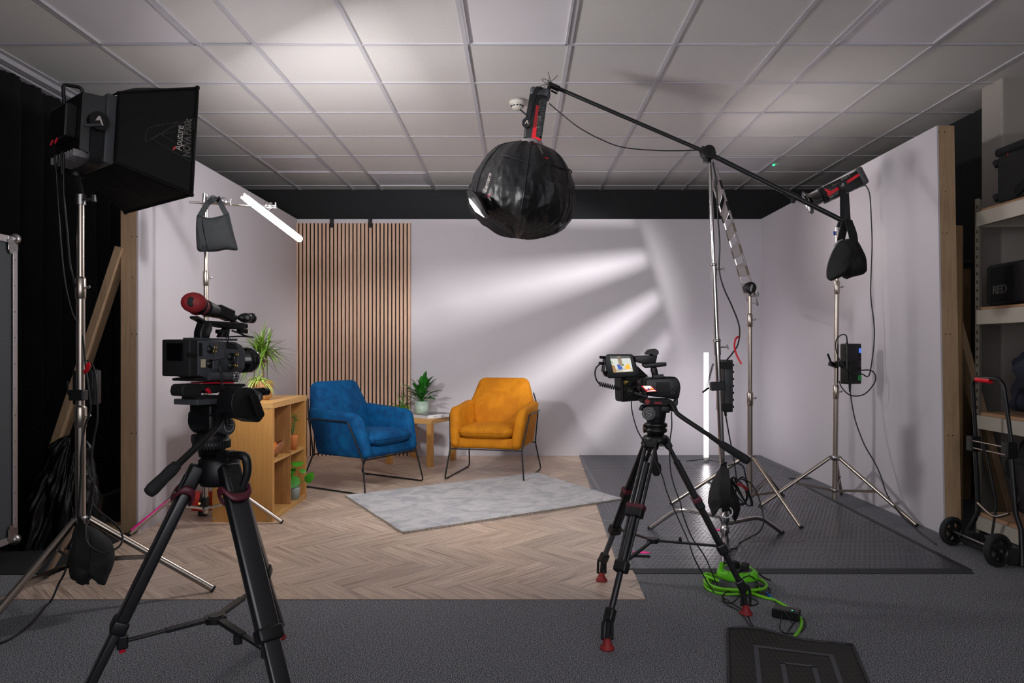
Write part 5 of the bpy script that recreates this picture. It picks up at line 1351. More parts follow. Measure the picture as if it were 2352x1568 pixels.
# lens
la = q1_(1120, 793, 0); lb_ = q1_(1240, 793, 0); ld = f1
L0 = la-ld*.01; LL = (lb_-la).dot(ld)+.01
MB().lathe([(.0, 0), (.036, 0), (.036, LL*.35), (.0385, LL*.36), (.0385, LL*.5), (.037, LL*.52), (.037, LL*.62), (.040, LL*.65), (.040, LL*.97), (.0385, LL), (.033, LL), (.030, LL-.006), (0, LL-.010)], L0, ld, 48).build('lens', gloss_black, cam)
m = MB()
for k in range(40):
    a = 2*PI*k/40; xx, yy, zz_ = basis(ld); d = xx*math.cos(a)+yy*math.sin(a); m.box(L0+ld*LL*.43+d*.039, (.003, .003, LL*.10), Matrix((d, zz_.cross(d), zz_)).transposed())
m.build('focus_ring', rubber, cam)
# top handle
Rc = Matrix((r1, f1, V3((0, 0, 1)))).transposed()
hb = MB()
sidepr([(722, 582), (724, 500), (755, 400), (800, 385), (850, 395), (828, 470), (818, 582)], .016, -.016, .005, 3, mb=hb)
sidepr([(775, 410), (800, 385), (1180, 408), (1190, 470), (1130, 475), (1010, 470), (990, 448), (850, 432)], .015, -.015, .004, 3, mb=hb)
sidepr([(930, 560), (960, 490), (1000, 455), (1030, 460), (1020, 560)], .012, -.012, .004, 3, mb=hb)
hb.build('top_handle', black_plastic, cam)
rl = sidepr([(668, 560), (1102, 572), (1100, 594), (670, 583)], .026, -.026, .001).build('top_rail', grey_plastic, cam)
m = MB()
for u in (935, 968, 985, 1010, 1030, 1050): m.cyl(q1_(u, 575, .0255), q1_(u, 575, .027), .0018, n=8)
m.build('rail_hole', rubber, rl)
# viewfinder
e0 = q1_(870, 290, .0); e1 = q1_(690, 225, .035); ed = (e1-e0).normalized()
vfb = MB(); Rv = Matrix(basis(ed)).transposed()
vfb.lathe([(0, -.02), (.019, -.02), (.019, .005), (.021, .006), (.021, .025), (.0225, .027), (.0225, .05), (.024, .055), (.024, .075), (.0, .075)], e0+ed*.0, ed, 32)
vf = vfb.build('viewfinder_tube', black_plastic, cam)
MB().bar(q1_(1030, 340, -.005), q1_(880, 275, 0), .036, .036, bev=.005).cyl(q1_(1000, 320, .0), q1_(1065, 358, -.005), .013, n=16).build('viewfinder_body', black_plastic, vf)
m = MB(); m.bar(q1_(735, 395, .01), q1_(650, 350, .025), .026, .008, bev=.002); m.build('viewfinder_hinge', black_plastic, vf)
ec = q1_(650, 200, .046); xx, yy, zz_ = basis(ed)
Re = Matrix((xx, yy, zz_)).transposed()
vw = (V3((0, 0, H))-ec).normalized(); cd_ = (vw*.75+ed*.25).normalized(); Rq = Matrix(basis(cd_)).transposed()
MB().sphere(ec, (.0345, .0295, .024), Rq, n=32, m=18).lathe([(.022, 0), (.026, .02), (.031, .035)], e0+ed*.07, ed, 28).build('eyecup', red_rubber, vf)
k_ = ec+cd_*.0236; m = MB(); m.sphere(k_-V3((.005, 0, -.001)), (.010, .0145, .0022), Rq, n=20, m=8); m.build('eyepiece_opening', matte_black, vf)
# microphone holder at the front of the handle
ma, mbb = q1_(1108, 356, -.01), q1_(1262, 360, -.01); md = (mbb-ma).normalized(); ML = (mbb-ma).length
o = MB().lathe([(0, 0), (.006, .0), (.0145, ML*.3), (.0165, ML*.45), (.0165, ML*.68), (.013, ML*.70), (.013, ML*.74), (.0165, ML*.76), (.0165, ML*.97), (.012, ML), (0, ML)], ma, md, 28).build('microphone_holder', black_plastic, cam)
c_ = q1_(1192, 355, .01); MB().cyl(c_, c_+r1*.006, .0065, n=14).build('thumb_screw', alu, o)
MB().cyl(q1_(1040, 400, 0), q1_(1120, 440, 0), .009, n=12).cyl(q1_(1110, 440, 0), q1_(1188, 443, 0), .0085, n=14).box(q1_(1150, 495, 0), (.02, .03, .014), Rc, bev=.002).box(q1_(920, 498, .0), (.02, .02, .012), Rc, bev=.002).build('handle_front', black_plastic, cam)
cable('microphone_lead', None, [q1_(1040, 488, .0), q1_(1120, 515, .01), q1_(1190, 545, .015), q1_(1262, 556, .01)], .0028, None, cam)
cable('microphone_lead', None, [q1_(1262, 556, .01), q1_(1150, 548, .012), q1_(1010, 552, .015)], .0024, None, cam)
cable('short_lead', None, [q1_(985, 620, .057), q1_(1008, 575, .062), q1_(1000, 515, .05), q1_(975, 520, .04), q1_(985, 560, .03)], .0024, None, cam)
cable('side_lead', None, [q1_(920, 790, .060), q1_(920, 870, .068), q1_(938, 960, .07), q1_(938, 1040, .068)], .0030, None, cam)
# baseplate, red strip, slide plate, hand grip
o = sidepr([(560, 1040), (735, 1032), (735, 1158), (545, 1165), (528, 1120), (540, 1062)], .032, -.018, .004).build('base_plate', matte_black, cam)
sidepr([(735, 1040), (1180, 1035), (1195, 1060), (1060, 1088), (960, 1105), (900, 1130), (850, 1135), (735, 1110)], .030, -.03, .003).build('dovetail', matte_black, cam)
sidepr([(812, 1020), (1065, 1014), (1065, 1030), (812, 1034)], .046, -.03, .0005).build('red_plate', red_gloss, o)
m = MB(); sidepr([(790, 1085), (805, 1078), (825, 1100), (822, 1118), (840, 1135), (830, 1142), (800, 1122), (788, 1110)], .058, .05, .001, mb=m); m.build('red_lever', red_gloss, o)
sidepr([(650, 985), (700, 975), (1120, 1000), (1100, 1018), (660, 1010)], .045, -.045, .002).build('shoe', matte_black, cam)
sp_ = sidepr([(690, 1200), (975, 1182), (978, 1240), (690, 1258)], .040, -.058, .002).build('slide_plate', grey_plastic, cam)
sidepr([(700, 1170), (950, 1150), (955, 1185), (700, 1200)], .03, -.04, .002).build('slide_clamp', matte_black, cam)
g0 = C1+r1*.13
gq = lambda u, v: W(300+u/4.48, 650+v/4.48, g0, r1)
grip = MB(); gp = [gq(*p) for p in ((1025, 1130), (1070, 1090), (1130, 1070), (1215, 1080), (1255, 1120), (1290, 1220), (1328, 1350), (1312, 1402), (1272, 1432), (1225, 1415), (1200, 1398), (1070, 1385), (1015, 1330), (1000, 1230))]
grip.prism([p-r1*.045 for p in cr(gp, 2, closed=True)], r1*.06, bev=.014, seg=4).build('hand_grip', black_plastic, cam)
m = MB().prism([gq(*p)+r1*.016 for p in ((1165, 1150), (1215, 1130), (1245, 1160), (1315, 1345), (1300, 1378), (1245, 1390))], r1*.012, bev=.004, seg=3); gs = m.build('grip_strap', softbox_cloth, cam)
MB().cyl(gq(1215, 1112), gq(1375, 1118), .0085, n=16).bar(gq(1190, 1120), gq(1340, 1105), .02, .018, bev=.003).build('grip_arm_rod', black_plastic, cam)
MB().cyl(gq(1360, 1115), gq(1410, 1118), .0125, .0115, n=20).build('rod_end', gloss_black, cam)
o = MB().prism([gq(*p)+r1*.012 for p in ((1215, 1090), (1290, 1120), (1320, 1150), (1320, 1190), (1290, 1215), (1265, 1160))], r1*.006, bev=.002).build('rosette_cover', grey_plastic, cam)
lettering('S', gq(1262, 1192)+r1*.020, f1, (0, 0, 1), .020, white_text, cam, outline=False)
MB().tube([q1_(938, 1040, .07)+(q1_(990, 1330, .085)-q1_(938, 1040, .07))*k/120+(f1*math.cos(k*.9)+r1*math.sin(k*.9))*.0045 for k in range(121)], .0018, 5).build('coiled_lead', cable_black, cam)
MB().tube([q1_(990, 1330, .085)+(q1_(1000, 1470, .085)-q1_(990, 1330, .085))*k/50+(f1*math.cos(k*.9)+r1*math.sin(k*.9))*.007 for k in range(51)], .003, 5).build('coiled_lead', cable_black, cam)
# ================================================================= tripod 1 with fluid head
def zat(py, Y): return H-(py-CY)/F*Y
tr = thing('tripod', 'big black carbon tripod with maroon collars, nearest to the camera', 'tripod', C1, 'camera tripods')
o7 = lambda u, v, dy=0: P(380+u/5.408, 860+v/5.408, 2.2+dy)
a7 = V3((C1.x, C1.y, 0)); up = V3((0, 0, 1)); zc = lambda v: zat(860+v/5.408, 2.2)
hd = MB().cyl(o7(525, 560)-r1*.035, o7(525, 560)+r1*.035, .043, n=36).box(o7(540, 430), (.088, .07, .036), Rc, bev=.006, seg=3).box(o7(520, 540)+V3((0, 0, .0)), (.085, .055, .09), Rc, bev=.012, seg=3)
hd = hd.build('fluid_head', black_plastic, tr)
MB().cyl(o7(345, 505), o7(305, 508), .0125, n=20).build('side_knob', rubber, hd)
MB().cyl(o7(385, 800), o7(345, 805), .0165, n=20).build('side_knob', rubber, hd)
o = MB().cyl(o7(720, 640)+r1*.0, o7(722, 640)+r1*.022, .026, n=30).build('drag_dial', grey_plastic, hd)
c_ = o7(722, 625)+r1*.0235; MB().tube([c_+(f1*math.cos(a)+up*math.sin(a))*.019 for a in [2*PI*k/28 for k in range(28)]], .0009, 5, closed=True).tube([c_-f1*.018, c_+f1*.016], .0009, 4).build('dial_mark', white_text, o)
MB().lathe([(.0, zc(700)), (.040, zc(715)), (.050, zc(760)), (.0505, zc(815)), (.0535, zc(820)), (.0535, zc(900)), (.046, zc(915)), (.040, zc(930)), (.036, zc(1010)), (0, zc(1010))][::-1], a7+V3((o7(575, 0).x-C1.x, 0, 0)), (0, 0, 1), 40).build('bowl_neck', black_plastic, tr)
m = MB(); cc = a7+V3((o7(575, 0).x-C1.x, 0, 0))
for k in range(36):
    a = 2*PI*k/36; m.box(cc+V3((.0535*math.cos(a), .0535*math.sin(a), (zc(825)+zc(895))/2)), (.003, .0045, .022), Matrix.Rotation(a, 3, 'Z'))
m.build('knurled_ring', rubber, tr)
# pan bar
pb = [P(507, 938, 2.14), P(506, 955, 2.10), P(500, 975, 2.06), P(484, 995, 2.02), P(404, 1071, 1.90)]
MB().tube(cr(pb, 5), .0095, 14).cyl(o7(690, 420, -.03), o7(700, 470, -.05), .018, n=18).build('pan_bar', black_plastic, tr)
ga, gb = P(408, 1066, 1.905), P(340, 1133, 1.82); gd = (gb-ga).normalized(); GL = (gb-ga).length
MB().lathe([(.009, 0), (.014, .004), (.0165, .025), (.0155, .05), (.0165, GL*.6), (.0175, GL*.85), (.015, GL*.97), (.008, GL), (0, GL)], ga, gd, 24).build('pan_grip', rubber, tr)
# crown
MB().lathe([(0, .70), (.055, .70), (.062, .72), (.060, .775), (.05, .785), (0, .785)], a7+V3((.0, 0, .0)), (0, 0, 1), 24).build('crown', black_plastic, tr)
feet = [V3((-.926, 2.76, 0)), V3((-1.27, 2.00, 0)), V3((-.585, 1.90, 0))]
tops = []
def atz(a, b, zz): return a+(b-a)*((zz-a.z)/(b.z-a.z))
sp0_ = P(495, 1418, 2.2)
spread = MB().cyl(sp0_-V3((0, 0, .012)), sp0_+V3((0, 0, .006)), .034, n=6).cyl(sp0_+V3((0, 0, .006)), sp0_+V3((0, 0, .009)), .022, n=24).build('spreader_hub', black_plastic, tr)
for k, ft in enumerate(feet):
    d = V3((ft.x-C1.x, ft.y-C1.y, 0)).normalized(); tp = C1+d*.062+V3((0, 0, .755)); s = V3((-d.y, d.x, 0))
    ftc = ft+V3((0, 0, .03)); ld_ = (ftc-tp).normalized()
    j = tp+(ftc-tp)*.60
    leg = MB(); leg.bar(tp+ld_*.05, j, .066, .034, up=d, bev=.010, seg=3)
    leg = leg.build('leg', carbon, tr)
    MB().bar(tp-ld_*.01, tp+ld_*.095, .062, .042, up=d, bev=.010, seg=3).box(tp+d*.022+ld_*.045, (.035, .008, .05), Matrix(basis(ld_)).transposed() if False else Matrix((s, ld_.cross(s), ld_)).transposed(), bev=.003).build('leg_casting', black_plastic, leg)
    col = MB(); xx = s; yy = ld_.cross(s).normalized(); N = 30; vs = []
    for (off, e) in ((.098, .0), (.118, .0)):
        pass
    for i in range(N):
        a = 2*PI*i/N; px_ = .041*math.copysign(abs(math.cos(a))**.55, math.cos(a)); py_ = .027*math.copysign(abs(math.sin(a))**.55, math.sin(a))
        lift = .035*(abs(math.cos(a))**2)
        for (e, o_) in ((1.0, .0), (1.12, .004), (1.12, .020), (1.0, .026)): vs.append(tp+ld_*(.088-lift+o_)+xx*px_*e+yy*py_*e)
    col.add(vs, [[i*4+q, i*4+(q+1) % 4, ((i+1) % N)*4+(q+1) % 4, ((i+1) % N)*4+q] for i in range(N) for q in range(4)], 0, True)
    col.build('collar', maroon, leg)
    MB().bar(j-ld_*.018, j+ld_*.022, .074, .044, up=d, bev=.008, seg=3).build('joint', black_plastic, leg)
    MB().bar(j, ftc-ld_*.02, .052, .026, up=d, bev=.007, seg=3).build('lower_leg', carbon, leg)
    MB().lathe([(0, 0), (.028, 0), (.030, .006), (.018, .02), (.012, .045), (0, .05)], ft, (0, 0, 1), 24).build('foot', red_rubber, leg)
    q = atz(tp, ftc, .27); e = q-d*.03
    MB().bar(sp0_+(e-sp0_).normalized()*.02, sp0_+(e-sp0_)*.55, .024, .012, up=up, bev=.002).bar(sp0_+(e-sp0_)*.5, e, .018, .008, up=up, bev=.002).box(e, (.03, .03, .04), Matrix((d, s, up)).transposed(), bev=.005).build('spreader_arm', black_plastic, tr)
    if k != 0: MB().cyl(e-up*.014, e-up*.03, .009, n=12).build('spreader_lock', (red_gloss if k == 1 else rubber), leg)
    if k == 2: MB().cyl(sp0_+(e-sp0_)*.45-up*.01, sp0_+(e-sp0_)*.45-up*.034, .013, n=16).build('spreader_knob', rubber, tr)
# carry handle hooked at the crown's right
hp = [P(530, 1046, 2.09), P(549, 1045, 2.05), P(563, 1050, 2.04), P(568, 1068, 2.04), P(567, 1090, 2.04), P(558, 1118, 2.04)]
MB().bar(P(505, 1046, 2.14), P(535, 1046, 2.12), .034, .03, bev=.006).tube(cr(hp, 5), [.013-.004*abs(i/25-.4) for i in range(26)], 12).cyl(P(560, 1049, 2.1), P(572, 1048, 2.1), .006, n=10).build('bowl_clamp_handle', black_plastic, tr)
# ================================================================= second tripod
C2 = V3((.556, 3.034, 0))
tr2 = thing('tripod', 'slim black twin-tube tripod with red feet right of centre', 'tripod', C2, 'camera tripods')
o2 = lambda px, py, dy=0: P(px, py, 3.034+dy)
cx2 = o2(1506, 0).x; A2_ = V3((cx2, 3.034, 0)); z2 = lambda py: zat(py, 3.034)
hd = MB().cyl(V3((cx2, 3.034, z2(969))), V3((cx2, 3.034, z2(955))), .037, .043, n=32).cyl(V3((cx2, 3.034, z2(955))), V3((cx2, 3.034, z2(930))), .043, .047, n=32).box(o2(1506, 938), (.105, .085, .03), bev=.006, seg=3).build('fluid_head', black_plastic, tr2)
o = MB().cyl(o2(1490, 949, -.035), o2(1490, 949, -.062), .028, n=32).build('side_dial', black_plastic, hd)
c_ = o2(1490, 949, -.0635); m = MB().tube([c_+V3((.022*math.cos(2*PI*k/28), 0, .022*math.sin(2*PI*k/28))) for k in range(28)], .0008, 5, closed=True)
m.tube([c_+V3((.010*math.cos(a), -.001, .006+.006*math.sin(a))) for a in [0+k*PI*1.5/12 for k in range(13)]], .0013, 5).tube([c_+V3((-.010*math.cos(a), -.001, -.006-.006*math.sin(a))) for a in [k*PI*1.5/12 for k in range(13)]], .0013, 5).build('dial_logo', white_text, o)
MB().tube(cr([o2(1483, 934, -.04), o2(1475, 933, -.05), o2(1471, 942, -.05)], 4), .008, 8).build('brake_lever', black_plastic, hd)
MB().lathe([(0, z2(1004)), (.034, z2(1004)), (.036, z2(994)), (.047, z2(991)), (.048, z2(984)), (.042, z2(983)), (.042, z2(980)), (.048, z2(979)), (.048, z2(972)), (.036, z2(969)), (0, z2(969))], A2_, (0, 0, 1), 32).cyl(o2(1482, 984), o2(1478, 984), .018, n=18).build('bowl_neck', black_plastic, tr2)
MB().lathe([(0, z2(1022)), (.045, z2(1022)), (.058, z2(1014)), (.056, z2(1003)), (.046, z2(999)), (0, z2(999))], A2_, (0, 0, 1), 12).build('crown', black_plastic, tr2)
pb = [P(1541, 925, 2.98), P(1550, 938, 2.96), P(1560, 953, 2.93), P(1621, 994, 2.82), P(1659, 1021, 2.76)]
MB().tube(cr(pb, 5), .0095, 12).build('pan_bar', black_plastic, tr2)
ga, gb = P(1655, 1018, 2.765), P(1720, 1059, 2.66); gd = (gb-ga).normalized(); GL = (gb-ga).length
MB().lathe([(.010, 0), (.014, .006), (.0155, .03), (.015, GL*.5), (.0165, GL*.9), (.014, GL*.98), (0, GL)], ga, gd, 20).build('pan_grip', rubber, tr2)
feet = [V3((.393, 3.43, 0)), V3((.326, 2.663, 0)), V3((.95, 3.01, 0))]
for k in range(3): pass
sp2 = P(1500, 1240, 3.034)
MB().cyl(sp2-up*.01, sp2+up*.008, .026, n=6).build('spreader_hub', black_plastic, tr2)
zf = .0035
for k, ft in enumerate(feet):
    base = (.0045, .0, .0)[k]
    d = V3((ft.x-A2_.x, ft.y-A2_.y, 0)).normalized(); s = V3((-d.y, d.x, 0)); tp = A2_+d*.045+V3((0, 0, z2(1015)))
    ftc = ft+V3((0, 0, .085)); ld_ = (ftc-tp).normalized(); L_ = (ftc-tp).length; Rl = Matrix((s, ld_.cross(s), ld_)).transposed()
    q = lambda t_: tp+ld_*L_*t_
    leg = MB()
    for e in (-1, 1): leg.tube([q(0)+s*e*.022, q(.40)+s*e*.024], .0085, 10)
    leg = leg.build('leg', carbon, tr2)
    MB().box(q(.0), (.062, .03, .05), Rl, bev=.006).build('leg_casting', black_plastic, leg)
    MB().box(q(.40), (.072, .036, .05), Rl, bev=.006).build('leg_joint', black_plastic, leg)
    jb = MB().box(q(.70), (.055, .042, .045), Rl, bev=.008).build('leg_joint', black_plastic, leg)
    MB().box(q(.375), (.076, .038, .020), Rl, bev=.004).build('joint_band', maroon, leg)
    MB().tube([q(.12), q(.70)], .0145, 14).tube([q(.40)+s*.022, q(.70)+s*.018], .006, 8).tube([q(.40)-s*.022, q(.70)-s*.018], .006, 8).build('middle_tube', carbon, leg)
    MB().tube([q(.66), q(.96)], .0125, 14).build('lower_tube', carbon if k != 0 else grey_plastic, leg)
    MB().box(q(.945), (.036, .036, .05), Rl, bev=.006).build('foot_clamp', black_plastic, leg)
    lf = MB(); b_ = ft+V3((0, 0, base))
    lf.tube(rounded([b_+V3((-.018, 0, .035)), b_+V3((-.016, 0, .10)), b_+V3((.004, 0, .125)), b_+V3((.018, 0, .10)), b_+V3((.018, 0, .035))], .02, 4), .006, 8).cyl(b_+V3((0, 0, .03)), q(.97), .010, n=10)
    lf.build('foot_strap', rubber, leg)
    MB().lathe([(0, 0), (.026, 0), (.028, .005), (.024, .009), (.016, .022), (.012, .040), (0, .042)], b_, (0, 0, 1), 28).build('foot', red_rubber, leg)
    e = q(.685)-d*.012
    MB().bar(sp2, e, .014, .010, up=up, bev=.002).build('spreader_arm', black_plastic, tr2)
    if k == 2: MB().cyl(sp2+(e-sp2)*.42+up*.004, sp2+(e-sp2)*.42+up*.022, .008, .005, n=10).build('spreader_knob', rubber, tr2)
    if k == 1: MB().bar(sp2+(e-sp2)*.6+V3((-.02, -.0, -.01)), sp2+(e-sp2)*.6+V3((.055, -.01, -.01)), .01, .01, bev=.003).build('spreader_knob', rubber, tr2)
# hanging strap pad under the crown
MB().prism([P(x_, y_, 3.10) for x_, y_ in ((1503, 1030), (1509, 1030), (1510, 1062), (1518, 1066), (1520, 1080), (1514, 1093), (1503, 1093), (1497, 1084), (1498, 1070), (1503, 1060))], V3((0, .02, 0)), bev=.004, seg=3).build('strap_pad', rubber, tr2)
MB().tube([P(1519+6*math.cos(a), 1027+6*math.sin(a), 2.97) for a in [2*PI*k/20 for k in range(20)]], .0009, 5, closed=True).build('key_ring', chrome, tr2)
MB().tube([P(1448+5*math.cos(a), 1291+4*math.sin(a), 2.80) for a in [2*PI*k/20 for k in range(20)]], .0009, 5, closed=True).build('key_ring', steel, tr2)
# ================================================================= small cinema camera with monitor
k2 = thing('cinema_camera', 'compact black camera with a lit monitor screen on the slim tripod', 'video camera', A2_+V3((0, 0, .84)))
M8 = lambda u, v, Y=3.0: P(1350+u/8.713, 780+v/8.713, Y)
mo = MB(); mo.prism([M8(*p, Y=3.02) for p in ((345, 330), (385, 292), (870, 290), (918, 335), (1008, 690), (960, 742), (430, 775), (370, 738))], V3((.008, .032, 0)), bev=.004, seg=3)
mon = mo.build('monitor', black_plastic, k2)
S0 = [(440, 335), (840, 330), (910, 635), (515, 655)]
def sq(a, b, off=.0):
    x_ = (S0[0][0]*(1-a)+S0[1][0]*a)*(1-b)+(S0[3][0]*(1-a)+S0[2][0]*a)*b; y_ = (S0[0][1]*(1-a)+S0[1][1]*a)*(1-b)+(S0[3][1]*(1-a)+S0[2][1]*a)*b
    return M8(x_, y_, 3.0185-off)
ems = {}
def em(nm, c, s=.75): return simple(nm, c, .3, emis=c, estr=s)
pics = [(em('screen_wall', '#b9bdb4'), [[(0, .13), (1, .13), (1, .80), (0, .80)]]), (em('screen_top_bar', '#4a5048'), [[(0, 0), (1, 0), (1, .08), (0, .08)]]),
        (em('screen_floor', '#a59a88'), [[(0, .78), (1, .78), (1, 1), (0, 1)]]), (em('screen_slats', '#86745f'), [[(.36, .0), (.54, .0), (.56, .62), (.36, .62)]]),
        (em('screen_blue', '#1f4a9c'), [[(.26, .52), (.36, .50), (.42, .62), (.50, .66), (.50, .82), (.30, .84), (.27, .70)]]),
        (em('screen_gold', '#d8a417'), [[(.62, .66), (.72, .62), (.74, .50), (.86, .50), (.88, .62), (.90, .74), (.86, .84), (.66, .83)]]),
        (em('screen_shelf', '#8e6a3c'), [[(.0, .50), (.06, .55), (.15, .60), (.15, .98), (.0, 1)]]), (em('screen_plant', '#4f7a3c'), [[(.02, .28), (.06, .34), (.08, .48), (.02, .44)], [(.52, .52), (.60, .48), (.62, .60), (.55, .62)]]),
        (screen_off, [[(0, .08), (1, .08), (1, .13), (0, .13)]]), (em('screen_rug', '#c9c9c4'), [[(.42, .88), (.92, .84), (.98, .93), (.55, .96)]])]
m = MB()
for mi, (mt, pl) in enumerate(pics):
    for p_ in pl: m.add([sq(a, b, .0002*mi) for a, b in p_], [list(range(len(p_)))], mi)
m.build('monitor_picture', [a for a, b in pics], mon)
o = MB()
for p_ in ((255, 350), (240, 470), (320, 650)): o.cyl(M8(p_[0], p_[1], 3.0), M8(p_[0]+80, p_[1]+5, 3.03), .006, n=10)
o.bar(M8(300, 640, 3.03), M8(345, 330, 3.03), .012, .014, bev=.003).bar(M8(330, 660, 3.01), M8(370, 720, 3.03), .012, .012, bev=.003); o.build('monitor_bracket', black_plastic, mon)
bd = MB(); bd.prism([M8(*p, Y=3.03) for p in ((1160, 785), (1280, 765), (1680, 768), (1745, 735), (1800, 770), (1850, 850), (1866, 965), (1835, 1165), (1745, 1200), (1600, 1172), (1300, 1135), (1160, 1075))], V3((-.015, .075, 0)), bev=.005, seg=3)
bd = bd.build('camera_body', black_plastic, k2)
MB().prism([M8(*p, Y=3.0285) for p in ((1370, 850), (1640, 850), (1640, 1060), (1370, 1060))], V3((0, .004, 0)), bev=.001).build('rear_screen', screen_off, bd)
m = MB()
for (u, v) in ((1680, 860), (1682, 912), (1700, 940), (1665, 990), (1740, 990), (1705, 1035), (1682, 1062), (1733, 1060), (1710, 1085), (1590, 815), (1450, 820)): m.cyl(M8(u, v, 3.0295), M8(u, v, 3.026), .0014, n=8)
m.build('button', grey_text, bd)
lc_ = MB(); lc_.prism([M8(1040, 915, 2.975), M8(1275, 908, 2.985), M8(1395, 1045, 2.955), M8(1175, 1062, 2.945)], V3((0, .012, -.004)), bev=.002); lcd = lc_.build('flip_screen', black_plastic, k2)
T0 = [M8(1060, 925, 2.974), M8(1265, 920, 2.983), M8(1380, 1035, 2.956), M8(1180, 1048, 2.947)]
tq = lambda a, b, o_=0: (T0[0]*(1-a)+T0[1]*a)*(1-b)+(T0[3]*(1-a)+T0[2]*a)*b+V3((0, -.0015-o_, .0008+o_))
m = MB(); m.add([tq(0, 0), tq(1, 0), tq(1, 1), tq(0, 1)], [[0, 1, 2, 3]], 0); m.add([tq(.15, .05, .0003), tq(.9, .05, .0003), tq(.9, .6, .0003), tq(.15, .6, .0003)], [[0, 1, 2, 3]], 1)
m.add([tq(.35, .45, .0006), tq(.55, .45, .0006), tq(.55, .75, .0006), tq(.38, .75, .0006)], [[0, 1, 2, 3]], 2); m.add([tq(.65, .4, .0006), tq(.85, .4, .0006), tq(.85, .7, .0006), tq(.62, .7, .0006)], [[0, 1, 2, 3]], 3); m.add([tq(.1, .85, .0006), tq(.9, .8, .0006), tq(.95, .95, .0006), tq(.1, .95, .0006)], [[0, 1, 2, 3]], 1)
m.build('flip_picture', [em('flip_red', '#a8262c', .7), em('flip_pale', '#e6ddd8', .8), em('flip_purple', '#5a4a78', .6), em('flip_orange', '#e08a2a', .8)], lcd)
MB().prism([M8(*p, Y=3.16) for p in ((650, 765), (700, 752), (1230, 745), (1190, 1200), (1060, 1215), (700, 1248), (672, 1215))], V3((-.02, .06, 0)), bev=.006, seg=3).build('matte_box', matte_black, k2)
MB().prism([M8(*p, Y=3.16) for p in ((980, 510), (1225, 740), (1005, 745), (1000, 680))], V3((-.02, .07, 0)), bev=.002).build('matte_flag', matte_black, k2)
MB().cyl(M8(1180, 960, 3.08), M8(930, 960, 3.20), .033, n=32).cyl(M8(1120, 855, 3.06), M8(1050, 860, 3.09), .016, n=20).build('lens', gloss_black, k2)
MB().tube([M8(690, 820, 3.14), M8(700, 1190, 3.14)], .004, 8).build('edge_rod', black_plastic, k2)
m = MB(); m.bar(M8(700, 750, 3.05), M8(830, 980, 3.02), .014, .014, bev=.003); m.bar(M8(830, 1030, 3.0), M8(1200, 1140, 3.0), .012, .012, bev=.003).sphere(M8(870, 1040, 3.0), .014, n=14, m=10).build('monitor_arm', black_plastic, k2)
MB().cyl(M8(745, 830, 3.01), M8(775, 890, 3.0), .007, n=12).cyl(M8(735, 850, 3.0), M8(810, 840, 3.0), .004, n=8).build('brass_joint', brass, k2)
hb = MB(); hb.prism([M8(*p, Y=3.03) for p in ((930, 330), (1385, 303), (1395, 330), (1365, 460), (1130, 485), (960, 440))], V3((0, .05, 0)), bev=.004, seg=3)
hb.prism([M8(*p, Y=3.03) for p in ((1095, 485), (1365, 458), (1570, 452), (1580, 470), (1578, 525), (1400, 550), (1160, 568), (1110, 530))], V3((0, .03, 0)), bev=.003, seg=3)
hb.prism([M8(*p, Y=3.035) for p in ((1270, 555), (1385, 552), (1388, 620), (1425, 715), (1300, 725), (1290, 620))], V3((0, .025, 0)), bev=.003, seg=3)
hb.prism([M8(*p, Y=3.03) for p in ((1310, 705), (1480, 708), (1480, 690), (1522, 690), (1525, 780), (1310, 780))], V3((0, .035, 0)), bev=.002); hb.build('top_handle', black_plastic, k2)
MB().cyl(M8(1355, 255, 3.02), M8(1280, 260, 3.09), .0255*.33*1.0+.006, n=24).prism([M8(*p, Y=3.02) for p in ((1170, 262), (1230, 195), (1370, 178), (1310, 262), (1280, 300), (1175, 300))], V3((0, .05, 0)), bev=.003).build('microphone_mount', black_plastic, k2)
# head plate with red knob
pl = MB().prism([M8(*p, Y=2.985) for p in ((1080, 1215), (1180, 1190), (1690, 1200), (1690, 1290), (1480, 1310), (1120, 1290))], V3((0, .10, 0)), bev=.004).build('quick_release_plate', matte_black, tr2)
MB().cyl(M8(1192, 1240, 2.985), M8(1192, 1240, 2.955), .0105, n=20).build('red_knob', red_rubber, pl)
MB().prism([M8(*p, Y=2.984) for p in ((1332, 1242), (1476, 1240), (1476, 1285), (1332, 1288))], V3((0, -.003, 0))).build('red_badge', red_rubber, pl)
MB().prism([M8(*p, Y=3.0) for p in ((1690, 1240), (1760, 1235), (1780, 1160), (1810, 1160), (1810, 1290), (1770, 1350), (1730, 1440), (1650, 1430), (1600, 1300))], V3((0, .03, 0)), bev=.004).build('pan_bar_clamp', black_plastic, tr2)
# leads of the camera
cable('curved_lead', None, [M8(250, 480, 3.0), M8(170, 560, 2.98), M8(145, 680, 2.98), M8(175, 800, 2.98), M8(220, 870, 2.99)], .0030, None, k2)
pts = [M8(225+i*2.3, 880+i*.55+(44-.0*i)*math.cos(i*.40), 2.99+.010*math.sin(i*.40)) for i in range(182)]
MB().tube(pts, .0019, 6).build('coiled_lead', cable_black, k2)
cable('thin_lead', None, [M8(640, 985, 2.99), M8(760, 1000, 2.97), M8(930, 940, 2.97), M8(1060, 915, 2.975)], .0014, None, k2)
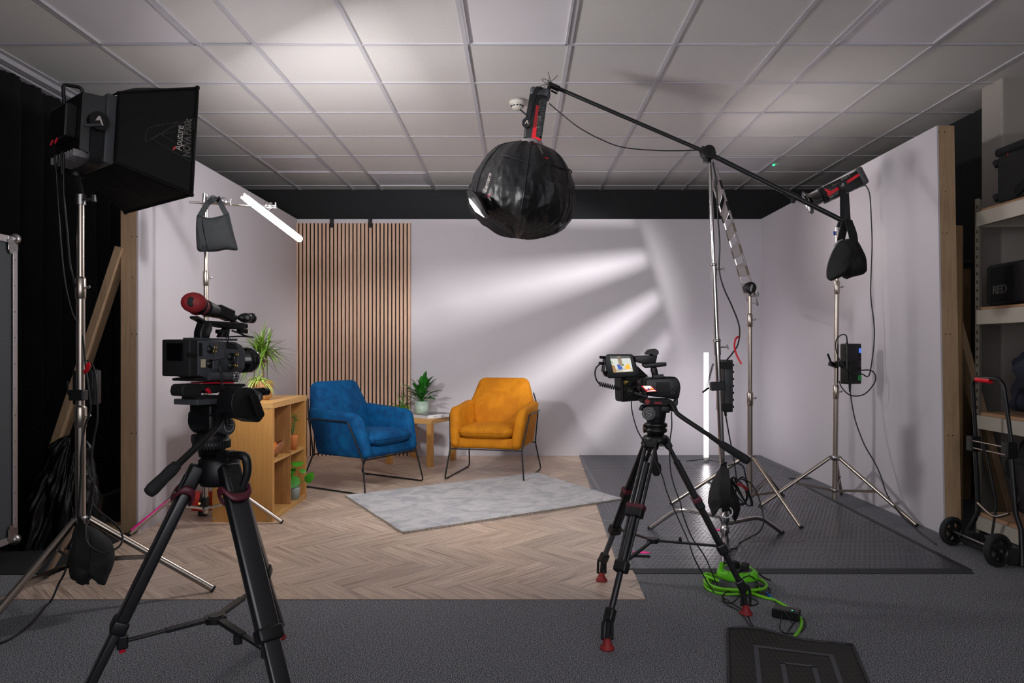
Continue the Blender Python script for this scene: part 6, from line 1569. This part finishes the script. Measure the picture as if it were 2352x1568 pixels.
# ================================================================= flight case at the left edge
fx, fy0, fy1, fz0, fz1 = -2.638, 2.55, 3.77, .105, 1.695
t = thing('flight_case', 'tall dark flight case with aluminium edges at the left picture edge', 'flight case', (-2.85, 3.15, 0))
MB().box((-2.845, (fy0+fy1)/2, (fz0+fz1)/2), (.40, fy1-fy0-.012, fz1-fz0-.012)).build('panel', case_skin, t)
ed = MB(); e = .034
def angle(mb, a, b, out1, out2):
    a, b = V3(a), V3(b); mb.bar(a+out1*e/2, b+out1*e/2, e, .003, up=out2) if False else None
for (y_) in (fy0+e/2, fy1-e/2): ed.box((fx, y_, (fz0+fz1)/2), (.004, e, fz1-fz0), bev=.001); ed.box((fx-e/2, y_+(e/2 if y_ > 3 else -e/2), (fz0+fz1)/2), (e, .004, fz1-fz0), bev=.001)
for (z_) in (fz0+e/2, fz1-e/2): ed.box((fx, (fy0+fy1)/2, z_), (.004, fy1-fy0, e), bev=.001); ed.box((fx-e/2, (fy0+fy1)/2, z_+(e/2 if z_ > 1 else -e/2)), (e, fy1-fy0, .004), bev=.001)
for z_ in (fz0, fz1): ed.box((-2.845, fy1, z_+(.017 if z_ < 1 else -.017)), (.40, .004, e), bev=.001)
ed = ed.build('edge_trim', alu, t)
for y_ in (fy0, fy1):
    for z_ in (fz0, fz1):
        sy = 1 if y_ < 3 else -1; sz = 1 if z_ < 1 else -1
        c_ = V3((fx-.008, y_+sy*.008, z_+sz*.008)); m = MB().sphere(c_, .030, n=20, m=14).box((fx+.003, y_+sy*.036, z_+sz*.036), (.004, .072, .072), bev=.0015)
        m.cyl((fx+.003, y_+sy*.062, z_+sz*.03), (fx+.006, y_+sy*.062, z_+sz*.03), .016, n=16).cyl((fx+.003, y_+sy*.05, z_+sz*.075), (fx+.006, y_+sy*.05, z_+sz*.075), .016, n=16)
        m.build('ball_corner', cast_zinc, t)
m = MB()
for k in range(11):
    z_ = fz0+.12+k*.135
    m.cyl((fx+.002, fy1-.020, z_), (fx+.0045, fy1-.020, z_), .0045, n=10)
m.build('rivet', cast_zinc, ed)
for y_ in (fy0+.12, fy1-.14): MB().cyl((-2.72, y_, .05), (-2.69, y_, .05), .05, n=24).box((-2.705, y_, .085), (.06, .09, .03)).build('caster', rubber, t)
# black plastic film bundle
t = thing('plastic_sheet_bundle', 'crumpled glossy black plastic sheeting heaped behind the softbox stand', 'plastic sheet', (-2.60, 4.05, 0))
def bun(u, v):
    a = 2*PI*u; zz = .004+.60*(v**.9); r = (.22*(1-v)**.55+.03)*(1+.25*noise.noise(V3((math.cos(a)*2, math.sin(a)*2, v*2))))
    w = .06*(1-abs(noise.noise(V3((math.cos(a)*5, math.sin(a)*5, v*2.2)))*2))+.02*noise.noise(V3((math.cos(a)*11, math.sin(a)*11, v*7)))
    return V3((-2.66+.10*v+(r+w-.04)*math.cos(a)*.95, 4.10+(r+w-.04)*math.sin(a)*.62, zz+.02*noise.noise(V3((a*4, v*9, 1)))*v))
MB().grid(bun, 140, 60).build('sheet', bin_film, t)
# ================================================================= steel shelving at the right edge
t = thing('shelving_unit', 'cream boltless metal shelving unit at the right picture edge', 'shelving', (3.0, 3.5, 0))
sx0, sx1, sy0, sy1 = 2.745, 3.21, 2.55, 4.32
for (x_, y_) in ((sx0, sy1), (sx1, sy1), (sx0, sy0), (sx1, sy0)):
    s_ = 1 if x_ < 3 else -1; r_ = -1 if y_ > 3 else 1
    m = MB(); m.box((x_+s_*.018, y_, 1.005), (.038, .003, 2.01)).box((x_, y_+r_*.018, 1.005), (.003, .038, 2.01)); po = m.build('upright_post', post_enamel, t)
    m = MB()
    for k in range(39): m.box((x_+s_*.020, y_-.0022, .06+k*.05), (.009, .002, .02))
    for k in range(39): m.box((x_-.0022*s_, y_+r_*.020, .06+k*.05), (.002, .010, .02))
    m.build('slot_hole', rubber, po)
for lv in (1.925, 1.34, .715, .115):
    hb_ = .085 if lv > 1 else .08
    m = MB()
    for x_ in (sx0-.001, sx1): m.box((x_+.001, (sy0+sy1)/2, lv-hb_/2), (.028, sy1-sy0-.06, hb_), bev=.003)
    for y_ in (sy0+.01, sy1-.01): m.box(((sx0+sx1)/2, y_, lv-hb_/2), (sx1-sx0-.04, .020, hb_), bev=.002)
    m.build('shelf_beam', shelf_enamel, t)
    MB().box(((sx0+sx1)/2, (sy0+sy1)/2, lv+.009), (sx1-sx0-.02, sy1-sy0-.03, .018)).build('shelf_board', chipboard, t)
# bags on it
c_ = V3((3.0, 3.95, 1.944))
t = thing('equipment_bag', 'large black equipment bag with ribbed corners on the top shelf', 'bag', c_)
bgb = MB().box(c_+V3((0, -.02, .155)), (.38, .60, .30), Matrix.Rotation(.05, 3, 'Z'), bev=.04, seg=4).build('bag_body', bag_black, t)
MB().box(c_+V3((0, -.02, .315)), (.39, .61, .05), Matrix.Rotation(.05, 3, 'Z'), bev=.02, seg=3).build('bag_lid', bag_black, t)
for z_ in (.04, .24):
    m = MB()
    for k in range(5): m.cyl(c_+V3((-.19+.008*k, .265-.03*k*.3, z_)), c_+V3((-.19+.008*k, .285-.03*k*.3, z_+.03)), .017, n=12)
    m.build('ribbed_bumper', rubber, bgb)
strap([c_+V3((-.20, .1, .05)), c_+V3((-.215, -.05, .10)), c_+V3((-.21, -.2, .16)), c_+V3((-.20, -.28, .2))], (-1, 0, 0), .05, .006, bag_nylon, 'shoulder_strap', t)
MB().tube(cr([c_+V3((-.08, .16, .345)), c_+V3((-.09, .12, .37)), c_+V3((-.1, .08, .35))], 4), .007, 8).box(c_+V3((-.195, .17, .27)), (.006, .008, .04)).build('zip_pull', red_rubber, t)
c_ = V3((2.965, 4.09, 1.359))
t = thing('camera_case', 'black soft camera case with outlined lettering on the middle shelf', 'bag', c_)
cs_ = MB().box(c_+V3((0, .05, .13)), (.33, .36, .245), bev=.03, seg=4).build('case_body', bag_black, t)
MB().box(c_+V3((-.165, .07, .13)), (.012, .20, .20), bev=.005).build('front_pocket', bag_nylon, cs_)
q_ = c_+V3((-.1725, .145, .075)); lettering('RED', q_, (0, -1, 0), (0, 0, 1), .068, grey_text, t, outline=True)
c_ = V3((2.955, 3.66, 1.359))
t = thing('backpack', 'black backpack with red piping beside the lettered camera case', 'bag', c_)
bp = MB().box(c_+V3((0, 0, .135)), (.32, .34, .26), bev=.06, seg=5).build('bag_body', bag_black, t)
MB().tube(cr([c_+V3((-.163, .135, .03)), c_+V3((-.165, .15, .12)), c_+V3((-.165, .12, .2)), c_+V3((-.163, .02, .245))], 5), .004, 6).tube(cr([c_+V3((-.164, .135, .03)), c_+V3((-.165, .1, .02)), c_+V3((-.164, .0, .02))], 4), .004, 6).build('piping', red_gloss, bp)
def lump(name, label, cat, c, sz, mat, amp, seed, part='cloth', grp=None):
    t = thing(name, label, cat, c, grp)
    def fn(u, v):
        a = 2*PI*u; ph = PI*v; x_ = math.sin(ph)**.6*math.copysign(abs(math.cos(a))**.7, math.cos(a)); y_ = math.sin(ph)**.6*math.copysign(abs(math.sin(a))**.7, math.sin(a)); z_ = math.copysign(abs(math.cos(ph))**.7, math.cos(ph))
        p = V3((x_*sz[0]/2, y_*sz[1]/2, -z_*sz[2]/2)); w = 1+amp*noise.noise(V3(c)+p*6+V3((seed, 0, 0)))+amp*.5*noise.noise(p*15+V3((seed, 3, 0)))
        p = p*w; p.z = max(p.z, -sz[2]/2+.001); return V3(c)+p+V3((0, 0, sz[2]/2))
    MB().grid(fn, 60, 36).build(part, mat, t); return t
lump('folded_coat', 'dark navy coat thrown over the lower shelf load', 'coat', V3((2.96, 3.68, .735)), (.42, .90, .42), denim, .28, 3)
lump('cloth_holdall', 'bulky black holdall on the bottom shelf behind the trolley', 'bag', V3((2.965, 3.72, .136)), (.40, .95, .49), bag_black, .18, 8)
# roll of card tubes behind the right flat
for k, (x_, y_, h_, r_, lb) in enumerate(((2.672, 4.40, 1.86, .042, 'tall brown cardboard tube leaning between right set wall and shelving'),)):
    tb_ = thing('cardboard_tube', lb, 'tube', (x_, y_, 0))
    MB().lathe([(r_-.006, 0), (r_, 0), (r_, h_), (r_-.006, h_), (r_-.006, .01)], V3((x_, y_, .001)), (0, 0, 1), 30).build('tube', cardboard, tb_)
tb_ = thing('plywood_sheet', 'brown board standing behind the shelving with a black top edge', 'board', (3.05, 5.30, 0))
MB().box((3.02, 5.30, .85), (.62, .018, 1.70)).build('board', cardboard, tb_); MB().box((3.02, 5.298, 1.72), (.64, .03, .04)).build('top_edge', matte_black, tb_)
MB().box((3.02, 5.298, 1.75), (.64, .03, .03)).build('top_rail', grey_plastic, tb_)
# ================================================================= folding trolley
w1, w2 = P(2188, 1217, 4.05), P(2291, 1264, 3.655)
w1 = V3((2.448, 4.06, .081)); w2 = V3((2.440, 3.66, .085))
t = thing('folding_trolley', 'black folding hand trolley with a red handle grip beside the shelving', 'trolley', (2.55, 3.86, 0))
for w_ in (w1, w2):
    R_ = w_.z-.001
    wd = V3((1, .0, 0)); fd = V3((.30, -1, 0)).normalized()      # axle direction faces the room's front
    ax_ = fd
    ty = MB().lathe([(R_*.74, -.016), (R_*.93, -.017), (R_, -.009), (R_, .009), (R_*.93, .017), (R_*.74, .016), (R_*.72, 0), (R_*.74, -.016)], w_, ax_, 48)
    wh = ty.build('wheel', rubber, t)
    m = MB().cyl(w_-ax_*.018, w_+ax_*.018, R_*.22, n=20); xx, yy, zz_ = basis(ax_)
    for k in range(5):
        a = 2*PI*k/5+.3; d = xx*math.cos(a)+yy*math.sin(a); m.bar(w_+d*R_*.15, w_+d*R_*.76, .020, .018, up=ax_, bev=.002)
    m.lathe([(R_*.66, -.012), (R_*.76, -.014), (R_*.76, .014), (R_*.66, .012), (R_*.66, -.012)], w_, ax_, 40)
    m.build('spoked_hub', black_plastic, wh)
    MB().cyl(w_+ax_*.018, w_+ax_*.022, .008, n=14).build('hub_bolt', cast_zinc, wh)
MB().tube([w1, w2], .006, 8).build('axle', cast_zinc, t)
tf = lambda px, py, k: P(px, py, 4.02+(3.74-4.02)*k)
hx0, hx1 = (lambda py: P(2237+(py-900)*.02, py, 4.02)), (lambda py: P(2312+(py-900)*.055, py, 3.76))
hp = [hx0(1030), hx0(900)+V3((0, 0, .03)), P(2238, 874, 4.02)+V3((.0, 0, .0)), P(2310, 874, 3.78), hx1(905), hx1(1030)]
hp = rounded([P(2243, 1030, 4.02), P(2233, 868, 4.02), P(2303, 870, 3.80), P(2326, 1035, 3.76)], .055, 6)
MB().tube(hp, .0105, 12).build('upper_frame', blackmetal, t)
MB().cyl(P(2244, 871, 3.985), P(2276, 874, 3.885), .015, n=16).build('handle_grip', red_light, t)
MB().tube([P(2240, 1030, 4.02), P(2248, 1170, 4.00), P(2240, 1190, 4.02), P(2226, 1215, 4.05)], .0125, 10).tube([P(2322, 1040, 3.75), P(2333, 1180, 3.70), P(2345, 1215, 3.68), P(2348, 1300, 3.64)], .0125, 10).build('lower_frame', blackmetal, t)
for (px, py, Y_) in ((2236, 1018, 4.02), (2318, 1033, 3.75)): MB().box(P(px, py, Y_), (.055, .05, .085), bev=.006).build('slide_clamp', black_plastic, t)
MB().tube([P(2225, 1010, 4.03), P(2312, 1028, 3.74)], .005, 8).tube([P(2226, 1026, 4.03), P(2310, 1045, 3.74)], .005, 8).build('cross_bar', steel, t)
MB().tube([P(2262, 1025, 3.90), P(2288, 1150, 3.86), P(2286, 1175, 3.86), P(2278, 1232, 3.86)], .0065, 8).cyl(P(2260, 1018, 3.90), P(2263, 1038, 3.90), .012, n=10).build('centre_strut', blackmetal, t)
MB().tube(cr([P(2246, 1155, 3.99), P(2282, 1185, 3.86), P(2318, 1180, 3.74)], 6), .008, 10).build('curved_bar', steel, t)
MB().bar(V3((2.56, 4.06, .035)), V3((2.56, 3.66, .035)), .16, .02, up=(0, 0, 1), bev=.005).bar(V3((2.5, 3.68, .045)), V3((2.66, 3.64, .06)), .03, .08, bev=.006).bar(V3((2.49, 4.02, .045)), V3((2.6, 4.02, .05)), .03, .06, bev=.006).build('toe_plate', matte_black, t)
# ================================================================= cable reel, green cable, adaptor, mat
rc = V3((G(1688, 1358).x+.0, 3.33, 0)); rc = V3((1.012, 3.33, .001))
t = thing('cable_reel', 'lime green and grey extension cable reel on the carpet', 'cable reel', rc)
MB().lathe([(0, 0), (.082, 0), (.085, .006), (.085, .055), (.080, .060)], rc, (0, 0, 1), 40).build('drum', grey_reel, t)
m = MB().lathe([(.078, .056), (.092, .056), (.094, .062), (.090, .082), (.070, .094), (.066, .086)], rc, (0, 0, 1), 48); m.build('top_ring', green_plastic, t)
MB().cyl(rc+V3((0, 0, .06)), rc+V3((0, 0, .090)), .066, n=32).build('socket_plate', grey_plastic, t)
MB().cyl(rc+V3((-.078, -.01, .085)), rc+V3((-.078, -.01, .122)), .0095, n=14).build('winding_peg', green_plastic, t)
m = MB()
for k in range(16):
    a = 2*PI*k/16; m.box(rc+V3((.081*math.cos(a), .081*math.sin(a), .089)), (.008, .002, .002), Matrix.Rotation(a, 3, 'Z'))
m.build('ring_mark', grey_reel, t)
for (x_, y_, zr) in ((-.01, .02, .3), (.03, -.01, 1.1)): MB().box(rc+V3((x_, y_, .105)), (.045, .035, .03), Matrix.Rotation(zr, 3, 'Z'), bev=.006).build('mains_plug', matte_black, t)
g = lambda px, py, zz=.006: G(px, py, zz)
pts = []
for i in range(74):
    a = 2*PI*i/24+2.4; R_ = .118+.014*math.sin(i*.35)+.006*(i//24); pts.append(rc+V3((-.012+R_*1.06*math.cos(a), .005+R_*.86*math.sin(a), .007+.011*(i//24)+.003*math.sin(i*.8))))
pts = cr(pts, 2)+cr([pts[-1], g(1745, 1368, .01), g(1775, 1376), g(1805, 1392), g(1830, 1408), g(1841, 1425), g(1838, 1443), g(1829, 1456), g(1820, 1467), g(1812, 1476, .002)], 8)[1:]
tag(MB().tube(pts, .0065, 8).build('green_cable', green_cable), 'lime green mains cable looped around the reel and trailing to the doormat', 'cable')
ad = V3((1.158, 3.055, .0)); ad = (G(1785, 1410)+G(1832, 1432))/2; ad.z = 0
t = thing('power_adaptor', 'black power adaptor brick with a green light beside the green cable', 'power adaptor', ad)
Ra = Matrix.Rotation(-.55, 3, 'Z'); MB().box(ad+V3((0, 0.01, .021)), (.105, .055, .038), Ra, bev=.004).build('brick', black_plastic, t)
MB().cyl(ad+Ra @ V3((.02, -.005, .040)), ad+Ra @ V3((.02, -.005, .0415)), .002, n=8).build('green_light', simple('adaptor_led', '#20ff70', .4, emis='#20ff70', estr=3), t)
cable('thin_cable', 'thin black lead looping from the adaptor brick on the carpet', [g(1822, 1433, .02), g(1808, 1412, .045), g(1800, 1404, .046), g(1795, 1420, .02), g(1791, 1440, .003), g(1800, 1452, .003), g(1820, 1454, .003), g(1840, 1450, .003), g(1849, 1438, .003), g(1847, 1420, .004), g(1835, 1420, .006), g(1823, 1432, .006), g(1812, 1447, .003), g(1800, 1460, .003), g(1760, 1461, .003), g(1740, 1455, .003), g(1725, 1430, .003), g(1712, 1405, .003), g(1680, 1385, .003), g(1668, 1375, .003)], .0022)
tag(MB().tube([g(1762, 1362, .012), g(1774, 1374, .008)], .0058, 8).build('blue_tape', blue_tape), 'blue tape wrapped round the adaptor lead', 'tape')
cable('adaptor_lead', 'thin grey lead running from the blue tape to the adaptor brick', [g(1774, 1374, .006), g(1782, 1383, .006), g(1789, 1394, .02)], .0026)
cable('tangled_cable', 'tangle of black leads coiled around the foot of the cable reel', [g(1700, 1330, .10), g(1722, 1322, .10), g(1738, 1335, .05), g(1740, 1350, .02), g(1728, 1350, .012), g(1700, 1352, .02), g(1672, 1358, .02), g(1660, 1368, .006), g(1663, 1380, .004), g(1680, 1384, .004), g(1696, 1372, .012), g(1715, 1352, .02), g(1745, 1345, .012), g(1768, 1352, .008), g(1765, 1362, .008), g(1745, 1360, .02), g(1720, 1350, .02), g(1695, 1358, .018), g(1740, 1380, .004), g(1725, 1390, .004), g(1700, 1380, .006)], .0026)
cable('coiled_mains_lead', 'black mains lead rising from the reel towards the studded floor', [g(1690, 1318, .10), g(1712, 1306, .085), g(1737, 1314, .06), g(1755, 1326, .01), g(1770, 1331, .005)], .0040)
# door mat with a curled edge
t = thing('doormat', 'black ribbed doormat with grey concentric lines at the lower picture edge', 'doormat', (.96, 2.45, 0))
dA, dB = V3((.813, 2.796, 0)), V3((1.24, 2.668, 0)); dn = V3((-.27, -.95, 0)).normalized(); dl = (dB-dA)
def dm(u, v, off=0):
    p = dA+dl*u+dn*(.75*v); zz = .0045+.030*max(0, 1-v*4.5)**2*(math.exp(-((u-.22)/.30)**2)+.25*math.exp(-((u-.9)/.2)**2))
    p = p+dn*(.03*math.sin(u*PI)*0)+V3((0, 0, zz+off)); return p
o = MB().grid(lambda u, v: dm(u, v), 24, 40).build('mat', doormat_mat, t, solid=.006)
bo_ = MB()
loop = [dm(0, k/20, .002) for k in range(21)][::-1]+[dm(k/12, 0, .002) for k in range(13)]+[dm(1, k/20, .002) for k in range(21)]
bo_.tube(loop, .0055, 6).build('border', edge_rubber, t)
def gl(u0, u1, v0, w_):
    m = MB()
    n_ = 24
    L_ = [(u0, 1.0), (u0, v0), (u1, v0), (u1, 1.0)]
    for (a, b) in ((0, 1), (1, 2), (2, 3)):
        (ua, va), (ub, vb) = L_[a], L_[b]; du = w_/.446; dv = w_/.75
        if ua == ub: m.grid(lambda u, v: dm(ua-du/2+du*u, min(va, vb)+abs(vb-va)*v, .0045), 1, n_)
        else: m.grid(lambda u, v: dm(ua-du/2+(ub-ua+du)*u, va-dv/2+dv*v, .0045), n_, 1)
    return m
gl(.22, .80, .15, .016).build('line_pattern', grey_line, o); gl(.41, .64, .30, .016).build('line_pattern', grey_line, o)
# ================================================================= long cables
cable('lamp_cable', 'thin black cable hanging down left of the softbox stand', [P(130, 400, 2.95), P(126, 362, 2.95), P(133, 358, 2.96), P(130, 400, 2.97), P(133, 450, 2.98), P(140, 560, 3.0), P(150, 650, 3.02), P(165, 715, 3.05), P(177, 740, 3.07)], .0032)
cable('lamp_cable', 'second black cable close beside the softbox stand pole', [P(143, 400, 2.97), P(140, 362, 2.96), P(146, 355, 2.97), P(147, 450, 2.99), P(155, 540, 3.02), P(160, 600, 3.04), P(168, 640, 3.06), P(180, 700, 3.13), P(192, 790, 3.08), P(198, 850, 3.05), P(205, 900, 3.04), P(208, 940, 3.04), P(195, 980, 3.04), P(186, 1040, 3.03), P(185, 1100, 3.04), P(178, 1200, 3.04), P(165, 1250, 2.99), P(150, 1310, 2.98), P(135, 1340, 2.95)]+[G(118, 1378, .012), G(100, 1398, .006), G(80, 1422, .006), G(55, 1445, .006), G(20, 1468, .006), G(-40, 1490, .006)], .0042)
cable('mains_cable', 'black mains cable looping in a big bow at the softbox stand hub', [P(200, 828, 3.1), P(213, 840, 3.08), P(222, 880, 3.06), P(224, 960, 3.05), P(215, 1010, 3.05), P(211, 1060, 3.04), P(216, 1110, 3.03), P(212, 1150, 3.02), P(205, 1190, 3.0), P(196, 1215, 2.93), P(203, 1250, 2.91), P(230, 1268, 2.9), P(262, 1262, 2.92), P(280, 1245, 2.95), P(278, 1220, 3.0), P(255, 1195, 3.03), P(225, 1172, 3.05), P(213, 1150, 3.06), P(218, 1100, 3.07), P(212, 1050, 3.08)], .0042)
cable('head_cable', 'thin black cable drooping from the lantern lamp to the boom pivot', [P(1262, 238, 4.24), P(1290, 262, 4.23), P(1330, 293, 4.2), P(1380, 320, 4.18), P(1430, 338, 4.15), P(1500, 345, 4.1), P(1560, 346, 4.07), P(1612, 344, 4.05)], .0035)
cable('boom_cable', 'black cable running down the chrome boom stand and bulging out', [P(1637, 372, 4.06), P(1645, 420, 4.05), P(1649, 500, 4.05), P(1653, 560, 4.05), P(1652, 620, 4.05), P(1662, 660, 4.04), P(1680, 700, 4.04), P(1694, 735, 4.04), P(1699, 760, 4.04), P(1695, 790, 4.05), P(1683, 810, 4.08), P(1668, 828, 4.12)], .0042)
strap([P(1698, 772, 4.04), P(1690, 778, 4.03), P(1687, 795, 4.03), P(1692, 815, 4.03), P(1703, 836, 4.02)], (0, -1, 0), .010, .002, red_light, 'red_ribbon', None)
tag(bpy.data.objects[-1] if False else [o for o in bpy.data.objects if o.name.startswith('red_ribbon')][0], 'red cable-tidy ribbon dangling from the boom cable', 'ribbon')
cable('stand_cable', 'black cable dropping from the power box to a bundle at the chrome stand', [P(1667, 955, 4.12), P(1675, 1000, 4.12), P(1685, 1050, 4.1), P(1690, 1085, 4.08), P(1692, 1110, 4.06)], .0040)
bp_c = V3(P(1700, 1120, 4.05)); pts = []
for i in range(70):
    a = i*.55; pts.append(bp_c+V3((.045*math.cos(a)+.015*math.sin(i*.21), .03*math.sin(a*1.3), .075*math.sin(a*.93+.4)-.02)))
pts += [P(1712, 1090, 4.03), P(1706, 1070, 4.03), P(1690, 1064, 4.03), P(1672, 1070, 4.04)]
cable('bundled_cable', 'bundle of black cable hanging right of the draped sandbag', pts, .0038)
strap([bp_c+V3((-.03, -.035, .03)), bp_c+V3((.0, -.045, .02)), bp_c+V3((.03, -.035, -.005))], (0, -1, 0), .018, .003, red_rubber, 'red_tie', [o for o in bpy.data.objects if o.name.startswith('bundled_cable')][0])
cable('floor_cable', 'black cable swinging from the bundle out and back onto the studded floor', [P(1705, 1100, 4.05), P(1725, 1110, 4.0), P(1742, 1140, 3.97), P(1752, 1180, 3.93), P(1754, 1200, 3.90), P(1745, 1220, 3.88), P(1722, 1234, 3.87)]+[g(1700, 1246, .016), g(1690, 1258, .016), g(1676, 1264, .016), g(1672, 1300, .015)], .0040)
cable('spot_cable', 'black cable hanging from the rear of the spot lamp to its box', [P(1978, 424, 4.93), P(1990, 428, 4.92), P(1998, 450, 4.92), P(2001, 500, 4.92), P(2003, 560, 4.92), P(2001, 620, 4.91), P(2000, 680, 4.91), P(2007, 740, 4.90), P(2008, 780, 4.90), P(2001, 840, 4.88), P(1994, 864, 4.86), P(1978, 858, 4.84), P(1955, 855, 4.80), P(1935, 838, 4.80), P(1922, 810, 4.82), P(1920, 785, 4.84), P(1930, 770, 4.86), P(1943, 770, 4.88), P(1946, 788, 4.90)], .0042)
cable('box_cable', 'black cable curving from the right power box down to the set wall foot', [P(1927, 875, 4.9), P(1935, 892, 4.85), P(1955, 908, 4.82), P(1985, 905, 4.82), P(2008, 880, 4.84), P(2010, 860, 4.86), P(1998, 850, 4.87), P(1978, 850, 4.88)], .0042)
cable('mains_cable', 'black mains cable falling from the right power box to the wall foot', [P(1953, 900, 4.88), P(1957, 930, 4.86), P(1966, 970, 4.84), P(1985, 1020, 4.80), P(2008, 1060, 4.77), P(2022, 1090, 4.74), P(2035, 1130, 4.68), P(2050, 1155, 4.6), P(2072, 1185, 4.5)]+[g(2100, 1210, .005), g(2112, 1222, .005), g(2150, 1250, .005)], .0042)
cable('tripod_cable', 'thin black cable hanging from the compact camera past the tripod crown', [P(1450, 918, 2.97), P(1452, 945, 2.96), P(1463, 985, 2.95), P(1479, 1015, 2.96), P(1488, 1035, 3.0), P(1497, 1046, 3.0), P(1520, 1090, 2.98), P(1532, 1130, 2.96), P(1553, 1180, 2.95), P(1580, 1240, 2.92), P(1594, 1280, 2.90), P(1615, 1320, 2.95)]+[g(1640, 1360, .004), g(1665, 1385, .004), g(1700, 1405, .004), g(1725, 1440, .004), g(1745, 1460, .004)], .0026)
cable('tripod_cable', 'thin black cable dropping straight beside the right tripod leg', [P(1542, 945, 2.98), P(1543, 980, 2.97), P(1539, 1010, 2.97), P(1538, 1045, 2.96), P(1541, 1085, 2.95), P(1550, 1120, 2.94), P(1562, 1152, 2.93), P(1570, 1185, 2.92), P(1590, 1235, 2.92), P(1620, 1280, 2.95)]+[g(1650, 1350, .02), g(1664, 1376, .004)], .0026)
# ================================================================= lighting
def area(name, loc, dirv, sx, sy, power, col=(1, 1, 1), spread=PI, shape='RECTANGLE'):
    l = bpy.data.lights.new(name, 'AREA'); l.energy = power; l.color = col; l.shape = shape; l.size = sx
    if shape in ('RECTANGLE', 'ELLIPSE'): l.size_y = sy
    l.spread = spread
    o = bpy.data.objects.new(name, l); C.objects.link(o); o.location = V3(loc)
    o.rotation_euler = V3(dirv).to_track_quat('-Z', 'Y').to_euler(); return o
area('softbox_led', tuple(E(0, 0, -DP+.012)), tuple(nf+V3((0, 0, -.16))), .31, .24, 60, (1, .97, .965), PI)
area('lantern_led', (-.02, 4.50, 1.86), (-.35, .55, -.75), .34, .34, 18, (1, .96, .94), PI)
area('lantern_gap', (-.36, 4.22, 1.93), (-1, .12, -.25), .16, .22, 11, (1, .97, .98), PI)
sp = bpy.data.lights.new('spot_led', 'SPOT'); sp.energy = 330; sp.spot_size = math.radians(74); sp.spot_blend = 1.0; sp.shadow_soft_size = .035; sp.color = (1, .97, .96)
so = bpy.data.objects.new('spot_led', sp); C.objects.link(so); so.location = (1.87, 4.98, 2.13)
so.rotation_euler = V3((-1.95, 2.42, -.80)).to_track_quat('-Z', 'Y').to_euler()
area('room_fill', (.3, -.6, 1.7), (0, 1, .12), 3.4, 1.6, 34, (.95, .95, 1))  # added fill panel behind the camera, lifts ceiling and carpet; no known source
w = bpy.data.worlds.new('World'); bpy.context.scene.world = w; w.use_nodes = True
w.node_tree.nodes['Background'].inputs['Color'].default_value = (.62, .60, .66, 1); w.node_tree.nodes['Background'].inputs['Strength'].default_value = .25

# ================================================================= camera
cd = bpy.data.cameras.new('camera'); co = bpy.data.objects.new('camera', cd); C.objects.link(co)
co.location = (0, 0, H); co.rotation_euler = (PI/2, 0, 0)
cd.sensor_fit = 'HORIZONTAL'; cd.sensor_width = 36; cd.lens = F/2352*36
cd.shift_x = -(CX-1176)/2352; cd.shift_y = (CY-784)/2352
cd.clip_start = .05
s = bpy.context.scene; s.camera = co
s.view_settings.view_transform = 'Standard'; s.view_settings.look = 'None'; s.view_settings.gamma = 1; s.view_settings.use_curve_mapping = False
s.view_settings.exposure = 0.40
s.cycles.use_denoising = True
s.cycles.max_bounces = 8; s.cycles.diffuse_bounces = 4; s.cycles.glossy_bounces = 4
s.cycles.sample_clamp_indirect = 8; s.cycles.caustics_reflective = False; s.cycles.caustics_refractive = False
